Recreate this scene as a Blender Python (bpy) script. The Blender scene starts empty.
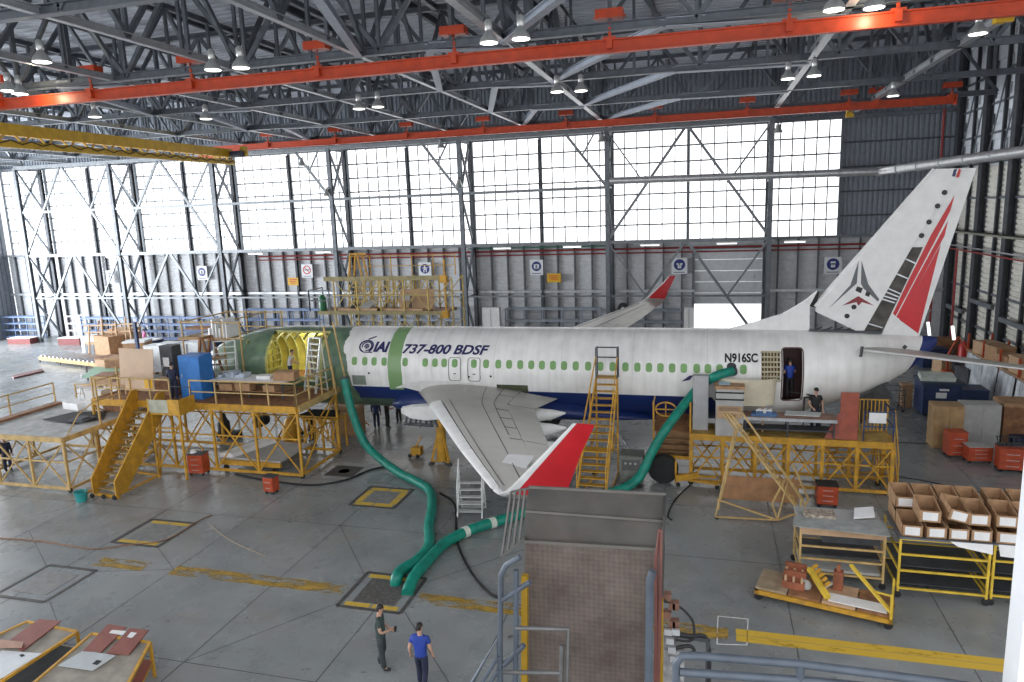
import bpy, bmesh, math, random
from mathutils import Vector as V, Matrix, Euler
random.seed(7)
C = bpy.context.scene.collection
PI = math.pi
R = math.radians
# ---------------------------------------------------------------- camera geometry (surveyed from the photograph)
CAMH = 11.4
FPX = 711.572
RX = V((0.9650070694, 0.2597969711, -0.0355933948))
DN = V((0.0126667425, -0.1817615297, -0.9832610538))
FW = V((-0.2619177534, 0.9484030157, -0.1786919425))
EYE = V((0, 0, CAMH))
def ray(px, py): return RX*((px-512)/FPX) + DN*((py-341)/FPX) + FW
def G(px, py, z=0.0):
    d = ray(px, py); return EYE + d*((z-CAMH)/d.z)
def W(px, py, Y):
    d = ray(px, py); return EYE + d*(Y/d.y)
def WX(px, py, X):
    d = ray(px, py); return EYE + d*(X/d.x)

# ---------------------------------------------------------------- materials
_mats = {}
def mat(name, col, rough=0.6, metal=0.0, var=0.08, scale=3.0, emit=0.0, spec=0.5, bump=0.0, alpha=1.0, stain=None, stain_amt=0.0, stain_scale=1.2):
    if name in _mats: return _mats[name]
    m = bpy.data.materials.new(name); m.use_nodes = True
    nt = m.node_tree; b = nt.nodes['Principled BSDF']
    b.inputs['Roughness'].default_value = rough; b.inputs['Metallic'].default_value = metal
    b.inputs['Specular IOR Level'].default_value = spec
    tc = nt.nodes.new('ShaderNodeTexCoord')
    n = nt.nodes.new('ShaderNodeTexNoise'); n.inputs['Scale'].default_value = scale; n.inputs['Detail'].default_value = 6
    nt.links.new(tc.outputs['Object'], n.inputs['Vector'])
    r = nt.nodes.new('ShaderNodeValToRGB')
    lo = [max(0, c*(1-var*2)) for c in col]; hi = [min(1, c*(1+var*2)) for c in col]
    r.color_ramp.elements[0].position = .3; r.color_ramp.elements[1].position = .7
    r.color_ramp.elements[0].color = (*lo, 1); r.color_ramp.elements[1].color = (*hi, 1)
    nt.links.new(n.outputs['Fac'], r.inputs['Fac'])
    out = r.outputs['Color']
    if stain is not None:
        n2 = nt.nodes.new('ShaderNodeTexNoise'); n2.inputs['Scale'].default_value = stain_scale; n2.inputs['Detail'].default_value = 8; n2.inputs['Roughness'].default_value = .65
        nt.links.new(tc.outputs['Object'], n2.inputs['Vector'])
        r2 = nt.nodes.new('ShaderNodeValToRGB'); r2.color_ramp.elements[0].position = .5; r2.color_ramp.elements[1].position = .68
        r2.color_ramp.elements[0].color = (0, 0, 0, 1); r2.color_ramp.elements[1].color = (stain_amt,)*3+(1,)
        nt.links.new(n2.outputs['Fac'], r2.inputs['Fac'])
        mx = nt.nodes.new('ShaderNodeMix'); mx.data_type = 'RGBA'
        nt.links.new(r2.outputs['Color'], mx.inputs['Factor']); nt.links.new(out, mx.inputs['A']); mx.inputs['B'].default_value = (*stain, 1)
        out = mx.outputs['Result']
    nt.links.new(out, b.inputs['Base Color'])
    if bump:
        bp = nt.nodes.new('ShaderNodeBump'); bp.inputs['Strength'].default_value = bump; bp.inputs['Distance'].default_value = .02
        nt.links.new(n.outputs['Fac'], bp.inputs['Height']); nt.links.new(bp.outputs['Normal'], b.inputs['Normal'])
    if emit:
        b.inputs['Emission Color'].default_value = (*col, 1); b.inputs['Emission Strength'].default_value = emit
    if alpha < 1: b.inputs['Alpha'].default_value = alpha
    _mats[name] = m
    return m

# ---------------------------------------------------------------- mesh builder
class MB:
    def __init__(s): s.v = []; s.f = []; s.m = []; s.cur = 0
    def _add(s, vs, fs):
        b = len(s.v); s.v.extend([tuple(q) for q in vs]); s.f.extend([tuple(b+i for i in f) for f in fs]); s.m.extend([s.cur]*len(fs)); return s
    def bx(s, x0, x1, y0, y1, z0, z1):
        return s._add([(x0,y0,z0),(x1,y0,z0),(x1,y1,z0),(x0,y1,z0),(x0,y0,z1),(x1,y0,z1),(x1,y1,z1),(x0,y1,z1)],
                      [(0,3,2,1),(4,5,6,7),(0,1,5,4),(1,2,6,5),(2,3,7,6),(3,0,4,7)])
    def box(s, c, d, rz=0.0):
        m = Matrix.Rotation(rz, 3, 'Z'); h = [x/2 for x in d]; c = V(c)
        vs = [c + m @ V((sx*h[0], sy*h[1], sz*h[2])) for sz in (-1,1) for sx,sy in ((-1,-1),(1,-1),(1,1),(-1,1))]
        return s._add(vs, [(0,3,2,1),(4,5,6,7),(0,1,5,4),(1,2,6,5),(2,3,7,6),(3,0,4,7)])
    def beam(s, p, q, w, h=None, up=(0,0,1)):
        h = w if h is None else h; p = V(p); q = V(q); d = (q-p)
        if d.length < 1e-6: return s
        d.normalize(); u = V(up)
        if abs(d.dot(u)) > .99: u = V((0,1,0)) if abs(d.y) < .9 else V((1,0,0))
        a = d.cross(u).normalized(); u = a.cross(d).normalized()
        vs = []
        for e in (p, q):
            for i, j in ((-1,-1),(1,-1),(1,1),(-1,1)): vs.append(e + a*(i*w/2) + u*(j*h/2))
        return s._add(vs, [(0,1,2,3),(7,6,5,4),(0,4,5,1),(1,5,6,2),(2,6,7,3),(3,7,4,0)])
    def ibeam(s, p, q, w, h, t=.03, up=(0,0,1)):
        p = V(p); q = V(q); d = (q-p).normalized(); u = V(up)
        if abs(d.dot(u)) > .99: u = V((0,1,0))
        a = d.cross(u).normalized(); u = a.cross(d).normalized()
        s.beam(p+u*(h/2-t/2), q+u*(h/2-t/2), w, t, u); s.beam(p-u*(h/2-t/2), q-u*(h/2-t/2), w, t, u)
        return s.beam(p, q, t, h-2*t, u)
    def pipe(s, pts, r, n=8, cap=True):
        pts = [V(p) for p in pts]; k = len(pts); rs = r if isinstance(r, (list, tuple)) else [r]*k
        d0 = (pts[1]-pts[0]).normalized(); u = V((0,0,1)) if abs(d0.z) < .9 else V((1,0,0))
        a = d0.cross(u).normalized(); vs = []
        for i, p in enumerate(pts):
            t = ((pts[min(i+1,k-1)]-p).normalized() + (p-pts[max(i-1,0)]).normalized())
            t = t.normalized() if t.length > 1e-6 else d0
            a = (a - t*a.dot(t)).normalized(); b = t.cross(a)
            for j in range(n):
                th = 2*PI*j/n; vs.append(p + (a*math.cos(th)+b*math.sin(th))*rs[i])
        fs = [(i*n+j, i*n+(j+1)%n, (i+1)*n+(j+1)%n, (i+1)*n+j) for i in range(k-1) for j in range(n)]
        if cap: fs += [tuple(range(n-1,-1,-1)), tuple((k-1)*n+j for j in range(n))]
        return s._add(vs, fs)
    def tube(s, p, q, r, n=8): return s.pipe([p, q], r, n)
    def lathe(s, c, prof, n=16, axis='z'):
        c = V(c); vs = []
        for r, h in prof:
            for j in range(n):
                th = 2*PI*j/n; x, y = r*math.cos(th), r*math.sin(th)
                vs.append(c + (V((x,y,h)) if axis == 'z' else V((x,h,y)) if axis == 'y' else V((h,x,y))))
        k = len(prof)
        fs = [(i*n+j, i*n+(j+1)%n, (i+1)*n+(j+1)%n, (i+1)*n+j) for i in range(k-1) for j in range(n)]
        fs += [tuple(range(n-1,-1,-1)), tuple((k-1)*n+j for j in range(n))]
        return s._add(vs, fs)
    def prism(s, poly, ext):
        k = len(poly); e = V(ext); poly = [V(p) for p in poly]
        return s._add(poly + [p+e for p in poly], [tuple(range(k)), tuple(range(2*k-1, k-1, -1))] + [(i, k+i, k+(i+1)%k, (i+1)%k) for i in range(k)])
    def quad(s, *ps): return s._add([V(p) for p in ps], [tuple(range(len(ps)))])
    def loft(s, rings, close=True, caps=True):
        n = len(rings[0]); vs = [p for r in rings for p in r]; m = n if close else n-1
        fs = [(i*n+j, i*n+(j+1)%n, (i+1)*n+(j+1)%n, (i+1)*n+j) for i in range(len(rings)-1) for j in range(m)]
        if caps and close: fs += [tuple(range(n-1,-1,-1)), tuple((len(rings)-1)*n+j for j in range(n))]
        return s._add(vs, fs)
    def slab(s, a, b, c, d, t):           # plate through 4 points (top), thickness t downward
        return s.prism([a, b, c, d], (0,0,-t))
    def ladder(s, p0, p1, q0, q1, n, w=.05, tread=.18, th=.03, back=(0,1,0)):   # stringers p0-p1, q0-q1, n treads
        p0, p1, q0, q1 = map(V, (p0,p1,q0,q1)); s.beam(p0,p1,w); s.beam(q0,q1,w)
        for i in range(1, n+1):
            t = i/(n+1); s.beam(p0.lerp(p1,t), q0.lerp(q1,t), tread, th)
        return s
    def rail(s, pts, h=1.05, r=.022, mids=(0.5,), posts=True):
        pts = [V(p) for p in pts]; up = V((0,0,h))
        for a, b in zip(pts, pts[1:]):
            s.beam(a+up, b+up, 2*r)
            for m in mids: s.beam(a+up*m, b+up*m, 1.6*r)
        if posts:
            for p in pts: s.beam(p, p+up, 2*r)
        return s
    def build(s, name, m, parent=None, smooth=None, loc=None):
        me = bpy.data.meshes.new(name); off = V((0,0,0))
        if parent is not None:
            q = parent
            while q is not None:
                if q.name in WOFF: off = WOFF[q.name]; break
                q = q.parent
        elif loc is not None: off = V(loc)
        elif s.v:
            xs, ys, zs = zip(*s.v); off = V(((min(xs)+max(xs))/2, (min(ys)+max(ys))/2, min(zs)))
        me.from_pydata([tuple(V(q)-off) for q in s.v], [], s.f)
        ms = m if isinstance(m, (list, tuple)) else [m]
        for x in ms: me.materials.append(x)
        if len(ms) > 1: me.polygons.foreach_set('material_index', s.m)
        me.update()
        bm = bmesh.new(); bm.from_mesh(me); bmesh.ops.recalc_face_normals(bm, faces=bm.faces); bm.to_mesh(me); bm.free()
        if smooth:
            me.shade_smooth(); me.set_sharp_from_angle(angle=R(smooth))
        o = bpy.data.objects.new(name, me); C.objects.link(o)
        if parent is not None: o.parent = parent
        else:
            o.location = off; WOFF[o.name] = off.copy()
        return o
WOFF = {}
def tag(o, label=None, cat=None, group=None, kind=None):
    if label: o['label'] = label
    if cat: o['category'] = cat
    if group: o['group'] = group
    if kind: o['kind'] = kind
    return o
def thing(name, label, cat, loc=(0,0,0), group=None, rz=None):
    """Empty at the base. rz None: children are built in world coordinates; else in local coordinates."""
    o = bpy.data.objects.new(name, None); C.objects.link(o); o.location = loc; o.empty_display_size = .2
    if rz is None: WOFF[o.name] = V(loc)
    else: o.rotation_euler = (0,0,rz); WOFF[o.name] = V((0,0,0))
    return tag(o, label, cat, group)
def structure(name, mb, m, label=None, parent=None, smooth=None):
    o = mb.build(name, m, parent, smooth)
    if parent is None: tag(o, label, kind='structure')
    return o
def shell(name, label, loc=(0,0,0)):
    o = bpy.data.objects.new(name, None); C.objects.link(o); o.location = loc; WOFF[o.name] = V(loc); tag(o, label, kind='structure'); return o
def dup(o, loc=None, rz=None, label=None, parent=None, group=None):
    c = o.copy(); C.objects.link(c)
    if parent is not None: c.parent = parent
    if loc is not None: c.location = loc
    if rz is not None: c.rotation_euler = (0,0,rz)
    if label: c['label'] = label
    if group: c['group'] = group
    for ch in list(o.children): dup(ch, parent=c)
    return c
def text_mesh(body, size=1.0, shear=0.0, offset=0.0, spacing=1.0):
    """2-D triangles of a string: returns list of triangles [(x,y)*3], width"""
    cu = bpy.data.curves.new('lettering', 'FONT'); cu.body = body; cu.size = size; cu.shear = shear; cu.offset = offset; cu.space_character = spacing; cu.resolution_u = 3
    o = bpy.data.objects.new('lettering', cu); C.objects.link(o); bpy.context.view_layer.update()
    dg = bpy.context.evaluated_depsgraph_get(); ev = o.evaluated_get(dg); me = bpy.data.meshes.new_from_object(ev)
    bm = bmesh.new(); bm.from_mesh(me); bmesh.ops.triangulate(bm, faces=bm.faces)
    bpy.data.meshes.remove(me); bpy.data.objects.remove(o); bpy.data.curves.remove(cu)
    return bm
def text_on(body, fn, height, name, m, parent, shear=0.0, offset=0.0, spacing=1.0, width=None, cuts=0):
    """fn(u, v) maps text metres to world"""
    bm = text_mesh(body, 1.0, shear, offset, spacing)
    xs = [v.co.x for v in bm.verts]; ys = [v.co.y for v in bm.verts]; x0, x1, y0, y1 = min(xs), max(xs), min(ys), max(ys)
    sy = height/(y1-y0); sx = width/(x1-x0) if width else sy
    for k in range(1, cuts+1):
        y = y0 + (y1-y0)*k/(cuts+1)
        bmesh.ops.bisect_plane(bm, geom=bm.verts[:]+bm.edges[:]+bm.faces[:], plane_co=(0,y,0), plane_no=(0,1,0))
    bm.verts.ensure_lookup_table(); bm.verts.index_update()
    b = MB(); b.v = [tuple(fn((v.co.x-x0)*sx, (v.co.y-y0)*sy)) for v in bm.verts]; b.f = [tuple(v.index for v in f.verts) for f in bm.faces]; b.m = [0]*len(b.f)
    bm.free()
    return b.build(name, m, parent)
# ---------------------------------------------------------------- palette
YEL = mat('yellow_paint', (.56,.30,.03), .5, var=.12, scale=2.5, stain=(.25,.14,.05), stain_amt=.6, stain_scale=3)
PALEYEL = mat('pale_yellow_paint', (.54,.37,.15), .55, var=.12, scale=2.5, stain=(.3,.2,.1), stain_amt=.5, stain_scale=3)
CRANEYEL = mat('crane_yellow', (.60,.36,.02), .45, var=.08)
ORANGE = mat('crane_orange', (.50,.055,.014), .4, var=.08)
TOOLRED = mat('tool_red', (.44,.07,.025), .45, var=.12)
STEEL = mat('grey_steel', (.155,.17,.19), .5, .25, var=.12)
DARKSTEEL = mat('dark_steel', (.07,.076,.085), .55, .3, var=.12)
GALV = mat('galvanised_steel', (.55,.57,.6), .38, .6, var=.1)
ALU = mat('aluminium', (.62,.64,.66), .4, .7, var=.08)
WHITE = mat('white_paint', (.78,.78,.77), .35, var=.03)
BLACK = mat('black_rubber', (.015,.015,.016), .7, var=.2)
DARK = mat('dark_void', (.02,.02,.02), .8, var=.2)
WOOD = mat('plywood', (.50,.33,.2), .7, var=.07, scale=3)
DARKWOOD = mat('brown_wood', (.25,.12,.055), .7, var=.2, scale=4)
CARD = mat('cardboard', (.40,.24,.13), .8, var=.1, scale=4)
PAPER = mat('paper_white', (.8,.8,.8), .7, var=.03)
GREYBOX = mat('grey_cabinet', (.42,.42,.41), .5, var=.06)
BLUEBOX = mat('blue_cabinet', (.03,.18,.52), .45, var=.08)
NAVYBOX = mat('navy_container', (.02,.04,.11), .5, var=.15)
GREENHOSE = mat('green_hose', (.004,.22,.16), .45, var=.12, scale=4, bump=.3)
WORLD = 1.75
EXPO = 0.0
DOOR = 36000
# ================================================================ SETTING
XL, XR, YB, ROOF = -72.0, 17.3, 59.8, 21.8
SILL, WTOP = 8.75, 17.3
# --- floor
def floor_mat():
    m = bpy.data.materials.new('worn_concrete'); m.use_nodes = True; nt = m.node_tree; b = nt.nodes['Principled BSDF']; L = nt.links
    tc = nt.nodes.new('ShaderNodeTexCoord')
    def noise(scale, det=8, rough=.6, w=None):
        n = nt.nodes.new('ShaderNodeTexNoise'); n.inputs['Scale'].default_value = scale; n.inputs['Detail'].default_value = det; n.inputs['Roughness'].default_value = rough
        L.new(tc.outputs['Object'], n.inputs['Vector']); return n.outputs['Fac']
    def ramp(f, p0, p1, c0, c1):
        r = nt.nodes.new('ShaderNodeValToRGB'); e = r.color_ramp.elements; e[0].position, e[1].position = p0, p1
        e[0].color, e[1].color = (*c0,1), (*c1,1); L.new(f, r.inputs['Fac']); return r.outputs['Color']
    def mix(f, a, bcol):
        x = nt.nodes.new('ShaderNodeMix'); x.data_type = 'RGBA'; L.new(f, x.inputs['Factor']); L.new(a, x.inputs['A'])
        if isinstance(bcol, tuple): x.inputs['B'].default_value = (*bcol,1)
        else: L.new(bcol, x.inputs['B'])
        return x.outputs['Result']
    base = ramp(noise(.35), .3, .7, (.19,.205,.208), (.315,.335,.34))
    base = mix(ramp(noise(1.1, 6, .55), .4, .85, (0,0,0), (.7,.7,.7)), base, (.145,.155,.158))
    base = mix(ramp(noise(.7, 8, .6), .48, .78, (0,0,0), (.6,.6,.6)), base, (.19,.145,.10))
    base = mix(ramp(noise(3.2, 5, .7), .635, .665, (0,0,0), (.8,.8,.8)), base, (.06,.055,.05))
    base = mix(ramp(noise(26, 3, .6), .6, .75, (0,0,0), (.35,.35,.35)), base, (.12,.12,.12))
    base = mix(ramp(noise(.12, 3, .4), .42, .75, (0,0,0), (.4,.4,.4)), base, (.38,.40,.405))
    L.new(base, b.inputs['Base Color'])
    rr = nt.nodes.new('ShaderNodeMapRange'); rr.inputs['From Min'].default_value = .3; rr.inputs['From Max'].default_value = .7; rr.inputs['To Min'].default_value = .2; rr.inputs['To Max'].default_value = .36
    L.new(noise(.6), rr.inputs['Value']); L.new(rr.outputs['Result'], b.inputs['Roughness'])
    b.inputs['Specular IOR Level'].default_value = .6
    return m
structure('floor', MB().bx(-82, 24, -6, 62, -.3, 0), floor_mat(), 'grey stained concrete hangar floor with slab joints')
JOINT = mat('joint_filler', (.055,.055,.055), .8, var=.2)
jb = MB()
for x in (10.5, 6.45, 2.4, -1.5, -5.4, -9.3, -13.2, -17.1, -21, -25, -29, -33, -37, -41, -46, -51, -56):
    jb.bx(x-.011, x+.011, 5, 58, 0, .003)
for y in (9.8, 14.05, 22.5, 26.7, 31, 35.2, 39.5, 44):
    jb.bx(-60, 16, y-.01, y+.01, 0, .003)
for a, b_ in (((-10.6,19.3),(-13.2,22.5)),((-8.4,19.2),(-5.4,22.5)),((-10.6,17.5),(-13.2,14.05)),((-8.4,17.5),(-5.4,14.05)),((-18.9,19.6),(-17.1,18.3)),((-20.9,21.5),(-21,22.5)),((-19.6,15.8),(-17.1,14.05)),((-19.9,17.6),(-17.1,18.3)),((-21.7,17.6),(-25,19.8))):
    jb.beam((*a,.0015), (*b_,.0015), .02, .003)
structure('trim_1', jb, JOINT, 'dark joints between the floor slabs')
# worn yellow guide line
def worn_paint(name, col, lo, hi, scale):
    m = bpy.data.materials.new(name); m.use_nodes = True; nt = m.node_tree; b = nt.nodes['Principled BSDF']
    tc = nt.nodes.new('ShaderNodeTexCoord'); n = nt.nodes.new('ShaderNodeTexNoise'); n.inputs['Scale'].default_value = scale; n.inputs['Detail'].default_value = 9; n.inputs['Roughness'].default_value = .7
    mp = nt.nodes.new('ShaderNodeMapping'); mp.inputs['Scale'].default_value = (.45, 1.6, 1); nt.links.new(tc.outputs['Object'], mp.inputs['Vector']); nt.links.new(mp.outputs['Vector'], n.inputs['Vector'])
    r = nt.nodes.new('ShaderNodeValToRGB'); r.color_ramp.elements[0].position, r.color_ramp.elements[1].position = lo, hi
    nt.links.new(n.outputs['Fac'], r.inputs['Fac']); nt.links.new(r.outputs['Color'], b.inputs['Alpha'])
    b.inputs['Base Color'].default_value = (*col,1); b.inputs['Roughness'].default_value = .5
    return m
WORN = worn_paint('worn_yellow_line', (.46,.29,.05), .44, .62, 1.6)
LINE = worn_paint('yellow_line', (.66,.43,.05), .33, .45, 1.3)
for i, (x0, x1, m) in enumerate(((-20.2,-18.2,WORN),(-17.1,-10.7,WORN),(-8.3,-4,WORN),(-4,.7,WORN),(.9,8.2,LINE))):
    b = MB()
    for y in (18.12, 18.42): b.bx(x0, x1, y-.14, y+.14, .003, .006)
    structure('trim_%d' % (i+2), b, m, 'worn yellow guide line on the floor')
# floor service pits
GRATE = mat('pit_grating', (.17,.16,.15), .6, .3, var=.2, scale=8)
PITDARK = mat('pit_frame', (.07,.065,.06), .7, var=.2)
PITYEL = worn_paint('pit_yellow', (.60,.40,.06), .3, .42, 2.5)
def pit(c, half, label, yel, grate):
    t = thing('floor_pit_cover', label, 'pit cover', (c[0], c[1], 0), 'square service pits in the floor')
    x, y = c; h = half
    b = MB()
    for s in (-1, 1): b.bx(x-h, x+h, y+s*h-.06, y+s*h+.06, 0, .012); b.bx(x+s*h-.06, x+s*h+.06, y-h, y+h, 0, .012)
    b.build('frame', PITDARK, t)
    b = MB(); k = h-.06; w = .34 if yel > 1 else .26
    for s in (-1, 1):
        for x0_, x1_ in ((x-k+.1, x-.04), (x+.04, x+k-.1)):
            if yel >= 1: MB().bx(x0_, x1_, y+s*(k-w/2)-w/2+.03, y+s*(k-w/2)+w/2-.03, .004, .01).build('painted_strip', PITYEL, t)
        for y0_, y1_ in ((y-k+w, y-.04), (y+.04, y+k-w)):
            if yel >= 2: MB().bx(x+s*(k-w/2)-w/2+.03, x+s*(k-w/2)+w/2-.03, y0_, y1_, .004, .01).build('painted_strip', PITYEL, t)
    b = MB(); g = h-.34
    if grate:
        n = 22
        for i in range(n+1):
            q = -g + 2*g*i/n; b.bx(x+q-.012, x+q+.012, y-g, y+g, 0, .012); b.bx(x-g, x+g, y+q-.012, y+q+.012, 0, .012)
    else: b.bx(x-g, x+g, y-g, y+g, 0, .008); b.bx(x-.06, x+.06, y-.05, y+.05, .008, .012)
    b.build('grating' if grate else 'lid', GRATE if grate else mat('pit_lid', (.215,.215,.21), .6, var=.12, scale=4), t)
pit((-12.8,25.3), .98, 'square floor pit with full yellow border near the orange pump cart', 2, False)
pit((-19.9,20.6), 1.0, 'square floor pit with scuffed half yellow border near the teal bucket', 1, False)
pit((-9.5,18.4), 1.02, 'open mesh grating over the pit where both green hoses enter', 1, True)
pit((-20.7,16.7), 1.0, 'plain worn grey pit lid closest to the yellow sheet tables', 0, False)
mh = MB().lathe((-15.85,27.8,0), [(.36,0),(.36,.012),(.28,.014),(.27,.006)], 20); mh.bx(-16.55,-15.15,27.15,28.45,0,.006)
tag(mh.build('manhole_cover', PITDARK), 'small round manhole cover beside the black cable', 'manhole')

# --- back wall
CLAD = mat('grey_cladding', (.60,.61,.63), .5, var=.05)
CLADUP = mat('blue_grey_cladding', (.22,.245,.28), .55, var=.06)
POST = mat('wall_stud', (.13,.14,.155), .55, var=.1)
def ribs_h(b, x0, x1, z0, z1, y, pitch=.3, d=.05):
    z = z0; k = 0; zs = []
    while z < z1: zs += [(z, 0), (min(z+pitch*.5,z1), 0), (min(z+pitch*.55,z1), d), (min(z+pitch*.95,z1), d)]; z += pitch
    zs.append((z1, 0)); b._add([q for zz, o in zs for q in ((x0, y+o, zz), (x1, y+o, zz))], [(2*i,2*i+1,2*i+3,2*i+2) for i in range(len(zs)-1)])
def ribs_v(b, x0, x1, z0, z1, y, pitch=.35, d=.08):
    x = x0; xs = []
    while x < x1: xs += [(x,0),(min(x+pitch*.5,x1),0),(min(x+pitch*.6,x1),d),(min(x+pitch*.9,x1),d)]; x += pitch
    xs.append((x1,0)); b._add([q for xx, o in xs for q in ((xx,y+o,z0),(xx,y+o,z1))], [(2*i,2*i+2,2*i+3,2*i+1) for i in range(len(xs)-1)])
DX0, DX1 = -.9, 4.3          # roller door
wb = shell('wall_back', 'back wall of ribbed grey cladding under the window band', (0, YB, 0))
for x0, x1 in ((XL, -43), (-43, -19.5), (-19.5, DX0), (DX1, XR)):
    b = MB(); ribs_h(b, x0, x1, 0, SILL, YB); b.build('cladding', CLAD, wb)
b = MB(); ribs_h(b, DX0, DX1, 7.9, SILL, YB); b.build('cladding', CLAD, wb)
for x0, x1 in ((XL, -31.3), (-31.3, XR)):
    b = MB(); ribs_v(b, x0, x1, WTOP+.15, ROOF+.6, YB); b.build('cladding', CLADUP, wb)
b = MB(); ribs_v(b, 9.7, XR, SILL, WTOP+.15, YB); b.build('cladding', CLADUP, wb)
x = XL+1.0
while x < XR:
    if not DX0-.2 < x < DX1+.2: MB().ibeam((x, YB-.12, 0), (x, YB-.12, SILL-.1), .12, .22, .02, (0,1,0)).build('stud', POST, wb)
    x += 1.47
for z, h in ((4.55,.22),): 
    for x0, x1 in ((XL,-43),(-43,-19.5),(-19.5,DX0),(DX1,XR)): MB().bx(x0, x1, YB-.42, YB-.24, z-h/2, z+h/2).build('girt', GALV, wb)
for x0, x1 in ((XL,-43),(-43,-19.5),(-19.5,XR)): MB().bx(x0, x1, YB-.75, YB-.02, SILL-.16, SILL).build('ledge', STEEL, wb)
for z in (10.2, 12.0, 13.8, 15.6): MB().bx(9.8, XR, YB-.14, YB-.02, z-.06, z+.06).build('girt', DARKSTEEL, wb)
MB().bx(XL, XR, YB-.4, YB-.05, WTOP, WTOP+.3).build('header', STEEL, wb)

# --- window band, one window per half bay
PANE = mat('daylit_pane', (1.0,1.0,1.0), .4, var=.0, emit=1.9)
COLX = [-65.5, -54.3, -43.0, -31.3, -19.5, -7.5, 4.5]
edges = [-71.2]
for a, b_ in zip(COLX, COLX[1:]): edges += [a, (a+b_)/2]
edges += [4.5, 9.7]
FRAME = mat('window_bar', (.16,.18,.20), .5, .2, var=.05)
for i, (x0, x1) in enumerate(zip(edges, edges[1:])):
    w = shell('window_%d' % (i+1), 'tall translucent window of the back wall', (x0, YB, SILL))
    MB().bx(x0+.02, x1-.02, YB-.02, YB+.02, SILL, WTOP).build('pane', PANE, w)
    b = MB(); b.bx(x0-.0, x0+.16, YB-.2, YB-.03, SILL, WTOP); b.bx(x1-.08, x1, YB-.2, YB-.03, SILL, WTOP); b.build('frame', FRAME, w)
    b = MB(); n = max(2, round((x1-x0)/.94))
    for k in range(1, n): xx = x0+(x1-x0)*k/n; hw = .03 if i < 6 else .045; b.bx(xx-hw, xx+hw, YB-.09, YB-.03, SILL, WTOP)  # leftmost vertical bars thinned to imitate glare washing them out
    for k in range(1, 7): zz = SILL+(WTOP-SILL)*k/7; b.bx(x0, x1, YB-.12, YB-.03, zz-.06, zz+.06)
    b.build('glazing_bars', FRAME, w)

# --- roller door
SECT = mat('sectional_door', (.62,.64,.66), .5, var=.04)
d1 = shell('door_1', 'white sectional hangar door half raised in the back wall', ((DX0+DX1)/2, YB, 0))
b = MB()
for k in range(5): b.bx(DX0, DX1, YB-.1, YB-.02, 3.45+k*.9, 3.45+k*.9+.88)
b.build('door_panel', SECT, d1)
b = MB()
for k in range(5):
    for q in range(6): b.bx(DX0+.35+q*.85, DX0+.41+q*.85, YB-.115, YB-.1, 3.8+k*.9, 3.95+k*.9)
b.bx(DX0+3.4, DX0+3.43, YB-.115, YB-.1, 3.5, 5.9); b.bx(DX0+4.6, DX0+4.63, YB-.115, YB-.1, 3.5, 5.9); b.build('latches', GALV, d1)
b = MB(); b.bx(DX0-.2, DX0, YB-.3, YB, 0, 8); b.bx(DX1, DX1+.2, YB-.3, YB, 0, 8); b.bx(DX0-.2, DX1+.2, YB-.3, YB, 7.9, 8.1); b.build('frame', STEEL, d1)

# --- truss columns with lacing, and wall bracing
YF, YR = 56.5, 59.2
for i, X in enumerate(COLX):
    c = shell('column_%d' % (i+1), 'laced steel truss column in front of the back wall', (X, YF, 0))
    MB().ibeam((X,YF,0), (X,YF,17.3), .32, .34, .04, (0,1,0)).build('front_chord', STEEL, c)
    MB().ibeam((X,YR,0), (X,YR,17.3), .3, .34, .04, (0,1,0)).build('rear_chord', DARKSTEEL, c)
    b = MB()
    for z0, z1 in ((0, SILL), (SILL, 17.3)):
        zm = (z0+z1)/2
        for p, q in (((YR,z1),(YF,zm)), ((YF,zm),(YR,z0)), ((YF,z1),(YR,zm))): b.beam((X,p[0],p[1]), (X,q[0],q[1]), .16, .16)
        b.beam((X,YF,zm),(X,YR,zm),.14); b.beam((X,YF,z1-.1),(X,YR,z1-.1),.2)
    b.build('lacing', STEEL, c)
BR = mat('brace_steel', (.19,.205,.22), .45, .4, var=.08)
nb = 0
for i in (0, 1, 5):
    a, e = COLX[i], COLX[i+1]; m = (a+e)/2
    for z0, z1 in ((0, SILL), (SILL, 17.2)):
        if i == 5 and z0 == 0: continue
        b = MB(); b.beam((m-.15,YF,z1-.1), (a,YF,z0+.15), .17, .2); b.beam((m+.15,YF,z1-.1), (e,YF,z0+.15), .17, .2)
        zm = (z0+z1)/2
        b.beam((e,YF,z1), ((m+e)/2,YF,zm), .13); b.beam((a,YF,z1), ((m+a)/2,YF,zm), .1)
        nb += 1; structure('brace_beam_%d' % nb, b, BR, 'inverted V bracing between two back wall columns')
b = MB(); a, e = COLX[5], COLX[6]; m = (a+e)/2; b.beam((m+.1,YF,SILL-.1),(e,YF,.3),.17,.2); b.beam((m-.1,YF,SILL-.1),(a,YF,.3),.17,.2); b.beam((e,YF,SILL),((m+e)/2,YF,4.4),.13); b.beam((a,YF,SILL),((m+a)/2,YF,4.4),.1)
structure('brace_beam_9', b, BR, 'inverted V bracing before the sectional door')
for i in (2, 3, 4):
    X = COLX[i+1]; b = MB(); b.beam((X-3.2,YF,17.2),(X,YF,13.0),.17,.2); b.beam((X-.9,YF,17.2),(X-1.9,YF,15.5),.12); nb += 1
    structure('brace_beam_%d' % (nb+10), b, BR, 'knee brace at the head of a back wall column')
for x0, x1 in ((-65.5,-43),(-43,-19.5),(-19.5,-7.5)):
    b = MB(); b.beam((x0,YF,13.0),(x1,YF,13.0),.18,.22); nb += 1; structure('girt_beam_%d' % nb, b, BR, 'horizontal strut across the windows')
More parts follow.
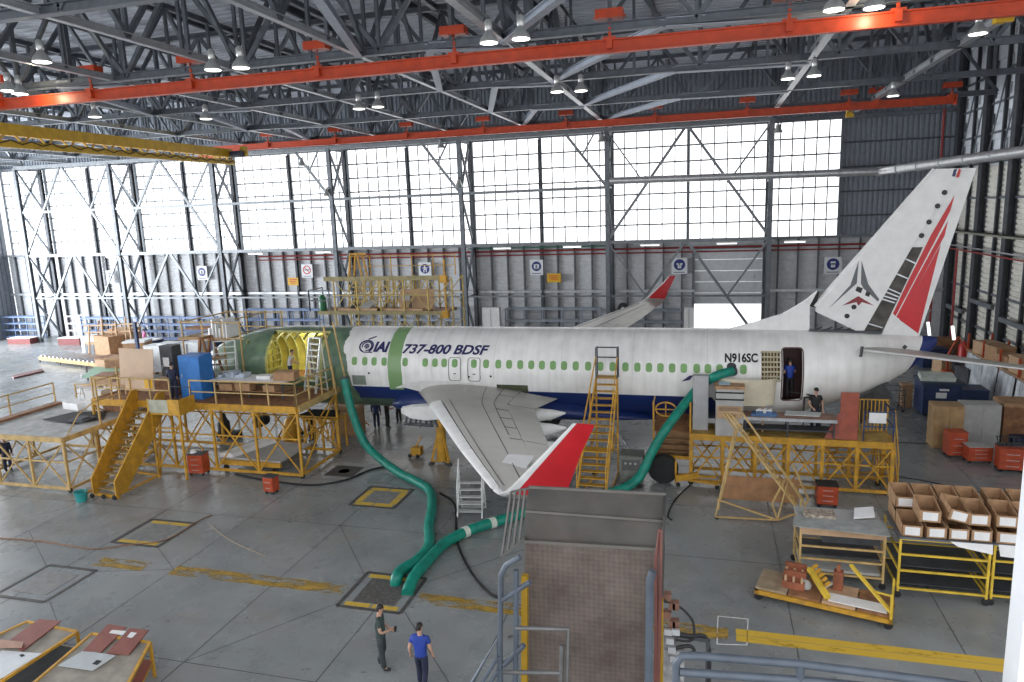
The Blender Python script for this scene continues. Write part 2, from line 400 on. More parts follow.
for x0, x1 in ((-65.5,-43),(-43,-19.5),(-19.5,-7.5),(-7.5,4.5)):
    b = MB(); b.beam((x0,YF,4.5),(x1,YF,4.5),.14); b.beam((x0,YF,SILL),(x1,YF,SILL),.2,.26); b.beam((x0,YF,17.3),(x1,YF,17.3),.3,.3); nb += 1; structure('girt_beam_%d' % nb, b, BR, 'horizontal struts between back wall columns')
# mid-bay posts below the sill
for i in range(len(COLX)-1):
    X = (COLX[i]+COLX[i+1])/2
    if i == 5: continue
    structure('pillar_%d' % (i+1), MB().ibeam((X,YB-.3,0),(X,YB-.3,17.2),.2,.3,.03,(0,1,0)), DARKSTEEL, 'dark mid-bay post of the back wall')

# --- left wall (ribbed, far part) and right wall
b = MB()
for k in range(8): 
    y = YB - k*.5; b.bx(XL-.1, XL, y-.5, y-.12, 0, ROOF); b.bx(XL-.18, XL-.08, y-.14, y, 0, ROOF)
structure('wall_left', b, CLADUP, 'ribbed blue grey return wall at the far end')
SIDING = mat('cream_siding', (.66,.64,.58), .6, var=.06)
SKYLITE = mat('frosted_wall_panel', (.72,.75,.80), .5, var=.04)
wr = shell('wall_right', 'right-hand wall of cream siding between dark steel columns', (XR, 35, 0))
def ribs_x(b, y0, y1, z0, z1, x, pitch=.32, d=.07):
    z = z0; zs = []
    while z < z1: zs += [(z,0),(z+pitch*.55,-d*.1),(z+pitch*.6,d),(z+pitch*.98,d)]; z += pitch
    zs.append((z1,0)); b._add([q for zz,o in zs for q in ((x+o,y0,zz),(x+o,y1,zz))], [(2*i,2*i+1,2*i+3,2*i+2) for i in range(len(zs)-1)])
CY = [58.6, 53.4, 48.6, 43.6, 38.6, 33.6, 28.6]
ys = [YB] + CY + [20]
for a, e in zip(ys, ys[1:]):
    b = MB(); ribs_x(b, e, a, 1.1, 13.2, XR+.12); b.build('siding', SIDING, wr)
    b = MB(); ribs_x(b, e, a, 13.2, ROOF, XR+.12, 1.6, .1); b.build('upper_panel', SKYLITE, wr)
    b = MB(); b.bx(XR+.1, XR+.22, e, a, 0, 1.1); b.build('plinth', CLADUP, wr)
for k, y in enumerate(CY):
    c = shell('column_%d' % (k+11), 'dark steel column of the right-hand wall', (XR, y, 0))
    MB().ibeam((XR-.12,y,0),(XR-.12,y,ROOF),.6,.45,.05,(1,0,0)).build('column_shaft', DARKSTEEL, c)
    MB().ibeam((XR,y-2.5,0),(XR,y-2.5,ROOF),.2,.2,.03,(1,0,0)).build('stud', DARKSTEEL, c)
    b = MB()
    for z in (2.8, 5.2, 8.9, 11.2, 13.4, 15.2, 17.0, 18.8): b.beam((XR+.05,y,z),(XR+.05,y-4.9,z),.09,.14)
    b.beam((XR,y,13.6),(XR,y-2.4,18.8),.07); b.beam((XR,y-2.4,13.6),(XR,y-4.6,18.8),.07); b.build('girts', STEEL, c)
for k, (y0, y1) in enumerate(((52.9, 49.2), (47.9, 44.2), (57.6,54.2))):
    structure('girt_beam_%d' % (30+k), MB().beam((XR-.4,y0,4.6-.5*k),(XR-.4,y1,4.6-.5*k),.2,.26), STEEL, 'grey rail fixed between right-hand wall columns')

# --- roof deck and trusses
DECK = mat('roof_deck', (.50,.53,.60), .5, var=.05)
cl = shell('ceiling', 'ribbed pale roof deck above the trusses', (0, 30, ROOF))
b = MB(); y = 4.0; vs = []
while y < YB: vs += [(y,0),(y+.3,0),(y+.36,.1),(y+.54,.1)]; y += .6
vs.append((y,0)); b._add([q for yy,o in vs for q in ((XL,yy,ROOF+o),(XR+.6,yy,ROOF+o))], [(2*i,2*i+1,2*i+3,2*i+2) for i in range(len(vs)-1)])
b.build('deck', DECK, cl)
for k in range(16):
    x = XR - 3 - k*5.72
    MB().ibeam((x,8,ROOF-.18),(x,YB,ROOF-.18),.2,.34,.03).build('purlin', DARKSTEEL, cl)
TR = mat('truss_steel', (.13,.145,.165), .42, .5, var=.1)
TRL = mat('truss_light', (.42,.44,.46), .38, .5, var=.06)
ZB, ZT = 17.55, 21.3
NX = [10.0 - 5.72*k for k in range(15)]
NY = [9.0, 17.6, 26.2, 34.9, 43.5, 51.6, 56.5]
k_ = 0
def truss(p0, p1, axis, panel, label, big=False):
    global k_
    k_ += 1
    t = shell('ceiling_truss_%d' % k_, label, ((p0[0]+p1[0])/2, (p0[1]+p1[1])/2, ZB))
    a, e = V((p0[0],p0[1],ZB)), V((p1[0],p1[1],ZB)); up = V((0,0,ZT-ZB))
    MB().ibeam(a, e, .3 if big else .22, .3 if big else .24, .03).build('bottom_chord', TR if axis == 'x' else TRL, t)
    MB().ibeam(a+up, e+up, .24, .26, .03).build('top_chord', TR, t)
    b = MB(); L = (e-a).length; n = max(2, round(L/panel)); n += n % 2
    for i in range(n):
        q0, q1 = a.lerp(e, i/n), a.lerp(e, (i+1)/n)
        if i % 2 == 0: b.beam(q0, q1+up, .15, .17)
        else: b.beam(q0+up, q1, .15, .17)
        if i % 2 == 0: b.beam(q1, q1+up, .1)
        b.beam(q0, q0+up, .13)
    b.build('web', TR, t)
for i, y in enumerate(NY[:-1]):
    truss((NX[-1], y), (XR-.3, y), 'x', 2.86, 'roof truss running along the hangar', True)
for i, x in enumerate(NX):
    if i in (2,): continue
    truss((x, NY[0]), (x, YF), 'y', 2.9, 'roof truss running across the hangar', i in (0,1,3))
PB = mat('plan_bracing', (.36,.39,.45), .5, .3, var=.06)
nb = 0
for yi in range(1, 5):
    y0, y1 = NY[yi], NY[yi+1]
    for i in (1, 3, 6, 9, 12):
        xa, xm, xb = NX[i], (NX[i]+NX[i+1])/2 if i != 1 else NX[2], NX[i+1] if i != 1 else NX[3]
        b = MB(); b.ibeam((xm,y0,ZB-.05),(xa,(y0+y1)/2-3.5,ZB-.05),.42,.3,.03); b.ibeam((xm,y0,ZB-.05),(xb,y1,ZB-.05),.3,.26,.03); nb += 1
        structure('ceiling_brace_%d' % nb, b, PB, 'flat bracing between the roof truss bottom chords')
# ================================================================ AIRCRAFT
AY, AZ = 31.9, 4.18
def interp(tab, x):
    if x <= tab[0][0]: return tab[0][1:]
    for p, q in zip(tab, tab[1:]):
        if x <= q[0]:
            t = (x-p[0])/(q[0]-p[0]); t2 = t*t*(3-2*t) if False else t
            return tuple(a+(b-a)*t2 for a, b in zip(p[1:], q[1:]))
    return tab[-1][1:]
#       X      crown  belly  halfwidth  waist z
PROF = [(-26.0, 4.05, 3.45, .42, 3.75), (-25.6, 4.5, 2.95, .85, 3.75), (-25.1, 4.85, 2.65, 1.15, 3.8), (-24.5, 5.18, 2.42, 1.42, 3.9), (-23.7, 5.46, 2.25, 1.62, 4.0), (-22.9, 5.7, 2.15, 1.76, 4.1),
        (-21.8, 5.92, 2.07, 1.85, 4.16), (-20.5, 6.04, 2.05, 1.88, 4.18), (1.0, 6.06, 2.05, 1.88, 4.18), (2.5, 6.05, 2.22, 1.84, 4.22), (4.0, 6.03, 2.55, 1.72, 4.36), (5.2, 6.0, 2.93, 1.52, 4.55),
        (6.34, 5.96, 3.32, 1.25, 4.75), (7.3, 5.9, 3.85, .95, 4.98), (8.1, 5.86, 4.42, .66, 5.2), (8.7, 5.83, 5.0, .4, 5.45), (9.05, 5.78, 5.45, .16, 5.62)]
def sect(X, th, off=0.0):
    """th = 0 at the crown, 90 at the port waist (towards -Y), 180 at the keel"""
    c, b, w_, zc = interp(PROF, X); s, k = math.sin(th), math.cos(th)
    h = (c-zc) if k >= 0 else (zc-b)
    y = AY - (w_+off)*s
    return V((X, y, zc + (h+off)*k))
def side(X, z, off=.012):
    """point on the port flank at height z"""
    c, b, w_, zc = interp(PROF, X); h = (c-zc) if z >= zc else (zc-b)
    k = max(-1, min(1, (z-zc)/h)); s = math.sqrt(max(0, 1-k*k))
    n = V((0, -s/ (w_), k/h)); n.normalize()
    return V((X, AY - w_*s, z)) + n*off
def thz(X, z):
    c, b, w_, zc = interp(PROF, X); h = (c-zc) if z >= zc else (zc-b); return math.acos(max(-1, min(1, (z-zc)/h)))
air = thing('airliner', 'white and blue twin-jet airliner without engines jacked up across the hangar', 'aircraft', (-8, AY, 0))
# fuselage paint: white crown, blue keel, bare green primer forward and a green band, all by position on the skin
def skin_mat():
    m = bpy.data.materials.new('aircraft_paint'); m.use_nodes = True; nt = m.node_tree; b = nt.nodes['Principled BSDF']; L = nt.links
    tc = nt.nodes.new('ShaderNodeNewGeometry'); sp = nt.nodes.new('ShaderNodeSeparateXYZ'); L.new(tc.outputs['Position'], sp.inputs['Vector'])
    def M(op, a, c=None, d=None):
        n = nt.nodes.new('ShaderNodeMath'); n.operation = op
        for i, q in enumerate((a, c, d)):
            if q is None: continue
            if isinstance(q, (int, float)): n.inputs[i].default_value = q
            else: L.new(q, n.inputs[i])
        return n.outputs[0]
    def mix(f, a, c):
        x = nt.nodes.new('ShaderNodeMix'); x.data_type = 'RGBA'; L.new(f, x.inputs['Factor'])
        for nm, q in (('A', a), ('B', c)):
            if isinstance(q, tuple): x.inputs[nm].default_value = (*q,1)
            else: L.new(q, x.inputs[nm])
        return x.outputs['Result']
    X, Z = sp.outputs['X'], sp.outputs['Z']
    ns = nt.nodes.new('ShaderNodeTexNoise'); ns.inputs['Scale'].default_value = 1.6; ns.inputs['Detail'].default_value = 6; L.new(tc.outputs['Position'], ns.inputs['Vector'])
    mp = nt.nodes.new('ShaderNodeMapping'); mp.inputs['Scale'].default_value = (2.0, .2, .12); L.new(tc.outputs['Position'], mp.inputs['Vector'])
    st = nt.nodes.new('ShaderNodeTexNoise'); st.inputs['Scale'].default_value = 2.2; L.new(mp.outputs['Vector'], st.inputs['Vector'])
    r = nt.nodes.new('ShaderNodeValToRGB'); r.color_ramp.elements[0].color = (.66,.655,.635,1); r.color_ramp.elements[1].color = (.86,.855,.84,1); r.color_ramp.elements[0].position = .25; r.color_ramp.elements[1].position = .6
    L.new(M('ADD', M('MULTIPLY', ns.outputs['Fac'], .5), M('MULTIPLY', st.outputs['Fac'], .5)), r.inputs['Fac'])
    wob = M('MULTIPLY', M('SUBTRACT', ns.outputs['Fac'], .5), .5)
    # blue below the cheat line, which sweeps down to nothing towards the tail
    line = M('SUBTRACT', 3.42, M('MULTIPLY', M('MAXIMUM', M('SUBTRACT', X, .3), 0), 1.3))
    col = mix(M('LESS_THAN', Z, line), r.outputs['Color'], (.012,.03,.14))
    keel = M('MULTIPLY', M('LESS_THAN', Z, 2.75), M('LESS_THAN', X, -13.9))
    col = mix(M('MULTIPLY', keel, .8), col, (.10,.15,.08))
    # green primer
    g = (.20,.34,.15)
    dark = nt.nodes.new('ShaderNodeValToRGB'); dark.color_ramp.elements[0].color = (.085,.15,.10,1); dark.color_ramp.elements[1].color = (.17,.26,.16,1); dark.color_ramp.elements[0].position = .35; dark.color_ramp.elements[1].position = .65; L.new(ns.outputs['Fac'], dark.inputs['Fac'])
    xe = M('ADD', M('ADD', X, M('MULTIPLY', M('SUBTRACT', Z, 4), .22)), wob)
    nose = M('LESS_THAN', xe, -16.45)
    col = mix(nose, col, dark.outputs['Color'])
    xb = M('SUBTRACT', X, M('MULTIPLY', M('MAXIMUM', M('SUBTRACT', Z, 5.0), 0), .0))
    xb = M('ADD', xb, M('MULTIPLY', wob, .25))
    band = M('MULTIPLY', M('MULTIPLY', M('GREATER_THAN', xb, -14.42), M('LESS_THAN', xb, -13.72)), M('GREATER_THAN', Z, 3.3))
    col = mix(band, col, g)
    nosecap = M('LESS_THAN', X, -24.35); col = mix(nosecap, col, (.72,.72,.72))
    tail = M('GREATER_THAN', M('ADD', X, M('MULTIPLY', M('SUBTRACT', Z, 5.2), -.39)), 8.27); col = mix(tail, col, (.015,.03,.16))
    L.new(col, b.inputs['Base Color']); b.inputs['Roughness'].default_value = .33; b.inputs['Coat Weight'].default_value = .15
    return m
SKIN = skin_mat()
ZINC = mat('zinc_primer_yellow', (.66,.60,.14), .5, var=.1, scale=2)
FRAMEGREEN = mat('frame_primer', (.42,.42,.16), .55, var=.15)
CAB = mat('cabin_lining', (.035,.009,.009), .7, var=.15)
WINGREEN = mat('window_mask_green', (.19,.36,.13), .6, var=.06)
NAVYPAINT = mat('navy_lettering', (.02,.02,.10), .45, var=.02)
BLACKPAINT = mat('black_lettering', (.012,.012,.014), .45, var=.02)
SEAM = mat('seam_dark', (.06,.06,.06), .6, var=.05)
# skin mesh with real openings
xs = []
x = -26.0
while x < 9.06: xs.append(x); x += .5
holes = [(-21.05,-17.85,3.75,5.92), (3.08,3.82,3.35,5.48), (-9.1,-7.65,3.18,3.72), (2.24,2.98,4.2,5.35)]
for h in holes: xs += [h[0], h[1]]
xs += [p[0] for p in PROF]; xs = sorted(set(round(q,3) for q in xs)); xs = [q for i, q in enumerate(xs) if i == 0 or q-xs[i-1] > .02 or any(abs(q-h[k]) < .001 for h in holes for k in (0,1))]
zt = sorted(set([h[k] for h in holes for k in (2,3)]))
ths = [i*PI/36 for i in range(72)] + [thz(0, z) for z in zt]
ths = sorted(set(round(t,5) for t in ths)); nt_ = len(ths)
b = MB()
b.v = [tuple(sect(X, t)) for X in xs for t in ths]
for i in range(len(xs)-1):
    xm = (xs[i]+xs[i+1])/2
    for j in range(nt_):
        j2 = (j+1) % nt_; tm = (ths[j] + (ths[j2] if j2 else 2*PI))/2
        zm = sect(xm, tm).z; port = tm < PI
        if port and any(h[0] < xm < h[1] and h[2] < zm < h[3] for h in holes): continue
        b.f.append((i*nt_+j, i*nt_+j2, (i+1)*nt_+j2, (i+1)*nt_+j)); b.m.append(0)
b.f += [tuple(range(nt_)), tuple((len(xs)-1)*nt_+j for j in range(nt_))]; b.m += [0,0]
b.build('fuselage', SKIN, air, 40)
# inside of the forward hold: primer shell with ring frames, floor, bulkheads
hold = MB(); hx = (-22.6,-21.6,-21.05,-20.2,-19.3,-18.4,-17.95,-17.3,-16.6); ha = list(range(0,50,8)) + list(range(50,140,10)) + list(range(140,360,10))
hold.v = [tuple(sect(X, R(a_), -.16)) for X in hx for a_ in ha]; n_ = len(ha)
for i in range(len(hx)-1):
    for j in range(n_):
        if 2 <= i <= 5 and 14 < ha[j] < 110: continue
        hold.f.append((i*n_+j, i*n_+(j+1)%n_, (i+1)*n_+(j+1)%n_, (i+1)*n_+j)); hold.m.append(0)
hold.f += [tuple(range(n_)), tuple((len(hx)-1)*n_+j for j in range(n_))]; hold.m += [0,0]
hold.build('cargo_hold_lining', ZINC, air, 40)
for k in range(11):
    X = -22.4 + k*.52; ring = []
    b = MB(); pts = [sect(X, R(a), -.2) for a in range(180, 361, 12)] + [sect(X, R(a), -.2) for a in range(12, 40, 12)]
    for p, q in zip(pts, pts[1:]): b.beam(p, q, .07, .1)
    b.build('ring_frame', FRAMEGREEN, air)
b = MB(); b.bx(-22.5,-16.7,AY-1.6,AY+1.6,3.28,3.36); b.build('hold_floor', DARKWOOD, air)
b = MB()
for k in range(7):
    b.beam((-22.35,AY-1.2+k*.4,3.36),(-22.35,AY-1.2+k*.4,5.5),.06)
for k in range(6): b.beam((-22.3,AY-1.4,3.6+k*.36),(-22.3,AY+1.4,3.6+k*.36),.07)
b.build('bulkhead_frame', FRAMEGREEN, air)
b = MB(); b.bx(-19.6,-19.5,AY-.2,AY+1.5,3.36,5.4); b.build('liner_panel', PAPER, air)
# cargo door jambs
b = MB()
for p, q in zip([(-21.05,z) for z in (3.75,4.2,4.7,5.2,5.75)], [(-21.05,z) for z in (4.2,4.7,5.2,5.75)]): b.beam(side(*p,-.05), side(*q,-.05), .16, .1)
for p, q in zip([(-17.95,z) for z in (3.75,4.2,4.7,5.2,5.75)], [(-17.95,z) for z in (4.2,4.7,5.2,5.75)]): b.beam(side(*p,-.05), side(*q,-.05), .16, .1)
b.beam(side(-21.05,5.9,-.05), side(-17.85,5.9,-.05), .12, .12); b.beam(side(-21.05,3.75,-.05), side(-17.95,3.75,-.05), .12, .12); b.build('cargo_door_frame', FRAMEGREEN, air)
# aft doorway
b = MB(); dz = (3.3,3.8,4.3,4.8,5.3,5.5)
for xq in (3.06,3.84):
    for p, q in zip(dz, dz[1:]): b.quad(side(xq,p,-.02), side(xq,q,-.02), V((xq,AY-.9,q)), V((xq,AY-.9,p)))
b.bx(3.02,3.88,AY-.95,AY-.9,3.2,5.55); b.quad(side(3.05,3.33,-.02), side(3.85,3.33,-.02), V((3.85,AY-.9,3.33)), V((3.05,AY-.9,3.33))); b.quad(side(3.05,5.5,-.02), side(3.85,5.5,-.02), V((3.85,AY-.9,5.5)), V((3.05,AY-.9,5.5)))
b.build('aft_doorway_lining', CAB, air)
def rr(cx, cz, w_, h_, r, n=4):
    pts = []
    for sx, sz, a0 in ((1,1,0),(-1,1,90),(-1,-1,180),(1,-1,270)):
        for k in range(n+1):
            a = R(a0+90*k/n); pts.append((cx+sx*(w_/2-r)+r*math.cos(a), cz+sz*(h_/2-r)+r*math.sin(a)))
    return pts
def patch(b, cx, cz, w_, h_, r, off):
    pts = rr(cx, cz, w_, h_, r); top = [side(x_, z_, off) for x_, z_ in pts]; bot = [side(x_, z_, -.01) for x_, z_ in pts]; n = len(pts)
    b._add(top+bot, [tuple(range(n))] + [(i,(i+1)%n,n+(i+1)%n,n+i) for i in range(n)])
def outline(b, pts, wd, off, close=True):
    P = [side(x_, z_, off) for x_, z_ in pts]
    pp = []
    for (xa,za),(xb,zb_) in zip(pts, pts[1:]+(pts[:1] if close else [])):
        k = max(1, int(math.hypot(xb-xa,zb_-za)/.12)); pp += [(xa+(xb-xa)*i/k, za+(zb_-za)*i/k) for i in range(k)]
    P = [side(x_, z_, off) for x_, z_ in pp]
    for p, q in zip(P, P[1:]+(P[:1] if close else [])): b.beam(p, q, wd, .012, (0,-1,.2))
b = MB(); outline(b, rr(3.45,4.42,.82,2.16,.14), .05, .004); b.build('aft_door_frame', mat('door_frame_brown', (.10,.05,.045), .6), air)
WZ = 4.66
wins = {0:454.6,-1:444.1,-2:434.9,-3:425.1,-5:405,2:473.75,3:486,4:498.2,5:509.1,6:520.2,7:531.2,8:541.9,9:552.9,10:564,11:575.7,12:588.1,13:600.3,14:612.6,15:625.4,16:637.3,17:648.9,18:660.4,19:672.1,20:683.8,21:696.7,22:707.9,23:719.6,25:743.4,-7:354.3,-8:364.7,-9:374,-10:384}
for k, px in sorted(wins.items()):
    p = W(px, 363.5+(px-444)*.019, AY-1.83); b = MB(); patch(b, p.x, WZ, .27, .38, .11, .012); b.build('window_mask', WINGREEN, air)
for px in (454.6, 473.9):
    p = W(px, 365, AY-1.83); b = MB(); outline(b, rr(p.x, WZ-.28, .58, 1.05, .12), .022, .012)
    b.bx(p.x-.06, p.x+.06, AY-1.9, AY-1.86, WZ-.5, WZ-.46); b.build('overwing_exit', SEAM, air)
for x_, z_ in ((-10.4,4.05),(-9.35,4.1),(-15.4,4.1)):
    b = MB(); patch(b, x_, z_, .09, .09, .03, .012); b.build('drain_mark', BLACKPAINT, air)
b = MB(); b.loft([[side(-16.3+.1*i, 3.5+.06*j, .012) for i in range(8)] for j in range(9)], False, False); b.build('access_panel', mat('grey_green_panel', (.22,.26,.22), .5), air)
# hose port, galley grid, small blue mark
b = MB(); p = W(731.5, 369, AY-1.83); patch(b, p.x, WZ+.02, .38, .48, .15, .014); b.build('hose_port', BLACKPAINT, air)
b = MB()
for k in range(7):
    X0 = 2.24+.74*k/6; b.beam(side(X0,4.2,.0), side(X0,5.35,.0), .05, .05, (0,-1,0))
for k in range(7):
    z0 = 4.2+1.15*k/6; b.beam(side(2.24,z0,.0), side(2.98,z0,.0), .07, .05, (0,-1,.3))
b.build('service_door_structure', mat('tan_lattice', (.42,.38,.25), .6), air)
b = MB(); b.quad(sect(2.1,thz(2.1,5.4),-.2), sect(3.05,thz(3.05,5.4),-.2), sect(3.05,thz(3.05,4.1),-.2), sect(2.1,thz(2.1,4.1),-.2)); b.build('service_door_backing', DARKWOOD, air)
b = MB(); b._add([side(-.95,4.1), side(-.6,4.18), side(-.45,4.38), side(-.62,4.36), side(-.8,4.22)], [(0,1,2,3,4)]); b.build('blue_mark', NAVYPAINT, air)
# lettering
def fus(x0, z0):
    def f(u, v_):
        # v measured along the curved skin
        t = thz(x0, z0) - v_/1.88; p = sect(x0+u, t, .012); return p
    return f
text_on('737-800 BDSF', fus(-13.72, 5.03), .50, 'type_lettering', NAVYPAINT, air, shear=.28, offset=.032, width=4.25, cuts=5)
text_on('IAI', fus(-15.22, 5.08), .56, 'maker_lettering', NAVYPAINT, air, shear=.2, offset=.05, width=.80, cuts=5)
text_on('N916SC', fus(.8, 4.92), .42, 'registration_lettering', BLACKPAINT, air, shear=0, offset=.035, width=1.3, cuts=4)
f_ = fus(-15.98, 5.08); f = lambda u, v_: f_(u*.86, v_*.86); b = MB()
def arc(cu, cv, ru, rv, a0, a1, wd, n=20):
    P = [f(cu+ru*math.cos(R(a0+(a1-a0)*k/n)), cv+rv*math.sin(R(a0+(a1-a0)*k/n))) for k in range(n+1)]
    for p, q in zip(P, P[1:]): b.beam(p, q, wd, .012, (0,-1,.5))
arc(.42,.34,.40,.36,-60,250,.075); arc(.45,.34,.28,.26,-100,200,.055); arc(.45,.34,.13,.13,0,360,.04)
b.beam(f(.3,.34), f(.6,.34), .05, .012, (0,-1,.5)); b.beam(f(.45,.24), f(.45,.44), .05, .012, (0,-1,.5)); b.beam(f(.42,.8), f(.85,1.02), .06, .012, (0,-1,.5)); b.beam(f(.3,-.02), f(.85,-.02), .05, .012, (0,-1,.5))
b.build('round_emblem', NAVYPAINT, air)
# lines along the skin
b = MB()
for X in (-12.2,-9.2,-6.1,-3.0,.1): 
    P = [sect(X, R(a), .004) for a in range(0, 100, 8)]
    for p, q in zip(P, P[1:]): b.beam(p, q, .012, .006, (0,-1,.5))
b.build('skin_joint', mat('skin_seam', (.5,.5,.49), .5), air)
# --- wing to body fairing
FAIR = mat('fairing_white', (.66,.66,.645), .4, var=.05)
rings = []
for X, hw, zt, zb in ((-14.6,1.2,2.9,2.0),(-13.9,1.9,3.3,1.95),(-13,2.0,3.52,1.88),(-11.5,2.06,3.66,1.84),(-9.5,2.06,3.6,1.82),(-7.6,2.0,3.4,1.82),(-5.5,1.85,3.0,1.88),(-3.5,1.5,2.6,1.96),(-2.0,1.1,2.3,2.05)):
    zc = (zt+zb)/2; rings.append([(X, AY-hw*math.sin(R(a))*(1 if abs(math.cos(R(a)))<.99 else 1), zc+(zt-zb)/2*math.cos(R(a))) for a in range(0,360,12)])
BELLY = mat('belly_blue', (.012,.03,.14), .35, var=.05)
MB().loft(rings).build('belly_fairing', BELLY, air, 40)
b = MB()
for sgn in (1,):
    arcp = [(-14.1,3.42),(-13.6,3.62),(-12.8,3.78),(-11.5,3.83),(-10.2,3.74),(-9.1,3.62)]
    low = [(-14.1,3.4),(-13.6,3.46),(-12.8,3.3),(-11.5,3.2),(-10.2,3.15),(-9.1,3.1)]
    for i in range(len(arcp)-1):
        a, e = side(*arcp[i],.015), side(*arcp[i+1],.015); c, d = side(*low[i+1],.03+.05*(i+1)), side(*low[i],.03+.05*i); b.quad(a,e,c,d)
b.build('wing_root_fillet', FAIR, air)
# open bay above the wing root
b = MB(); b.bx(-9.2,-7.5,AY-1.65,AY-1.55,3.05,3.85); b.build('open_bay', mat('bay_olive', (.07,.085,.04), .6, var=.2), air)
b = MB()
for k in range(6): b.tube((-9.0+k*.27,AY-1.95,3.16),(-8.9+k*.25,AY-1.72,3.4+.05*(k%2)),.03,6)
b.beam((-9.1,AY-2.0,3.16),(-7.6,AY-2.0,3.14),.09); b.build('bay_linkages', DARKSTEEL, air)
# --- wings
WINGTOP = mat('wing_grey', (.41,.395,.365), .38, .15, var=.06, scale=1.2, stain=(.33,.31,.28), stain_amt=.4)
WINGWHITE = mat('wing_white', (.70,.70,.69), .32, .1, var=.04)
RED = mat('livery_red', (.53,.015,.022), .38, var=.04)
AF = [(0,0),(.008,.014),(.03,.028),(.08,.044),(.16,.056),(.3,.063),(.45,.058),(.6,.046),(.75,.031),(.9,.013),(1,.002)]
AFL = [(.9,-.006),(.7,-.022),(.5,-.04),(.3,-.047),(.16,-.042),(.06,-.028),(.015,-.014)]
def foil(le, te, nrm, tk=1.0, c0=0.0, c1=1.0):
    """closed airfoil ring; chord fractions limited to [c0, c1]"""
    le, te, nrm = V(le), V(te), V(nrm).normalized(); c = (te-le); L = c.length
    def hi(f_, tab):
        for p, q in zip(tab, tab[1:]):
            if p[0] <= f_ <= q[0]: return p[1]+(q[1]-p[1])*(f_-p[0])/(q[0]-p[0])
        return tab[-1][1]
    lowtab = [(0,0)] + AFL[::-1] + [(1,0)]
    fs = sorted(set([c0,c1]+[p[0] for p in AF if c0 < p[0] < c1]))
    ring = [le+c*f_+nrm*hi(f_,AF)*L*tk for f_ in fs] + [le+c*f_+nrm*hi(f_,lowtab)*L*tk for f_ in reversed(fs)]
    return ring
def wing(s, dx):
    """s=-1 port (towards the camera), +1 starboard"""
    Y = lambda d: AY + s*d
    wg = MB()
    St = [(1.2,-13.3,-6.2,3.08,1.25),(1.9,-12.85,-6.25,3.2,1.2),(5.0,-11.15,-6.6,3.56,1.1),(8.5,-9.3,-5.55,3.95,1.0),(12.5,-7.2,-4.3,4.42,.95),(16.0,-5.25,-3.42,4.84,.9),(16.7,-4.85,-3.2,4.93,.9)]
    sec = lambda d, f0=0.0, f1=1.0: foil((interp([(q[0],q[1],q[2],q[3],q[4]) for q in St], d)[0]+dx*d/16.7, Y(d), interp(St,d)[2]), (interp(St,d)[1]+dx*d/16.7, Y(d), interp(St,d)[2]-.02), (0,0,1), interp(St,d)[3], f0, f1)
    wo = wg.loft([sec(d,0,.74) for d in (1.2,1.9,3.4,4.9)]).build('wing', WINGTOP, air, 35)
    MB().loft([sec(d,.13,.74) for d in (4.9,8.5,12.5,16,16.7)]).build('outer_panel', WINGTOP, wo, 35)
    for d0, d1 in ((5.1,9.0),(9.05,12.9),(12.95,16.5)):
        MB().loft([sec(d,0,.115) for d in (d0,(d0+d1)/2,d1)]).build('slat', WINGWHITE, wo, 35)
    for d0, d1, nm in ((2.0,4.9,'inboard_flap'),(5.0,11.3,'outboard_flap'),(11.35,15.2,'aileron'),(15.25,16.7,'tip_panel')):
        MB().loft([sec(d,.745,1) for d in (d0,(d0+d1)/2,d1)]).build(nm, WINGTOP, wo, 35)
    # spoilers and seams
    b = MB()
    for d0, d1, f0 in ((1.9,16.5,.5),(1.9,10.8,.62),(5.0,16.5,.2)):
        P = []
        for k in range(9):
            d = d0+(d1-d0)*k/8; st = interp(St, d); t = f0; h = [p[1]+(q[1]-p[1])*(t-p[0])/(q[0]-p[0]) for p, q in zip(AF, AF[1:]) if p[0] <= t <= q[0]][0]
            L = st[1]-st[0]; P.append((st[0]+dx*d/16.7+L*t, Y(d), st[2]+h*L*st[3]+.004))
        for p, q in zip(P, P[1:]): b.beam(p, q, .018, .01)
    for d in (3.4,6.4,8.0,9.6,11.3):
        st = interp(St, d); L = st[1]-st[0]; b.beam((st[0]+L*.62, Y(d), st[2]+.045*L*st[3]+.004), (st[0]+L*.74, Y(d), st[2]+.033*L*st[3]+.004), .015, .01)
    b.build('panel_seam', SEAM, wo)
    b = MB()
    st = interp(St, 14.2); b.bx(st[0]+1.0, st[0]+1.75, Y(14.2)-.5, Y(14.2)+.5, st[2]+.12, st[2]+.145); 
    if s < 0: b.build('pale_access_sheet', PAPER, wo)
    # flap track fairings
    for d in (4.3, 7.3, 10.4):
        st = interp(St, d); xt = st[1]
        MB().loft([[(X, Y(d)+w_*math.cos(R(a)), z_+w_*1.25*math.sin(R(a))) for a in range(0,360,30)] for X, w_, z_ in ((xt-1.9,.05,st[2]-.25),(xt-1.2,.2,st[2]-.33),(xt-.2,.24,st[2]-.38),(xt+.5,.17,st[2]-.33),(xt+1.05,.03,st[2]-.25))]).build('flap_track_fairing', FAIR, wo, 40)
    # empty engine pylon
    rg = []
    for X, hw, z0, z1 in ((-12.35,.16,3.2,3.45),(-11.9,.2,3.0,3.55),(-11.2,.24,2.95,3.62),(-10.4,.22,3.05,3.6)):
        rg.append([(X,Y(5.0)-hw,z0),(X,Y(5.0)+hw,z0),(X,Y(5.0)+hw,z1-.06),(X,Y(5.0),z1),(X,Y(5.0)-hw,z1-.06)])
    MB().loft(rg).build('engine_pylon', FAIR, wo, 30)
    b = MB()
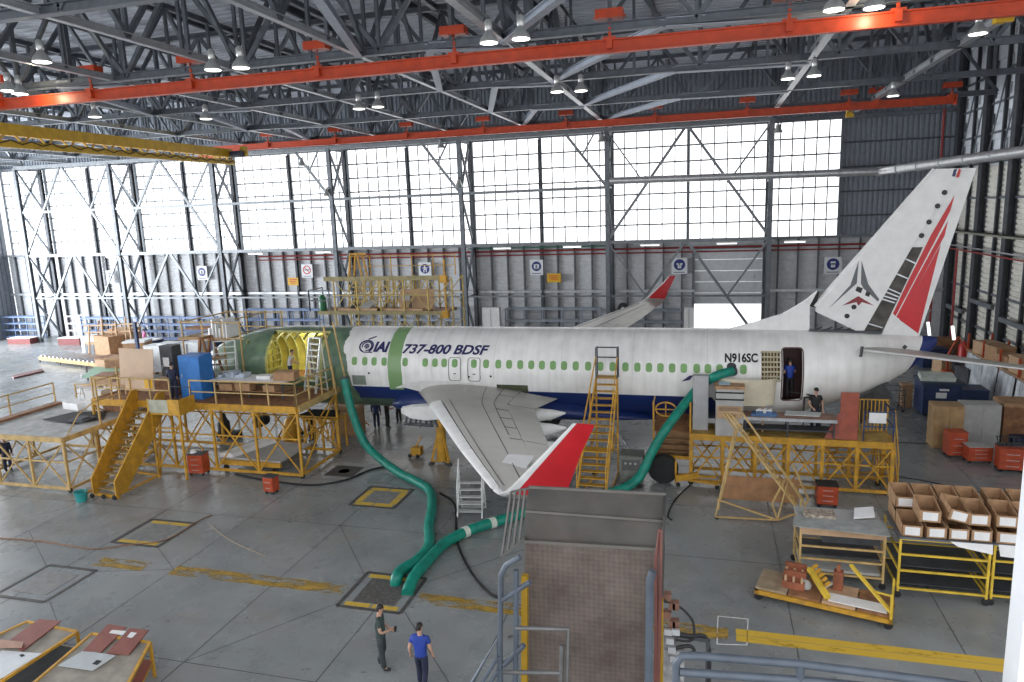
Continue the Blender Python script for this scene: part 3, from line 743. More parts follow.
    for k in range(7): b.tube((-12.2+.2*k, Y(4.9)+.08*(k%3), 3.02), (-12.3+.25*k, Y(5.0)-.1*(k%2), 2.6+.06*(k%3)), .05, 6)
    b.tube((-12.3,Y(5.0),2.7),(-11.0,Y(5.0),2.66),.07,8); b.build('pylon_plumbing', DARKSTEEL, wo)
    # winglet with white leading edge
    if s < 0: Wl = [((-4.85+dx,16.7,4.93),(-3.2+dx,16.7,4.91),0),((-4.62+dx,17.05,5.0),(-3.1+dx,17.05,4.98),22),((-4.35+dx,17.33,5.2),(-2.98+dx,17.33,5.18),50),((-4.02+dx,17.5,5.55),(-2.85+dx,17.5,5.53),70),((-3.2+dx,17.72,6.45),(-2.5+dx,17.72,6.43),78),((-2.68+dx,17.86,7.03),(-2.22+dx,17.86,7.02),80)]
    else: Wl = [((-4.85+dx,16.7,4.93),(-3.2+dx,16.7,4.91),0),((-4.62+dx,17.05,5.0),(-3.1+dx,17.05,4.98),22),((-4.3+dx,17.33,5.2),(-2.98+dx,17.33,5.18),50),((-3.95+dx,17.5,5.55),(-2.85+dx,17.5,5.53),70),((-3.1+dx,17.65,6.3),(-2.5+dx,17.65,6.28),78),((-2.75+dx,17.74,6.72),(-2.3+dx,17.74,6.71),80)]
    rg = lambda f0, f1, i0=0: [foil((a[0],Y(a[1]),a[2]), (e[0],Y(e[1]),e[2]), (0,-s*math.sin(R(c)),math.cos(R(c))), .85, f0, f1) for a, e, c in Wl[i0:]]
    wl = MB().loft(rg(.16,1,2)).build('winglet', RED, wo, 35)
    MB().loft(rg(.1,1)[:3]).build('winglet_blend', WINGTOP, wl, 35)
    MB().loft(rg(0,.16)).build('winglet_edge', WINGWHITE, wl, 35)
wing(-1, .05); wing(1, .3)
# --- fin, rudder, dorsal, stabiliser
FINW = mat('fin_white', (.74,.74,.735), .35, var=.03)
def plate(name, pix, m, y0=AY, th=.26, parent=air, extra=None, taper=None):
    P = [W(px, py, y0) for px, py in pix]; P = [V((p.x, y0-th/2, p.z)) for p in P]
    return MB().prism(P, (0, th, 0)).build(name, m, parent)
YF_ = AY - .16
def onfin(px, py, off): p = W(px, py, YF_); return V((p.x, YF_-off, p.z))
fin = plate('fin', [(934.8,169),(958.5,168.5),(911,247),(863,330.5),(855,330),(815.8,311.5),(815.8,307.5)], FINW, AY, .32)
fl = [onfin(*q, 0) for q in ((934.8,169),(815.8,307.5))]
MB().pipe([fl[0]+V((.02,.16,0)), fl[1]+V((.02,.16,0))], [.07,.15], 10).build('fin_leading_edge', WINGWHITE, fin, 40)
plate('fin_rear_spar_bay', [(911,247),(922.5,247),(880.5,334),(863,331)], mat('bay_brown', (.075,.068,.06), .7, var=.25), AY, .16, fin)
b = MB()
for a, e in (((906,259),(917,264)),((897,274),(909,279)),((887,288),(901,294)),((886,292),(899,297)),((884,296),(897,300)),((882,299),(895,303)),((866,323),(883,328))): MB().beam(onfin(*a,.0)+V((0,.05,0)), onfin(*e,.0)+V((0,.05,0)), .05, .05).build('bay_rib', GALV, fin)
rud = plate('rudder', [(958.5,168.5),(975.5,168),(918.5,335.5),(880.5,334.5),(922.5,247),(911.5,247)], FINW, AY, .22)
def decal(name, pix, m, parent, off=.01):
    P = [onfin(px, py, off) for px, py in pix]; return MB().prism(P, (0, .006, 0)).build(name, m, parent)
f7 = lambda l: [(870+x_/3.79, 160+y_/3.79) for x_, y_ in l]
s8 = lambda l: [(824+x_/3.59, 150+y_/3.59) for x_, y_ in l]
c3 = lambda l: [(800+x_/5.457, 220+y_/5.457) for x_, y_ in l]
yr = .06
for nm, l in (('rudder_stripe', f7([(322,133),(306,192),(276,252),(98,592),(88,583),(140,470),(232,285)])), ('rudder_stripe', f7([(297,230),(284,287),(114,604),(101,595),(190,425)])), ('rudder_field', f7([(270,318),(184,658),(112,606)]))): 
    decal(nm, l, RED, rud, -.04)
decal('fin_star_arm', c3([(320,222),(310,345),(160,480),(275,355)]), mat('star_grey', (.11,.12,.13), .45, var=.04), fin)
decal('fin_star_arm', c3([(336,222),(372,350),(432,432),(425,445),(345,372),(332,345)]), mat('star_grey', (.11,.12,.13)), fin)
decal('fin_chevron', c3([(318,415),(405,468),(338,448),(318,468),(308,448),(230,467)]), mat('chevron_red', (.22,.02,.03), .45, var=.04), fin)
for l in ([(312,362),(343,372),(332,400),(302,385)], [(362,388),(384,398),(376,420),(354,410)]): decal('fin_patch', c3(l), BLACKPAINT, fin, .014)
for px, py in ((944.5,192.5),(937.5,206),(929,222),(921.5,235.5),(853.9,307),(847,316)):
    p = onfin(px, py, .0); MB().lathe((p.x,p.y-.002,p.z), [(.1,0),(.1,-.012)], 14, 'y').build('fin_hole', BLACKPAINT, fin)
decal('tail_flag', s8([(466,70),(478,66),(470,95),(459,95)]), NAVYPAINT, fin); decal('tail_flag', s8([(484,66),(492,72),(484,99),(474,97)]), RED, fin)
plate('dorsal_fillet', [(728,329),(750,323.5),(782,314),(796,306),(805.6,300),(817,291),(809.5,305),(809,330)], FINW, AY, .24)
plate('dorsal_gap', [(817,291),(819,291.5),(815.8,307.5),(809.3,306)], DARK, AY, .16)
b = MB()
for k in range(6): b.tube((4.35+.4*k,AY-.1,6.02),(4.75+.4*k,AY+.05*(k%2),6.16),.03,6)
b.bx(4.2,7.0,AY-.25,AY+.25,5.96,6.05); b.build('fin_attachment', DARKSTEEL, air)
def stab(s):
    Y = lambda d: AY+s*d; b = MB()
    if s < 0: S = [(.85,5.75,8.3,5.38),(3.5,7.45,9.1,5.66),(7.2,9.85,10.9,6.02)]
    else: S = [(.85,5.75,8.3,5.38),(7.2,9.5,10.8,5.9)]
    so = b.loft([foil((a,Y(d),z_),(e,Y(d),z_),(0,0,1),.75,.06,1) for d,a,e,z_ in S]).build('stabiliser', WINGTOP, air, 35)
    MB().loft([foil((a,Y(d),z_),(e,Y(d),z_),(0,0,1),.75,0,.06) for d,a,e,z_ in S]).build('stabiliser_edge', WINGWHITE, so, 35)
stab(-1); stab(1)
MB().tube((6.0,AY-1.45,5.2),(6.05,AY-1.4,5.62),.06,8).build('stabiliser_fitting', DARKSTEEL, air); MB().tube((7.6,AY-1.1,5.5),(7.7,AY-1.1,5.62),.07,8).build('stabiliser_fitting', DARKSTEEL, air)
# main and nose gear legs with wheels (hanging, the aircraft stands on jacks)
def wheel(b, c, r, w_): b.lathe(c, [(r*.55,-w_/2),(r*.92,-w_/2),(r,-w_*.3),(r,w_*.3),(r*.92,w_/2),(r*.55,w_/2)], 24, 'y')
for s in (-1, 1):
    g = MB(); g.tube((-7.6,AY+s*2.85,3.4),(-7.6,AY+s*2.85,1.0),.13,12); g.beam((-7.6,AY+s*2.85,2.2),(-7.6,AY+s*1.2,2.6),.1); g.tube((-7.6,AY+s*2.35,1.0),(-7.6,AY+s*3.35,1.0),.09,10); go = g.build('main_gear_leg', GALV, air)
    for d in (2.45, 3.25): b = MB(); wheel(b, (-7.6,AY+s*d,1.0), .56, .36); wo = b.build('wheel', BLACK, go, 40); MB().lathe((-7.6,AY+s*d,1.0), [(.3,-.15),(.12,-.19),(.12,.19),(.3,.15)], 16, 'y').build('hub', GALV, go)
g = MB(); g.tube((-22.9,AY,2.4),(-22.9,AY,.9),.1,12); g.tube((-22.9,AY-.35,.9),(-22.9,AY+.35,.9),.06,10); go = g.build('nose_gear_leg', GALV, air)
for d in (-.26, .26): b = MB(); wheel(b, (-22.9,AY+d,.9), .34, .2); b.build('wheel', BLACK, go, 40)

# work light burning inside the hold
li = bpy.data.lights.new('hold_work_light', 'POINT'); li.energy = 85; li.color = (1,.95,.8); li.shadow_soft_size = .2
o = bpy.data.objects.new('hold_work_light', li); C.objects.link(o); o.location = (-19.9, 32.7, 5.3)
# ================================================================ CRANES, LAMPS, SERVICES, SIGNS
def crane_rail(Y, zc, x0, x1, hang, label, pxdrop=None):
    t = thing('crane_rail', label, 'crane rail', ((x0+x1)/2, Y, zc-.25))
    MB().ibeam((x0,Y,zc), (x1,Y,zc), .26, .46, .05).build('rail_beam', ORANGE, t)
    for X in hang:
        h = MB(); h.beam((X,Y,zc+.2),(X,Y,ZB+.05),.1,.1); h.bx(X-.22,X+.22,Y-.16,Y+.16,zc+.2,zc+.3); h.bx(X-.1,X+.1,Y-.2,Y+.2,zc-.1,zc+.25); h.beam((X,Y-.1,ZB+.1),(X,Y+.1,ZB+.4),.05)
        ho = h.build('hanger', ORANGE, t)
        MB().box((X,Y,ZB+.42),(.95,.5,.3)).bx(X-.55,X+.55,Y-.1,Y+.1,ZB+.3,ZB+.36).build('hanger_plate', ORANGE, ho)
    e = MB(); e.bx(x1-.02,x1+.06,Y-.2,Y+.2,zc-.3,zc+.3); e.build('end_stop', ORANGE, t)
    return t
Y1, Y2 = 26.2, 50.4
z1 = W(500,57,Y1).z; z2 = W(600,123.5,Y2).z
hx = [W(px,60,Y1).x for px in (88,190,318,455,610,788,895)]
crane_rail(Y1, z1, -40, 14, [-30.5]+hx, 'orange suspended crane rail nearer the camera, with bright orange hangers')
hx2 = [W(px,120,Y2).x for px in (266,334,406,483,566,655,747,848,876,950)]
crane_rail(Y2, z2, -38, W(955,103,Y2).x, hx2, 'orange suspended crane rail just in front of the back windows')
# yellow bridge crane
def on(px, py, z): return G(px, py, z)
p0, p1 = on(0,130,16.25), on(236,155,16.25); X = (p0.x+p1.x)/2
t = thing('hanging_bridge_crane', 'yellow bridge crane girder hung below the roof at the far end', 'crane', (X, 37, 15.6))
MB().bx(X-.2,X+.2,16,46.4,16.02,16.6).build('girder', CRANEYEL, t)
b = MB(); b.beam((X+.5,16,15.5),(X+.5,46.0,15.62),.22,.34)
for k in range(22): y = 17+k*1.37; b.beam((X+.5,y,15.6),(X,y,16.05),.08); b.beam((X+.5,y,15.6),(X+.1,y+.7,16.05),.07)
b.build('walkway_truss', CRANEYEL, t)
b = MB()
for k in range(26): y = 17+k*1.15; b.pipe([(X+.7,y,15.72),(X+.7,y+.55,15.55),(X+.7,y+1.1,15.72)],.03,5)
b.build('festoon_cable', BLACK, t)
b = MB(); b.bx(X-1.4,X+1.4,46.3,46.6,16.05,16.45); b.bx(X-1.3,X-1.0,46.2,46.7,16.4,16.75); b.bx(X+1.0,X+1.3,46.2,46.7,16.4,16.75); b.build('end_carriage', CRANEYEL, t)
MB().bx(X+.4,X+1.3,45.8,46.3,16.0,16.4).build('drive_motor', mat('motor_blue_black', (.02,.025,.05), .5), t)
b = MB(); b.bx(-41.5,-37.2,52.8,53.1,16.7,16.95); b.bx(-41.3,-40.9,52.8,53.1,16.9,17.4); b.bx(-38,-37.6,52.8,53.1,16.9,17.4)
tag(b.build('crane_rail', ORANGE), 'short red runway beam above the far truss columns', 'crane rail')
# small yellow hoist trolleys on the near rail's right end and at the far rail
for nm, px, py, z, lab in (('trolley',1001,14,z1+.05,'yellow hoist trolley at the right end of the nearer orange rail'),('trolley',849,113,z2,'small yellow trolley on the far orange rail at the window edge')):
    c = on(px,py,z); t = thing('hanging_hoist_trolley', lab, 'hoist', (c.x,c.y,c.z-.2)); MB().box((c.x,c.y,c.z),(.3,.5,.5)).box((c.x,c.y-.3,c.z-.2),(.5,.2,.22)).build('body', CRANEYEL, t); MB().lathe((c.x,c.y-.35,c.z+.15),[(.1,-.05),(.1,.05)],10,'y').build('wheel', DARKSTEEL, t)
# high bay lamps
SHADE = mat('lamp_shade', (.55,.56,.55), .3, .6, var=.05)
BULB = mat('lamp_glow', (1,.98,.9), .4, var=0, emit=5)
lamp0 = None
def lamp(px, py, z, label):
    global lamp0
    z -= .5; c = G(px, py, z)
    if lamp0 is None:
        o = thing('pendant_lamp', label, 'lamp', (0,0,0), 'bell shaped high bay lamps', rz=0)
        MB().lathe((0,0,0), [(.3,0),(.29,.06),(.24,.16),(.15,.26),(.11,.34),(.10,.36)], 18).build('shade', SHADE, o, 40)
        MB().lathe((0,0,0), [(.27,-.01),(.27,.005),(.05,.02)], 18).build('lens', BULB, o)
        MB().lathe((0,0,.36), [(.09,0),(.12,.05),(.12,.28),(.07,.34)], 12).build('gear_housing', SHADE, o, 40)
        b = MB(); b.pipe([(0,0,.68),(.0,0,.82)],.02,6); b.tube((-.06,0,.72),(.06,0,.72),.03,6); b.build('hook', DARKSTEEL, o)
        lamp0 = o; o.location = c
    else: dup(lamp0, c, label=label)
lamps = [(20,94,17.1,'high bay lamp beside the brightest left end of the nearer orange rail'),(9,91,17.2,'high bay lamp cut by the picture edge above the nearer orange rail'),(241,68,17.0,'high bay lamp hanging clear just above the nearer orange rail, right of its twin'),
 (213,70,17.2,'high bay lamp left of its twin over the nearer orange rail'),(489,43,17.1,'high bay lamp, first of the pair over the middle of the nearer rail'),(521,39,17.1,'high bay lamp, second of the pair over the middle of the nearer rail'),
 (834,10,17.1,'big lamp nearest the top edge, beside the sloping truss chord'),(874,8,17.1,'glaring lamp at the top edge above the bright patch of rail'),(788,79,17.0,'lamp left of the sloping truss chord above the roller door bay'),(814,76,17.0,'lamp right of the sloping truss chord above the roller door bay'),
 (557,92,17.0,'dim lamp, first of the pair over the middle windows'),(581,91,17.0,'dim lamp, second of the pair over the middle windows'),(359,109,17.0,'faint lamp, first of a pair above the window knee brace'),(378,107,17.0,'faint lamp, second of a pair above the window knee brace'),
 (893,96,17.0,'lamp glowing white above the right end of the far orange rail'),(978,34,17.2,'lamp high beside the dark right-hand wall columns'),(42,62,17.3,'lamp behind the two big lamps, half hidden by lattice'),(95,117,17.0,'lamp above the yellow crane girder'),(206,119,17.0,'lamp in the shade behind the far end of the crane girder')]
for l in lamps: lamp(*l)
# small flood lamps on the truss columns
fl0 = None
for px, py, Y, lab in ((302,166,56.2,'small flood lamp on the knee brace of the third laced column'),(327,196,56.2,'small flood lamp at mid height of the third laced column'),(441,148,56.2,'small flood lamp on the knee brace of the fourth laced column'),(459,187,56.2,'small flood lamp at mid height of the fourth laced column'),(602,142,56.1,'small flood lamp at the head of the column beside the far winglet'),(778,133,56.1,'small flood lamp on the column right of the sectional door')):
    c = W(px,py,Y)
    if fl0 is None:
        fl0 = thing('spot_lamp', lab, 'lamp', (0,0,0), 'small flood lamps on the truss columns', rz=0)
        MB().lathe((0,0,0),[(.34,0),(.3,.12),(.16,.42),(.14,.6)],12).build('shade', SHADE, fl0, 40); MB().beam((0,0,.6),(0,.3,.75),.08).build('bracket', DARKSTEEL, fl0); fl0.location = c
    else: dup(fl0, c, label=lab)
# fluorescent battens under the ledge
tb0 = None
FLUO = mat('tube_glow', (1,1,.97), .4, var=0, emit=1.3)
for px, lab in ((112,'white batten light under the window ledge at the far second column'),(255,'white batten light under the ledge beside the bridge crane column'),(323,'white batten light under the ledge left of the third laced column'),(502,'white batten light under the ledge above the ear protection sign'),(572,'white batten light under the ledge left of the central column'),(650,'white batten light under the ledge right of the central column'),(727,'white batten light over the sectional door'),(795,'white batten light right of the sectional door column')):
    c = W(px, 256-.0243*px, YF-.3); c.z = SILL-.28
    if tb0 is None:
        tb0 = thing('pendant_batten_light', lab, 'light', (0,0,0), 'batten lights under the window ledge', rz=0)
        MB().bx(-.75,.75,-.1,.1,.04,.12).build('housing', WHITE, tb0); MB().tube((-.72,0,.0),(.72,0,.0),.05,8).build('tube', FLUO, tb0); tb0.location = c
    else: dup(tb0, c, label=lab)
# pipes
RPIPE = mat('sprinkler_red', (.27,.03,.03), .45, var=.08)
for i, (z, x0, x1, r, m) in enumerate(((8.05,-41,15.5,.075,RPIPE),(7.72,-41,15.5,.055,RPIPE),(8.35,-20,-7.6,.05,mat('pipe_green', (.05,.22,.14), .5)))):
    tag(MB().tube((x0,YB-.55-.02*i,z),(x1,YB-.55-.02*i,z),r,8).build('wall_pipe', m), ('upper red sprinkler pipe along the back wall','lower red sprinkler pipe along the back wall','thin green pipe above the red sprinkler pipes')[i], 'pipe')
tag(MB().tube((16.2,58.9,17.5),(16.2,58.9,0),.09,8).build('riser_pipe', RPIPE), 'red riser pipe in the dark upper corner', 'pipe')
tag(MB().tube((16.75,55.8,7.7),(16.75,55.8,0),.08,8).build('riser_pipe', RPIPE), 'red riser pipe on the right-hand wall beside the rudder', 'pipe')
for z, r, m, lab in ((7.75,.05,RPIPE,'thin red pipe along the right-hand wall'),(8.0,.05,GALV,'thin grey pipe above the red one on the right-hand wall')):
    tag(MB().tube((16.7,58.5,z),(16.7,30,z),r,8).build('wall_pipe', m), lab, 'pipe')
t = thing('hanging_cable_tray', 'cable ladder tray with fittings crossing the right-hand wall columns', 'cable tray', (16.5, 45, 8.9))
b = MB(); b.beam((16.6,58,9.0),(16.6,30,9.0),.05,.12); b.beam((16.2,58,9.0),(16.2,30,9.0),.05,.12)
for k in range(56): b.beam((16.2,58-k*.5,8.98),(16.6,58-k*.5,8.98),.05)
b.build('tray', mat('tray_olive', (.25,.25,.2), .5, .4), t); b = MB()
for k in range(4): b.tube((16.3+.09*k,58,9.06),(16.3+.09*k,30,9.06),.03,6)
b.build('cables', BLACK, t); b = MB()
for y in (57.6,56.2): b.tube((16.1,y,9.1),(16.1,y,9.35),.1,10)
b.build('fittings', GALV, t)
# big silver duct: along the back wall then down the right-hand wall
D0, D1, D2 = V((-7.2,55.9,13.45)), W(880,171.5,55.7), W(1024,151,0.1+46)
D2 = WX(1024,151.5,16.0); D3 = D2 + (D2-D1)*1.0
t = thing('ventilation_duct', 'long silver duct crossing the windows and bending along the right-hand wall', 'duct', tuple(D1))
SILV = mat('duct_silver', (.6,.61,.62), .35, .65, var=.06)
MB().pipe([D0, D1.lerp(D0,.04), D1, D1.lerp(D2,.08), D2, D3], [.27,.27,.28,.29,.31,.31], 14).build('duct_run', SILV, t, 40)
b = MB()
for k in range(1, 7):
    q = D0.lerp(D1, k/7); b.tube(q+V((-.05,0,0)), q+V((.05,0,0)), .3, 14)
for k in range(0, 6):
    q = D1.lerp(D2, k/6); d_ = (D2-D1).normalized()*.05; b.tube(q-d_, q+d_, .335, 14)
b.build('joint_rings', GALV, t)
# signs
SIGNW = mat('sign_white', (.78,.80,.82), .5, var=.02); SIGNB = mat('sign_blue', (.02,.035,.2), .5, var=.02); SIGNR = mat('sign_red', (.6,.02,.02), .5, var=.02); SIGNY = mat('sign_yellow', (.72,.42,.02), .5, var=.03)
def disc(b, c, r0, r1, y, n=28):
    if r0 == 0: b._add([(c.x+r1*math.cos(2*PI*k/n), y, c.z+r1*math.sin(2*PI*k/n)) for k in range(n)], [tuple(range(n))])
    else:
        b._add([(c.x+r_*math.cos(2*PI*k/n), y, c.z+r_*math.sin(2*PI*k/n)) for r_ in (r0,r1) for k in range(n)], [(k,(k+1)%n,n+(k+1)%n,n+k) for k in range(n)])
def sign(px, py, w_, h_, style, lab, Y=YB-.5):
    c = W(px, py, Y); t = thing('safety_sign', lab, 'sign', (c.x, Y, c.z-h_/2), 'safety signs on the back wall')
    MB().bx(c.x-w_/2,c.x+w_/2,Y,Y+.05,c.z-h_/2,c.z+h_/2).build('board', SIGNY if style == 'yellow' else SIGNW, t)
    y = Y-.012; cc = V((c.x,0,c.z+h_*.08)); r = w_*.36
    def bars(m, L, nm):
        b = MB()
        for x_, z_, ww, hh in L: b.bx(cc.x+x_-ww/2, cc.x+x_+ww/2, y-.014, y-.006, cc.z+z_-hh/2, cc.z+z_+hh/2)
        b.build(nm, m, t)
    if style == 'yellow':
        bars(SIGNR, [(0,.12,w_*.7,.07),(-.05,-.05,w_*.6,.07),(.05,-.2,w_*.5,.05)], 'caption'); return
    b = MB()
    if style == 'ban':
        disc(b, cc, r*.78, r, y); q = r*.62; b.beam((cc.x-q,y,cc.z+q),(cc.x+q,y,cc.z-q),.06,.008,(0,1,0)); b.build('ring', SIGNR, t); bars(BLACKPAINT, [(-.02,0,.5,.07),(.25,.1,.03,.14)], 'pictogram')
    else:
        disc(b, cc, 0, r, y); b.build('disc', SIGNB, t)
        L = {'ear':[(0,-.02,.34,.42),(-.2,0,.06,.3),(.2,0,.06,.3)], 'walk':[(0,.25,.12,.12),(0,.05,.16,.3),(-.1,-.18,.09,.3),(.12,-.15,.09,.3),(.02,.08,.5,.07)], 'eye':[(0,-.12,.3,.34),(-.14,.06,.2,.14),(.14,.06,.2,.14)], 'mask':[(0,.14,.36,.14),(0,-.14,.3,.22)]}[style]
        bars(SIGNW, L, 'pictogram')
        if style in ('ear','mask','eye'): bars(SIGNB, [(0,-.04,.16,.3)] if style == 'ear' else [(0,.0,.06,.2)], 'pictogram_detail')
    bars(SIGNB, [(0,-h_*.5-.02+.06,w_*.7,.05)], 'caption')
sign(202,273,1.15,1.35,'ear','pale blue disc sign between the two braced bays, behind lattice')
sign(307,271,1.15,1.25,'ban','white sign with red no-smoking ring')
sign(293,281.5,1.1,.72,'yellow','yellow notice just under the no-smoking sign')
sign(425,270,1.2,1.35,'walk','blue disc sign behind the yellow lattice dock')
sign(536.5,267.5,1.15,1.3,'ear','blue disc ear protection sign left of a yellow notice')
sign(554,278,1.2,.75,'yellow','yellow notice beside the ear protection sign')
sign(679.5,266,1.25,1.3,'eye','blue disc sign just left of the sectional door')
sign(833,265.5,1.25,1.3,'mask','blue disc sign beside the leading edge of the fin')
sign(110,277,.9,1.3,'ear','washed out white sign in the far braced bay')
# pipe racks along the foot of the wall
RACKB = mat('rack_blue', (.16,.22,.36), .5, .2, var=.1)
def wall_rack(x0, x1, z1_, y, lab, m, n=4):
    t = thing('wall_rack', lab, 'rack', ((x0+x1)/2, y, 0), 'low racks along the back wall')
    k = max(2, round((x1-x0)/1.6))
    for i in range(k+1): X = x0+(x1-x0)*i/k; MB().beam((X,y,0),(X,y,z1_),.09).beam((X,y+.7,0),(X,y+.7,z1_),.09).build('post', m, t)
    for j in range(n): z = .25+(z1_-.3)*j/(n-1); MB().beam((x0,y,z),(x1,y,z),.08,.14).beam((x0,y+.7,z),(x1,y+.7,z),.08,.14).build('rail', m, t)
for i, (p, q, zz, m, lab) in enumerate(((0,36,2.4,RACKB,'blue rail rack at the far end of the back wall, leftmost'),(65,78,2.5,PAPER,'white sheeted rack in the far braced bay'),(79,122,2.3,RACKB,'blue mesh rack in the far braced bay'),(130,178,2.4,RACKB,'blue rail rack beside the second laced column'),(180,212,2.4,RACKB,'blue rail rack behind the wrapped pallets'),(243,318,3.2,RACKB,'blue rail rack seen over the green nose'),(350,460,3.3,mat('rack_grey', (.30,.33,.38), .5, .3),'grey rail rack above the painted lettering'),(505,600,3.3,mat('rack_grey', (.30,.33,.38)),'grey rail rack behind the middle of the cabin roof'),(620,690,3.2,mat('rack_grey', (.30,.33,.38)),'grey rail rack behind the far wing'))):
    wall_rack(W(p,325,57.6).x, W(q,325,57.6).x, zz, 57.9, lab, m)
for px0, px1, lab in ((483,500,'white cabinet against the wall behind the cabin roof'),(684,694,'white cabinet beside the sectional door')):
    a, e = W(px0,318,57.2), W(px1,318,57.2); t = thing('wall_cabinet', lab, 'cabinet', ((a.x+e.x)/2,57.2,0)); MB().bx(a.x,e.x,57.0,57.6,.1,3.5).build('body', WHITE, t); MB().bx((a.x+e.x)/2-.01,(a.x+e.x)/2+.01,56.985,57,.15,3.4).build('door_gap', DARK, t)
t = thing('hose_reel', 'round black and white reel on the central column', 'reel', (*W(623,312,56.2),)); c = W(623,308,56.2); MB().lathe(c,[(.32,-.2),(.42,-.2),(.42,-.12),(.2,-.1),(.2,.1),(.42,.12),(.42,.2)],16,'y').build('drum', BLACK, t); MB().lathe(c,[(.12,-.22),(.12,.22)],10,'y').build('hub', WHITE, t); MB().beam(c+V((0,0,-.45)),c+V((0,.3,.4)),.1).build('bracket', WHITE, t)

# glow of the two hottest lamps on the rail beside them
for i, (px, py, X_) in enumerate(((40,101,0),(872,25,0))):
    c = W(px, py, Y1-.6); li = bpy.data.lights.new('lamp_light', 'POINT'); li.energy = 90; li.color = (1,.82,.55); li.shadow_soft_size = .15
    o = bpy.data.objects.new('lamp_light', li); C.objects.link(o); o.location = (c.x, Y1-.75, z1+.12)
# ================================================================ DOCKS AND SCAFFOLDS
def scaffold(t, x0, x1, y0, y1, z, m, nx, ny, beam_h=.26, floor=None, skip_diag=False, leg=.1, base=True, name_leg='leg'):
    """deck with edge beams on braced legs; every piece a part of t"""
    b = MB()
    for y in (y0, y1): b.bx(x0, x1, y-.05, y+.05, z-beam_h, z)
    for x in (x0, x1): b.bx(x-.05, x+.05, y0, y1, z-beam_h, z)
    b.build('edge_beam', m, t)
    MB().bx(x0+.05, x1-.05, y0+.05, y1-.05, z-.06, z-.01).build('deck', floor or mat('deck_plate', (.36,.37,.37), .6, .2, var=.15, stain=(.2,.16,.1), stain_amt=.5), t)
    xs = [x0+(x1-x0)*i/nx for i in range(nx+1)]; ys = [y0+(y1-y0)*i/ny for i in range(ny+1)]
    for x in xs:
        for y in (y0, y1): MB().beam((x,y,.12),(x,y,z-beam_h),leg).build(name_leg, m, t)
    for y in ys[1:-1]:
        for x in (x0, x1): MB().beam((x,y,.12),(x,y,z-beam_h),leg).build(name_leg, m, t)
    b = MB(); zt, zb = z-beam_h, .2
    if not skip_diag:
        for i in range(nx):
            for y in (y0, y1):
                a, e = (zb, zt) if i % 2 == 0 else (zt, zb)
                b.beam((xs[i],y,a),(xs[i+1],y,e),.06); b.beam((xs[i],y,e),(xs[i+1],y,a),.05)
        for i in range(ny):
            for x in (x0, x1): b.beam((x,ys[i],zb),(x,ys[i+1],zt),.06); b.beam((x,ys[i],zt),(x,ys[i+1],zb),.05)
    for y in (y0, y1):
        if base: b.beam((x0,y,.18),(x1,y,.18),.09,.12)
        b.beam((x0,y,z*.55),(x1,y,z*.55),.06)
    for x in (x0, x1):
        if base: b.beam((x,y0,.18),(x,y1,.18),.09,.12)
        b.beam((x,y0,z*.55),(x,y1,z*.55),.06)
    b.build('bracing', m, t)
    for x in (x0, x1):
        for y in (y0, y1): MB().lathe((x,y,.11),[(.04,-.035),(.11,-.03),(.11,.03),(.04,.035)],12,'y').build('caster', BLACK, t)
def castor(b, x, y, r=.09): b.lathe((x,y,r),[(.03,-.03),(r,-.025),(r,.025),(.03,.03)],12,'y')
DECKPLATE = mat('deck_grey', (.42,.43,.43), .55, .1, var=.12, stain=(.26,.2,.14), stain_amt=.5)
# A: low dock at the left edge
A = thing('work_dock', 'low pale yellow lattice dock with grey deck at the left edge of the picture', 'dock', (-29.5, 26, 0))
scaffold(A, -32.5, -26.7, 23.3, 28.4, 2.5, PALEYEL, 3, 3, .22, DECKPLATE)
b = MB(); b.rail([(-32.5,23.3,2.5),(-32.5,25.8,2.5),(-32.5,28.3,2.5)],1.05,.03); b.build('guard_rail', PALEYEL, A)
b = MB(); b.rail([(-31.2,28.4,2.5),(-29.2,28.4,2.5),(-27.2,28.4,2.5)],1.0,.028); b.build('guard_rail', PALEYEL, A)
b = MB(); b.pipe([(-26.75,23.6,2.5),(-26.75,24.3,3.25),(-26.75,25.2,3.6),(-26.75,26.3,3.55)],.03,6); b.beam((-26.75,25.4,2.5),(-26.75,25.4,4.6),.07); b.beam((-26.75,26.7,2.5),(-26.75,26.7,4.9),.08); b.beam((-26.75,25.4,3.6),(-26.75,26.7,3.6),.05); b.beam((-26.75,25.4,4.5),(-26.75,26.7,4.5),.05); b.build('access_scaffold', PALEYEL, A)
b = MB(); b.bx(-32.4,-31.9,23.4,28.2,2.49,2.6); b.build('toe_board', DARKWOOD, A)
tag(MB().prism([(-30.2,25.5,2.51),(-28.0,25.1,2.51),(-27.2,26.0,2.51),(-28.2,27.2,2.51),(-29.8,26.8,2.51)],(0,0,.02)).build('rubber_mat', BLACK), 'black rubber mat on the low dock deck', 'mat')
c = MB(); c.prism([(-28.6,25.3,2.535),(-27.7,25.3,2.535),(-27.7,26.1,2.535),(-28.6,26.1,2.535)],(0,0,.06)); c.bx(-28.45,-27.85,25.45,25.95,2.595,2.66)
tag(c.build('folded_tarp', mat('tarp_slate', (.09,.10,.12), .7, var=.2)), 'folded dark tarpaulin lying on the low dock mat', 'tarp')
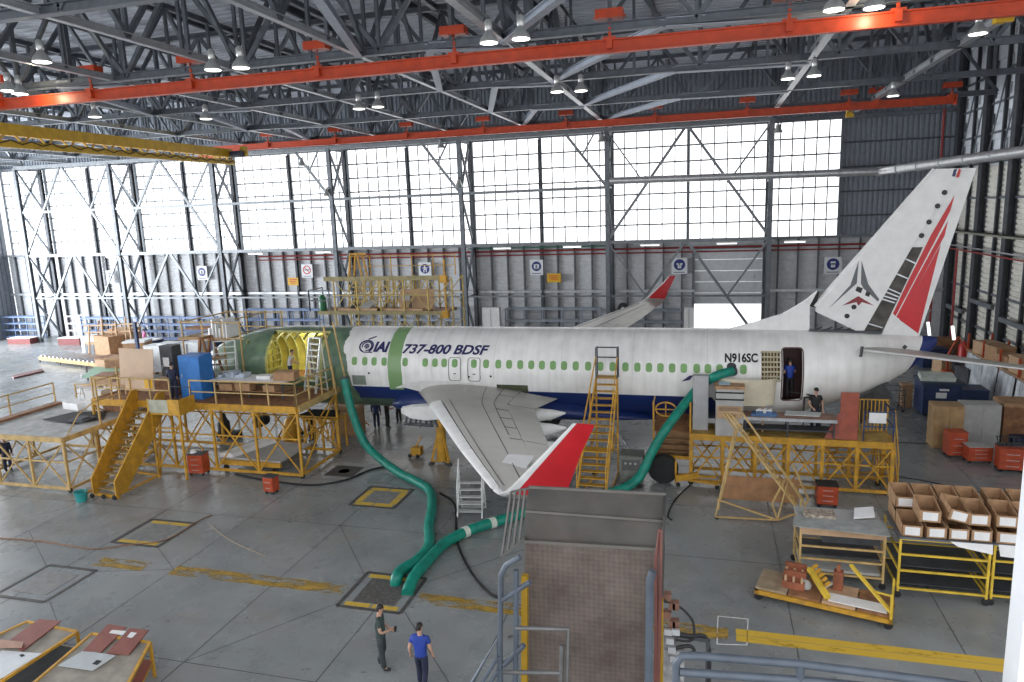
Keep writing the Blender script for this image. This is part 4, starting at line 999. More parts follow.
# crates and trestle on the low dock
def crate(nm, lab, cat_, c, d, m, rz=0, lid=None, group=None, part='lid'):
    t = thing(nm, lab, cat_, c, group, rz=rz); MB().bx(-d[0]/2,d[0]/2,-d[1]/2,d[1]/2,0,d[2]*.92).build('body', m, t)
    MB().bx(-d[0]/2-.02,d[0]/2+.02,-d[1]/2-.02,d[1]/2+.02,d[2]*.92,d[2]).build(part, lid or m, t); return t
crate('storage_box', 'brown box on the low dock behind the white post', 'box', (-27.7,27.5,2.5), (1.1,.6,.8), DARKWOOD, 0, CARD)
crate('storage_box', 'pale carton stacked beside the brown box on the low dock', 'box', (-29.0,27.6,2.5), (.9,.6,1.0), PAPER, .1, PAPER)
crate('storage_box', 'flat white board stack on the low dock next to the rail', 'box', (-30.3,27.6,2.5), (1.2,.8,.35), PAPER, -.2, PAPER)
for k, (x, lab) in enumerate(((-28.3,'pale trestle frame at the far end of the low dock, near the brown box'),(-29.9,'pale trestle frame at the far end of the low dock, near the white boards'))):
    t = thing('trestle', lab, 'trestle', (x,28.0,2.5), 'trestles on the low dock', rz=.2*k)
    for sx in (-1,1):
        for sy in (-1,1): MB().beam((sx*.45,sy*.3,0),(sx*.4,sy*.06,.95),.045).build('leg', GALV, t)
    MB().beam((-.5,0,.97),(.5,0,.97),.09,.06).build('beam', GALV, t)
# B: upper dock at the nose
ZB_ = 3.32
B = thing('work_dock', 'long yellow nose dock with railings in front of the green fuselage section', 'dock', (-22.5, 28.5, 0))
scaffold(B, -28.3, -17.25, 26.6, 30.0, ZB_, YEL, 5, 1, .3, DARKWOOD)
b = MB(); b.rail([(-28.2+k*1.1,26.6,ZB_) for k in range(5)],1.05,.03); b.build('guard_rail', PALEYEL, B)
b = MB(); b.rail([(-22.7+.01,26.6,ZB_)]+[(-22.7+1.36*k,26.6,ZB_) for k in range(1,5)],1.05,.03); b.build('guard_rail', PALEYEL, B)
b = MB(); b.rail([(-17.25,26.6,ZB_),(-17.25,27.7,ZB_),(-17.25,28.8,ZB_),(-17.25,29.9,ZB_)],1.05,.03); b.build('guard_rail', PALEYEL, B)
b = MB(); b.bx(-28.3,-17.25,26.52,26.56,ZB_-.3,ZB_-.05); b.build('fascia', YEL, B)
b = MB(); b.bx(-17.17,-17.1,26.6,30.6,ZB_-.25,ZB_+.02); b.build('fascia', PALEYEL, B)
# low bench table with white sheet
t = thing('work_bench', 'long low bench under a white sheet behind the nose dock railing', 'bench', (-20.4,28.3,ZB_))
b = MB(); b.bx(-22.4,-18.4,27.6,28.9,ZB_+.78,ZB_+.84); b.build('bench_top', PAPER, t)
for x in (-22.2,-20.4,-18.6):
    for y in (27.7,28.8): MB().beam((x,y,ZB_),(x,y,ZB_+.78),.06).build('leg', DARKSTEEL, t)
MB().bx(-22.3,-18.5,27.7,28.8,ZB_+.3,ZB_+.34).build('shelf', DARKWOOD, t)
for k, (x, y, d, m, lab) in enumerate(((-21.6,27.9,(.7,.5,.32),CARD,'cardboard box under the white bench, first from the blue cabinet'),(-20.7,27.9,(.8,.5,.36),CARD,'cardboard box under the white bench, second from the blue cabinet'),(-19.3,27.9,(.6,.5,.3),CARD,'cardboard box under the white bench near the railing corner'))): crate('cardboard_box', lab, 'box', (x,y,ZB_+.34), d, m)
crate('cardboard_box', 'open cardboard carton standing on the end of the white bench', 'box', (-18.6,28.1,ZB_+.84), (1.0,.6,.4), CARD, .15)
crate('tool_case', 'white case on the bench beside the carton', 'case', (-19.8,28.2,ZB_+.84), (.7,.4,.16), PAPER, .1)
c = MB()
for k in range(5): c.prism([(-22.3+.28*k,28.1,ZB_+.84),(-21.95+.28*k,28.0+.05*(k%2),ZB_+.84),(-21.9+.28*k,28.5,ZB_+.84),(-22.25+.28*k,28.55,ZB_+.84)],(.04,.02,.14+.08*(k%3)))
tag(c.build('plastic_sheet', mat('sheet_blue_grey', (.40,.45,.52), .4, var=.2)), 'crumpled grey plastic sheet at the blue cabinet end of the bench', 'sheet')
# blue cabinet, dark cabinet, plywood boards
def cabinet(nm, lab, c, d, m, rz=0, doors=2, extra=None):
    t = thing(nm, lab, 'cabinet', c, None, rz=rz); x, y, z = d[0]/2, d[1]/2, d[2]
    MB().bx(-x,x,-y,y,0,z).build('body', m, t)
    for k in range(doors):
        w_ = d[0]/doors; dd = MB().bx(-x+w_*k+.02,-x+w_*(k+1)-.02,-y-.025,-y,.06,z-.05).build('door', m, t)
        MB().beam((-x+w_*(k+.85 if k == 0 and doors > 1 else k+.15),-y-.05,z*.5),(-x+w_*(k+.85 if k == 0 and doors > 1 else k+.15),-y-.05,z*.58),.03).build('handle', GALV, dd)
    if extra: extra(t, x, y, z)
    return t
cabinet('steel_cabinet', 'tall bright blue cabinet on the nose dock', (-23.05,27.6,ZB_), (1.15,.9,2.05), BLUEBOX, 0, 1)
def paper_on(t, x, y, z): MB().bx(-.2,.15,-y-.04,-y-.027,z*.55,z*.75).build('paper_sheet', PAPER, t)
cabinet('steel_cabinet', 'tall dark grey cabinet with paper sheet behind the dock worker', (-25.35,28.7,ZB_), (.75,.6,2.25), DARKSTEEL, 0, 1, paper_on)
t = thing('plywood_sheet', 'large upright plywood sheet behind the dock railing', 'plywood', (-26.6,27.95,ZB_)); MB().prism([(-27.4,27.5,ZB_+.5),(-25.5,27.5,ZB_+.45),(-25.5,27.75,ZB_+2.2),(-27.5,27.75,ZB_+2.25)],(0,.03,0)).build('sheet', mat('pale_plywood', (.62,.46,.33), .7, var=.04, scale=2), t); MB().beam((-27.2,27.55,ZB_),(-27.2,27.6,ZB_+.6),.08).beam((-25.8,27.55,ZB_),(-25.8,27.6,ZB_+.6),.08).build('support', WOOD, t)
t = thing('plywood_sheet', 'short plywood board with yellow notice on the dock railing', 'plywood', (-25.5,26.75,ZB_)); MB().bx(-26.3,-24.7,26.66,26.7,ZB_+.45,ZB_+1.1).build('sheet', mat('pale_plywood', (.62,.46,.33)), t); MB().bx(-25.2,-24.75,26.645,26.66,ZB_+.6,ZB_+1.05).build('yellow_notice', SIGNY, t)
crate('wooden_crate', 'brown wooden crate at the dock worker’s feet', 'crate', (-24.95,27.9,ZB_), (1.0,.7,.8), DARKWOOD, 0, WOOD)
crate('wooden_crate', 'small wooden crate left on the far corner of the nose dock', 'crate', (-27.8,28.6,ZB_), (.8,.8,.9), WOOD, .1, CARD)
crate('cardboard_box', 'carton on top of the small crate at the nose dock corner', 'box', (-27.8,28.6,ZB_+.9), (.7,.6,.7), CARD, .2)
# wooden A-frame trestle and white step ladders on the nose dock
def steps(nm, lab, c, w_, h, run, n, m, rz, railing=False, mr=None, deep=.2):
    """mobile step ladder: stringers rise towards +Y"""
    t = thing(nm, lab, 'ladder', c, None, rz=rz)
    for s in (-1, 1):
        MB().beam((s*w_/2,0,0),(s*w_/2,run,h),.05,.09).build('stringer', m, t)
        MB().beam((s*w_/2,run+.55*run*.6,0),(s*w_/2,run,h),.045).build('rear_leg', m, t)
    for k in range(1, n+1):
        q = k/n; MB().bx(-w_/2,w_/2,run*q-deep/2,run*q+deep/2,h*q-.02,h*q+.015).build('tread', m, t)
    b = MB(); b.beam((-w_/2,run*1.25,.25*h),(w_/2,run*1.25,.25*h),.035); b.beam((-w_/2,run*1.32,.03),(w_/2,run*1.32,.03),.035)
    for s in (-1, 1): b.beam((s*w_/2,run*.4,h*.4),(s*w_/2,run*1.2,h*.4),.03)
    b.build('brace', m, t)
    if railing:
        for s in (-1, 1):
            b = MB(); b.beam((s*w_/2,run*.15,h*.15),(s*w_/2,run*.15,h*.15+.9),.035); b.beam((s*w_/2,run,h),(s*w_/2,run,h+.95),.035); b.beam((s*w_/2,run*.15,h*.15+.9),(s*w_/2,run,h+.95),.035); b.beam((s*w_/2,run*.6,h*.6),(s*w_/2,run*.6,h*.6+.92),.03); b.beam((s*w_/2,run*.15,h*.15+.5),(s*w_/2,run,h+.5),.025); b.build('handrail', mr or m, t)
    return t
LAD = mat('ladder_aluminium', (.68,.70,.68), .4, .3, var=.05)
steps('step_ladder', 'white step ladder leaning at the nose side of the cargo opening', (-22.6,29.0,ZB_), 1.0, 2.3, .8, 8, LAD, .5)
steps('step_ladder', 'white step ladder standing aft of the cargo opening', (-18.0,29.0,ZB_), .8, 2.55, .55, 9, LAD, -.35)
t = thing('access_scaffold', 'slim timber pole frame rising past the green primer section', 'frame', (-16.9,29.9,0)); b = MB(); b.beam((-16.95,29.6,ZB_-.2),(-17.35,29.6,6.4),.08).build('pole', PALEYEL, t); MB().beam((-16.5,29.9,ZB_-.2),(-16.9,29.7,6.6),.06).build('pole', PALEYEL, t)
t = thing('trestle', 'rusty A-frame trestle beside the blue cabinet', 'trestle', (-23.6,29.2,ZB_)); b = MB()
for y in (28.9,29.6): b.beam((-24.2,y,ZB_),(-23.7,y,ZB_+2.6),.1); b.beam((-23.0,y,ZB_),(-23.6,y,ZB_+2.6),.1); b.beam((-24.0,y,ZB_+1.1),(-23.3,y,ZB_+1.1),.08)
b.beam((-23.65,28.8,ZB_+2.55),(-23.65,29.7,ZB_+2.55),.1); b.build('frame', DARKWOOD, t); MB().bx(-24.4,-22.9,28.8,29.7,ZB_+1.5,ZB_+1.56).build('board', WOOD, t)
# nose frame and covers round the cockpit
t = thing('access_scaffold', 'pale scaffold frame standing around the cockpit roof', 'frame', (-24.2,30.4,0)); b = MB()
for x in (-25.6,-24.4,-23.2,-22.2):
    for y in (29.95,33.6): b.beam((x,y,ZB_-.3 if y < 31 else 0),(x,y,6.6),.06)
for z in (5.7,6.5):
    for y in (29.95,33.6): b.beam((-25.8,y,z),(-22.0,y,z),.06)
    for x in (-25.6,-23.2): b.beam((x,29.95,z),(x,33.6,z),.06)
b.build('tube_frame', PALEYEL, t); b = MB(); b.bx(-25.8,-22.9,29.8,30.9,5.62,5.68); b.build('plank', WOOD, t)
t = thing('dust_cover', 'white sheet draped on the scaffold above the cockpit', 'sheet', (-23.6,30.3,5.7)); b = MB()
for k in range(6): b.prism([(-24.1+.2*k,30.0,5.7),(-23.95+.2*k,29.9,5.7),(-23.9+.2*k,30.8,5.72),(-24.05+.2*k,30.9,5.72)],(.03,0,.5+.22*((k*2)%3)))
b.build('drape', PAPER, t)
# C: yellow staircase up to the nose dock
t = thing('access_stairs', 'solid sided yellow mobile staircase leading to the nose dock', 'stairs', (-24.5,23.1,0))
bl, br = V((-25.35,23.15,0)), V((-24.0,23.0,0)); tl, tr = V((-25.75,26.4,3.1)), V((-24.1,26.2,3.1))
for a, e in ((bl,tl),(br,tr)):
    d_ = (e-a); P = [a+V((0,0,.12)), a+V((0,.55,.12)), e+V((0,.3,-.1)), e+V((0,.3,.75)), e+V((0,-.1,.75)), a+V((0,0,.8))]
    MB().prism(P,(.07,0,0)).build('side_panel', YEL, t)
b = MB()
for k in range(1, 13):
    q = k/13; c0, c1 = bl.lerp(tl,q), br.lerp(tr,q); b.prism([c0+V((.07,0,.0)), c1+V((0,0,0)), c1+V((0,.28,0)), c0+V((.07,.28,0))],(0,0,.03))
b.build('treads', mat('tread_worn', (.42,.32,.16), .6, var=.2), t)
b = MB(); b.beam(bl+V((0,.1,.08)), br+V((.1,.1,.08)), .1, .12); b.beam(bl+V((0,2.6,.1)), br+V((0,2.6,.1)), .08)
for e in (tl, tr): b.beam(e, (e.x, e.y-.5, .1), .09); b.beam((e.x,e.y-.5,.1),(e.x,bl.y,.1),.08); b.beam((e.x,e.y-.2,1.6),(e.x,bl.y+.6,.6),.05)
b.build('under_frame', YEL, t); b = MB()
for x in (-25.2,-24.6,-24.05): castor(b, x, 22.98, .1)
b.build('casters', BLACK, t)
t2 = thing('landing_platform', 'small yellow landing with clear side screen at the stair head', 'platform', (-23.3,26.3,2.6))
b = MB(); b.bx(-24.1,-22.4,25.5,26.5,3.02,3.1); b.build('deck', YEL, t2); b = MB(); b.bx(-22.44,-22.4,25.5,26.5,3.1,3.75); b.bx(-23.0,-22.4,25.46,25.5,3.1,3.75); b.build('side_panel', YEL, t2); MB().bx(-24.1,-24.02,25.46,25.5,3.1,3.75).build('side_panel', YEL, t2)
MB().bx(-24.02,-23.0,25.47,25.49,3.12,3.72).build('screen', mat('screen_haze', (.42,.42,.33), .3, var=.1), t2)
for x in (-24.0,-22.5): MB().beam((x,25.55,.0),(x,25.55,3.0),.09).build('leg', YEL, t2)
b = MB(); b.beam((-24.0,25.55,.4),(-22.5,25.55,2.7),.06); b.beam((-24,25.55,2.4),(-22.5,25.55,2.4),.06); b.build('bracing', YEL, t2)
b = MB(); b.pipe([(-22.5,26.4,3.1),(-22.5,26.4,4.1),(-23.6,26.4,4.1)],.025,6); b.build('handrail', DARKSTEEL, t2)
# G: dock behind the fuselage
G_ = thing('work_dock', 'yellow lattice roof dock standing behind the fuselage crown', 'dock', (-19.3,41,0))
x0, x1 = -23.4, -14.9
LATY = mat('lattice_yellow', (.52,.38,.12), .5, var=.15)
b = MB(); b.bx(x0,x1,39.4,41.4,5.62,5.7); b.build('deck', DARKWOOD, G_)
b = MB(); b.beam((x0,39.4,5.62),(x1,39.4,5.62),.1,.22); b.beam((x0+.6,39.4,7.72),(x1,39.4,7.72),.12,.26); b.beam((x0,41.4,5.6),(x1,41.4,5.6),.1,.2); b.build('edge_beam', mat('dock_olive', (.30,.25,.12), .6, var=.15), G_)
for k in range(6):
    x = x0+1.2+k*1.55
    for y in (39.45,41.4): MB().beam((x,y,0),(x,y,7.7),.08).build('leg', LATY, G_)
b = MB()
for k in range(5):
    x = x0+1.2+k*1.55
    for y in (39.45,41.4):
        for z in (1.2,3.2,5.8): b.beam((x,y,z),(x+1.55,y,z+1.9),.05); b.beam((x+1.55,y,z),(x,y,z+1.9),.04)
        for z in (3.2,6.7): b.beam((x,y,z),(x+1.55,y,z),.05)
b.build('bracing', LATY, G_)
b = MB()
for k in range(9): x = x0+1.5+k*.55; b.beam((x,41.3,5.7),(x+.3,41.3,7.6),.06); b.beam((x+.5,41.3,5.7),(x+.1,41.3,7.6),.045); b.beam((x,40.6,5.7),(x+.2,40.6,7.2+.3*(k%3)),.06)
for z in (6.1,6.5,7.0): b.beam((x0+1.5,41.25,z),(x0+6,41.25,z),.06)
b.build('lattice', LATY, G_)
b = MB(); b.rail([(x0+1.8+1.4*k,40.6,7.75) for k in range(6)],1.25,.025,(.5,)); b.build('guard_rail', YEL, G_)
b = MB()
for s in (0,.9): b.beam((x0+1.9+s,40.2,7.75),(x0+2.1+s*.5,40.2,9.2),.1); b.beam((x0+1.9+s,40.9,7.75),(x0+2.1+s*.5,40.9,9.2),.1)
b.beam((x0+1.9,40.5,9.15),(x0+3,40.5,9.15),.12); b.build('hoist_frame', YEL, G_)
b = MB()
for z in (5.55,7.65): b.bx(x1-.2,x1+.2,39.2,39.6,z-.22,z+.22)
b.beam((x1,39.5,5.5),(x1,39.5,8.8),.1); b.build('corner_block', YEL, G_)
b = MB(); b.rail([(x0-.6,39.5,5.7),(x0-.6,41.2,5.7)],1.3,.03); b.rail([(x0-.6,39.5,5.7),(x0+.8,39.5,5.7)],1.3,.03); b.build('end_cage', STEEL, G_)
t = thing('plywood_sheet', 'plywood panel standing on the lattice dock behind the fuselage', 'plywood', (-17.2,40.2,5.7)); MB().prism([(-18.2,40.1,5.75),(-15.95,40.1,5.75),(-15.95,40.4,6.95),(-18.2,40.4,6.95)],(0,.04,0)).build('sheet', WOOD, t); MB().beam((-17.0,40.45,5.7),(-17.0,40.42,6.85),.08).build('batten', DARKWOOD, t)
for k, (x, lab) in enumerate(((-20.5,'wooden plank across the deck before the plywood panel'),(-17.8,'second wooden plank lying by the foot of the plywood panel'))): tag(MB().bx(x-1.6,x+1.4,39.5,39.8,5.7,5.86).build('plank', WOOD), lab, 'plank')
t = thing('tool_bag', 'black tool bag with cloth on the lattice dock', 'bag', (-20.8,40.0,5.86)); MB().lathe((-21.0,39.9,5.7),[(.35,0),(.4,.15),(.3,.32),(.1,.38)],10).build('bag', BLACK, t, 40); MB().prism([(-20.8,39.6,5.86),(-20.0,39.6,5.86),(-19.6,39.9,6.2),(-20.0,40.1,6.25)],(0,.05,.1)).build('cloth', GREYBOX, t)
t = thing('work_chair', 'grey stool against the plywood panel', 'stool', (-17.5,39.9,5.86)); MB().bx(-17.8,-17.3,39.75,40.05,6.3,6.7).build('seat', GREYBOX, t); b = MB()
for x in (-17.75,-17.35):
    for y in (39.8,40.0): MB().beam((x,y,5.7),(x,y,6.3),.05).build('leg', DARKSTEEL, t)
t = thing('gas_bottle', 'green gas bottle on the end cage of the lattice dock', 'bottle', (-23.3,39.9,5.7)); MB().lathe((-23.3,39.9,5.7),[(.22,0),(.24,.1),(.24,.75),(.12,.95),(.06,1.0)],14).build('body', mat('bottle_green', (.02,.16,.07), .4), t, 40); MB().lathe((-23.3,39.9,6.7),[(.05,0),(.06,.1)],8).build('valve', GALV, t)
# D: tall ladder stair against the cabin
t = thing('access_stairs', 'tall narrow yellow stair tower leaning to the cabin windows', 'stairs', (-4.2,27,0))
fl, fr, ml, mr_, hl, hr = V((-4.85,26.3,.1)), V((-3.7,26.3,.1)), V((-4.72,27.2,1.75)), V((-3.62,27.2,1.75)), V((-4.45,29.3,4.3)), V((-3.55,29.3,4.3))
for a, e in ((fl,ml),(fr,mr_),(ml+V((0,.5,0)),hl),(mr_+V((0,.5,0)),hr)): MB().beam(a, e, .06, .14).build('stringer', YEL, t)
for k in range(1, 7): q = k/7; MB().prism([fl.lerp(ml,q), fr.lerp(mr_,q), fr.lerp(mr_,q)+V((0,.24,0)), fl.lerp(ml,q)+V((0,.24,0))],(0,0,.035)).build('tread', YEL, t)
for k in range(1, 10): q = k/10; a, e = (ml+V((0,.5,0))).lerp(hl,q), (mr_+V((0,.5,0))).lerp(hr,q); MB().prism([a, e, e+V((0,.24,0)), a+V((0,.24,0))],(0,0,.035)).build('tread', YEL, t)
MB().prism([ml, mr_, mr_+V((0,.55,0)), ml+V((0,.55,0))],(0,0,.05)).build('landing', YEL, t)
MB().prism([hl, hr, hr+V((0,.45,0)), hl+V((0,.45,0))],(0,0,.06)).build('platform', mat('platform_ply', (.48,.28,.09), .6), t)
for a, e in ((fl,ml),(fr,mr_),(ml,hl),(mr_,hr)):
    b = MB(); b.beam(a.lerp(e,.08)+V((0,0,.95)), e+V((0,0,.95)), .045); 
    for q in (.1,.55,1): p = a.lerp(e,q); b.beam(p, p+V((0,0,.95)), .04)
    b.build('handrail', YEL, t)
b = MB(); 
for e in (hl, hr): b.beam(e, e+V((0,0,1.3)), .05); b.beam(e+V((0,.42,0)), e+V((0,.42,1.3)), .05); b.beam(e+V((0,0,1.3)), e+V((0,.42,1.3)), .05)
b.beam(hl+V((0,.42,1.28)), hr+V((0,.42,1.28)), .05); b.beam(hl+V((0,.42,.85)), hr+V((0,.42,.85)), .05); b.build('platform_rail', DARKSTEEL, t)
b = MB(); 
for e in (hl, hr): b.beam(e, (e.x,29.3,.1), .07); b.beam((e.x,29.3,2.2),(e.x,27.4,1.7),.05)
b.beam((hl.x,29.3,1.2),(hr.x,29.3,1.2),.05); b.beam((hl.x,29.3,.1),(fl.x,26.3,.1),.06); b.beam((hr.x,29.3,.1),(fr.x,26.3,.1),.06); b.build('support_frame', YEL, t)
b = MB()
for x in (-4.85,-3.7): castor(b, x, 26.35, .1); castor(b, x+.25, 29.3, .1)
b.build('casters', BLACK, t)
# E: aft dock
ZE = 2.2
E_ = thing('work_dock', 'yellow aft dock with worn deck beneath the open rear door', 'dock', (3,30,0))
scaffold(E_, -.5, 7.0, 28.9, 30.4, ZE, YEL, 6, 1, .26, mat('deck_ochre', (.40,.26,.07), .6, var=.2), False, .13)
b = MB(); b.rail([(5.95,28.95,ZE),(7.0,28.95,ZE),(7.0,30.3,ZE)],1.15,.022); b.build('guard_rail', NAVYBOX, E_)
MB().bx(6.1,6.7,28.86,28.9,ZE+.75,ZE+1.15).build('white_notice', PAPER, E_)
b = MB(); b.rail([(3.95,30.35,ZE),(4.6,30.35,ZE)],1.3,.025); b.pipe([(3.3,30.35,ZE+1.5),(4.0,30.35,ZE+1.45),(4.6,30.35,ZE+1.25),(4.6,30.35,ZE)],.03,6); b.build('guard_rail', BLACK, E_)
b = MB()
for k in range(9): b.beam((5.9+k*.14,30.3,ZE),(5.9+k*.14,30.3,ZE+1.3),.04)
b.beam((5.8,30.3,ZE+1.3),(7.1,30.3,ZE+1.3),.05); b.build('slatted_screen', YEL, E_)
GREYC = mat('cabinet_pale_grey', (.42,.42,.43), .5, var=.05)
cabinet('electrical_cabinet', 'tall thin grey panel cabinet at the dock end by the hose', (-.15,29.6,ZE-.0), (.62,.4,2.3), GREYC, 0, 1)
t = thing('crated_unit', 'grey crated machine with black straps and open pale front on the aft dock', 'machine', (.95,29.3,ZE)); MB().bx(.45,1.5,28.75,29.8,ZE,ZE+2.0).build('body', GREYBOX, t); MB().bx(.4,1.55,28.7,29.85,ZE+1.95,ZE+2.06).build('lid', CARD, t); MB().bx(.5,1.45,28.68,28.75,ZE+.75,ZE+1.25).build('shelf_front', WOOD, t); b = MB(); b.bx(.43,1.52,28.7,29.82,ZE+1.5,ZE+1.55); b.bx(.43,1.52,28.7,29.82,ZE+1.78,ZE+1.83); b.build('strap', BLACK, t); MB().bx(.55,1.0,29.0,29.5,ZE+2.06,ZE+2.075).build('paper_sheet', mat('paper_blue', (.45,.6,.75), .6), t)
# curved beige fairing shell
rg = []
for k in range(9):
    a = R(200+k*17.5); rg.append([(1.62+1.2*math.cos(a), 29.95+.55*math.sin(a), ZE+1.1), (1.62+1.2*math.cos(a), 29.95+.55*math.sin(a)+.03, ZE+1.1), (1.62+1.27*math.cos(a), 29.95+.6*math.sin(a)+.03, ZE+2.2), (1.62+1.27*math.cos(a), 29.95+.6*math.sin(a), ZE+2.2)])
t = thing('fairing_shell', 'curved beige fairing shell propped before the rear service door', 'panel', (1.6,29.6,ZE)); MB().loft(rg).build('shell', mat('beige_shell', (.58,.53,.40), .5, var=.04), t, 50); b = MB()
for x in (.95,2.3): b.beam((x,29.55,ZE),(x,29.55,ZE+1.1),.08)
b.build('stand', WOOD, t)
t = thing('work_table', 'long brown work table with steel edge on the aft dock', 'table', (3.1,29.25,ZE)); MB().bx(1.5,5.0,28.95,29.8,ZE+.72,ZE+.78).build('table_top', mat('table_brown', (.30,.17,.12), .5, var=.15), t); MB().bx(1.5,5.0,28.9,28.95,ZE+.66,ZE+.78).build('edge', GALV, t); MB().bx(1.6,4.9,29.0,29.7,ZE+.25,ZE+.3).build('shelf', DARKSTEEL, t)
for x in (1.6,3.2,4.9):
    for y in (29.0,29.7): MB().beam((x,y,ZE),(x,y,ZE+.72),.06).build('leg', DARKSTEEL, t)
t = thing('folded_cloth', 'crumpled blue and white cloth on the brown work table', 'cloth', (2.2,29.3,ZE+.78)); b = MB()
for k in range(5): b.prism([(1.8+.18*k,29.1,ZE+.78),(2.05+.18*k,29.05,ZE+.78),(2.1+.16*k,29.5,ZE+.78),(1.85+.18*k,29.55,ZE+.78)],(.05,0,.1+.09*(k%2)))
b.build('blue_cloth', mat('cloth_blue', (.08,.16,.32), .7), t); b = MB()
for k in range(3): b.prism([(2.0+.2*k,29.2,ZE+.9),(2.2+.2*k,29.15,ZE+.88),(2.2+.2*k,29.4,ZE+.92)],(.02,.02,.12))
b.build('white_cloth', PAPER, t)
tag(MB().prism([(3.1,29.3,ZE+.8),(4.4,29.25,ZE+.8),(4.55,29.75,ZE+.83),(3.2,29.8,ZE+.83)],(0,0,.03)).build('pale_sheet', mat('panel_pale', (.55,.58,.56), .4)), 'flat pale panel on the brown work table near the black shirted worker', 'panel')
# red oxide boards
RO = mat('red_oxide_board', (.31,.062,.03), .55, var=.12)
t = thing('red_board', 'upright red oxide board at the stair end of the aft dock', 'board', (5.5,29.3,ZE)); MB().prism([(5.1,29.0,ZE),(5.75,29.0,ZE),(5.85,29.55,ZE+1.75),(5.2,29.55,ZE+1.75)],(0,.05,0)).build('board', RO, t); MB().bx(5.15,5.7,29.3,29.34,ZE+.8,ZE+.84).build('batten', DARKWOOD, t)
t = thing('red_board', 'darker red oxide board slumped against the upright red board', 'board', (4.9,29.2,ZE)); MB().prism([(4.55,29.0,ZE),(5.3,29.0,ZE),(5.45,29.3,ZE+.95),(5.1,29.3,ZE+.98)],(0,.05,0)).build('board', mat('red_oxide_dark', (.26,.06,.04), .6, var=.12), t); MB().bx(4.9,5.1,29.2,29.23,ZE+.3,ZE+.5).build('batten', DARKWOOD, t)
# dark cowl panel leaning behind, near the tail
t = thing('open_cowl', 'long dark open panel tilted up under the tail', 'panel', (6.4,31.4,0)); MB().prism([(5.7,30.7,3.1),(7.1,31.2,3.9),(7.45,31.2,3.35),(6.2,30.7,2.35)],(0,.18,.05)).build('panel', mat('panel_soot', (.035,.035,.035), .6, var=.2), t); b = MB(); b.beam((5.6,30.7,3.15),(7.2,31.2,4.0),.05); b.beam((7.2,31.2,4.0),(7.45,31.2,3.35),.05)
for k in range(6): q = k/5; b.beam(V((5.75,30.68,3.05)).lerp(V((7.1,31.18,3.85)),q), V((6.2,30.68,2.4)).lerp(V((7.45,31.18,3.35)),q), .03)
b.build('rim', DARKSTEEL, t); b = MB(); b.beam((6.2,30.8,0),(6.3,30.85,2.4),.08); b.beam((7.2,31.2,0),(7.3,31.3,3.3),.08); b.beam((6.2,30.8,.2),(7.2,31.2,.2),.06); b.build('stand', YEL, t)
# F: stair dock with wooden floor left of the aft dock
F = thing('work_dock', 'brown boarded stair dock where the green hose climbs to the cabin', 'dock', (-1.2,30.5,0))
MB().prism([(-2.05,29.6,2.0),(-.55,29.6,2.0),(-.55,31.2,2.6),(-2.05,31.2,2.6)],(0,0,.05)).build('deck', DARKWOOD, F); b = MB()
for k in range(4): b.prism([(-1.95,29.3,.95+.26*k),(-.6,29.3,.95+.26*k),(-.6,29.7,.95+.26*k),(-1.95,29.7,.95+.26*k)],(0,0,.04))
b.bx(-1.95,-.6,29.6,29.64,.95,2.0); b.build('boards', mat('board_umber', (.26,.15,.07), .7, var=.15), F); b = MB()
for x in (-2.05,-.55):
    b.beam((x,29.3,.15),(x,29.3,3.4),.07); b.beam((x,31.2,.15),(x,31.2,2.6),.07); b.beam((x,29.3,1.0),(x,31.2,1.0),.07); b.beam((x,29.3,3.3),(x,30.4,3.4),.05)
b.beam((-2.05,29.3,1.0),(-.55,29.3,1.0),.1,.14); b.beam((-2.2,29.2,.3),(-.4,29.2,.3),.07); b.build('frame', YEL, F)
b = MB(); b.pipe([V((-1.55+.42*math.cos(R(20*k)),29.35,3.05+.3*math.sin(R(20*k)))) for k in range(19)],.035,6,False); b.beam((-1.97,29.35,3.05),(-1.13,29.35,3.05),.04); b.beam((-1.55,29.35,2.75),(-1.55,29.35,3.35),.04); b.build('wheel_frame', YEL, F)
# spare aircraft wheel and tow bar under it
t = thing('spare_wheel', 'big black aircraft wheel on the floor beside the stair dock', 'wheel', (-1.6,28.9,0)); b = MB(); b.lathe((-1.62,28.9,.62),[(.34,-.2),(.56,-.2),(.62,-.12),(.62,.12),(.56,.2),(.34,.2)],28,'y'); b.build('tyre', BLACK, t, 40); MB().lathe((-1.62,28.9,.62),[(.35,-.1),(.1,-.14),(.1,.14),(.35,.1)],16,'y').build('hub', DARKSTEEL, t)
t = thing('tow_trolley', 'low yellow trolley frame reaching from the wheel to the aft dock leg', 'trolley', (-.3,28.7,0)); b = MB(); b.beam((-1.1,28.6,.35),(.6,28.5,.22),.08); b.beam((-1.1,28.6,1.1),(-1.1,28.6,.1),.07); b.beam((-1.1,28.4,.4),(-.2,28.7,.5),.12,.25); b.beam((-.9,28.9,.35),(.5,29.0,.35),.1); b.build('frame', YEL, t); b = MB(); castor(b,-1.0,28.55); castor(b,.55,28.5); b.build('casters', BLACK, t)
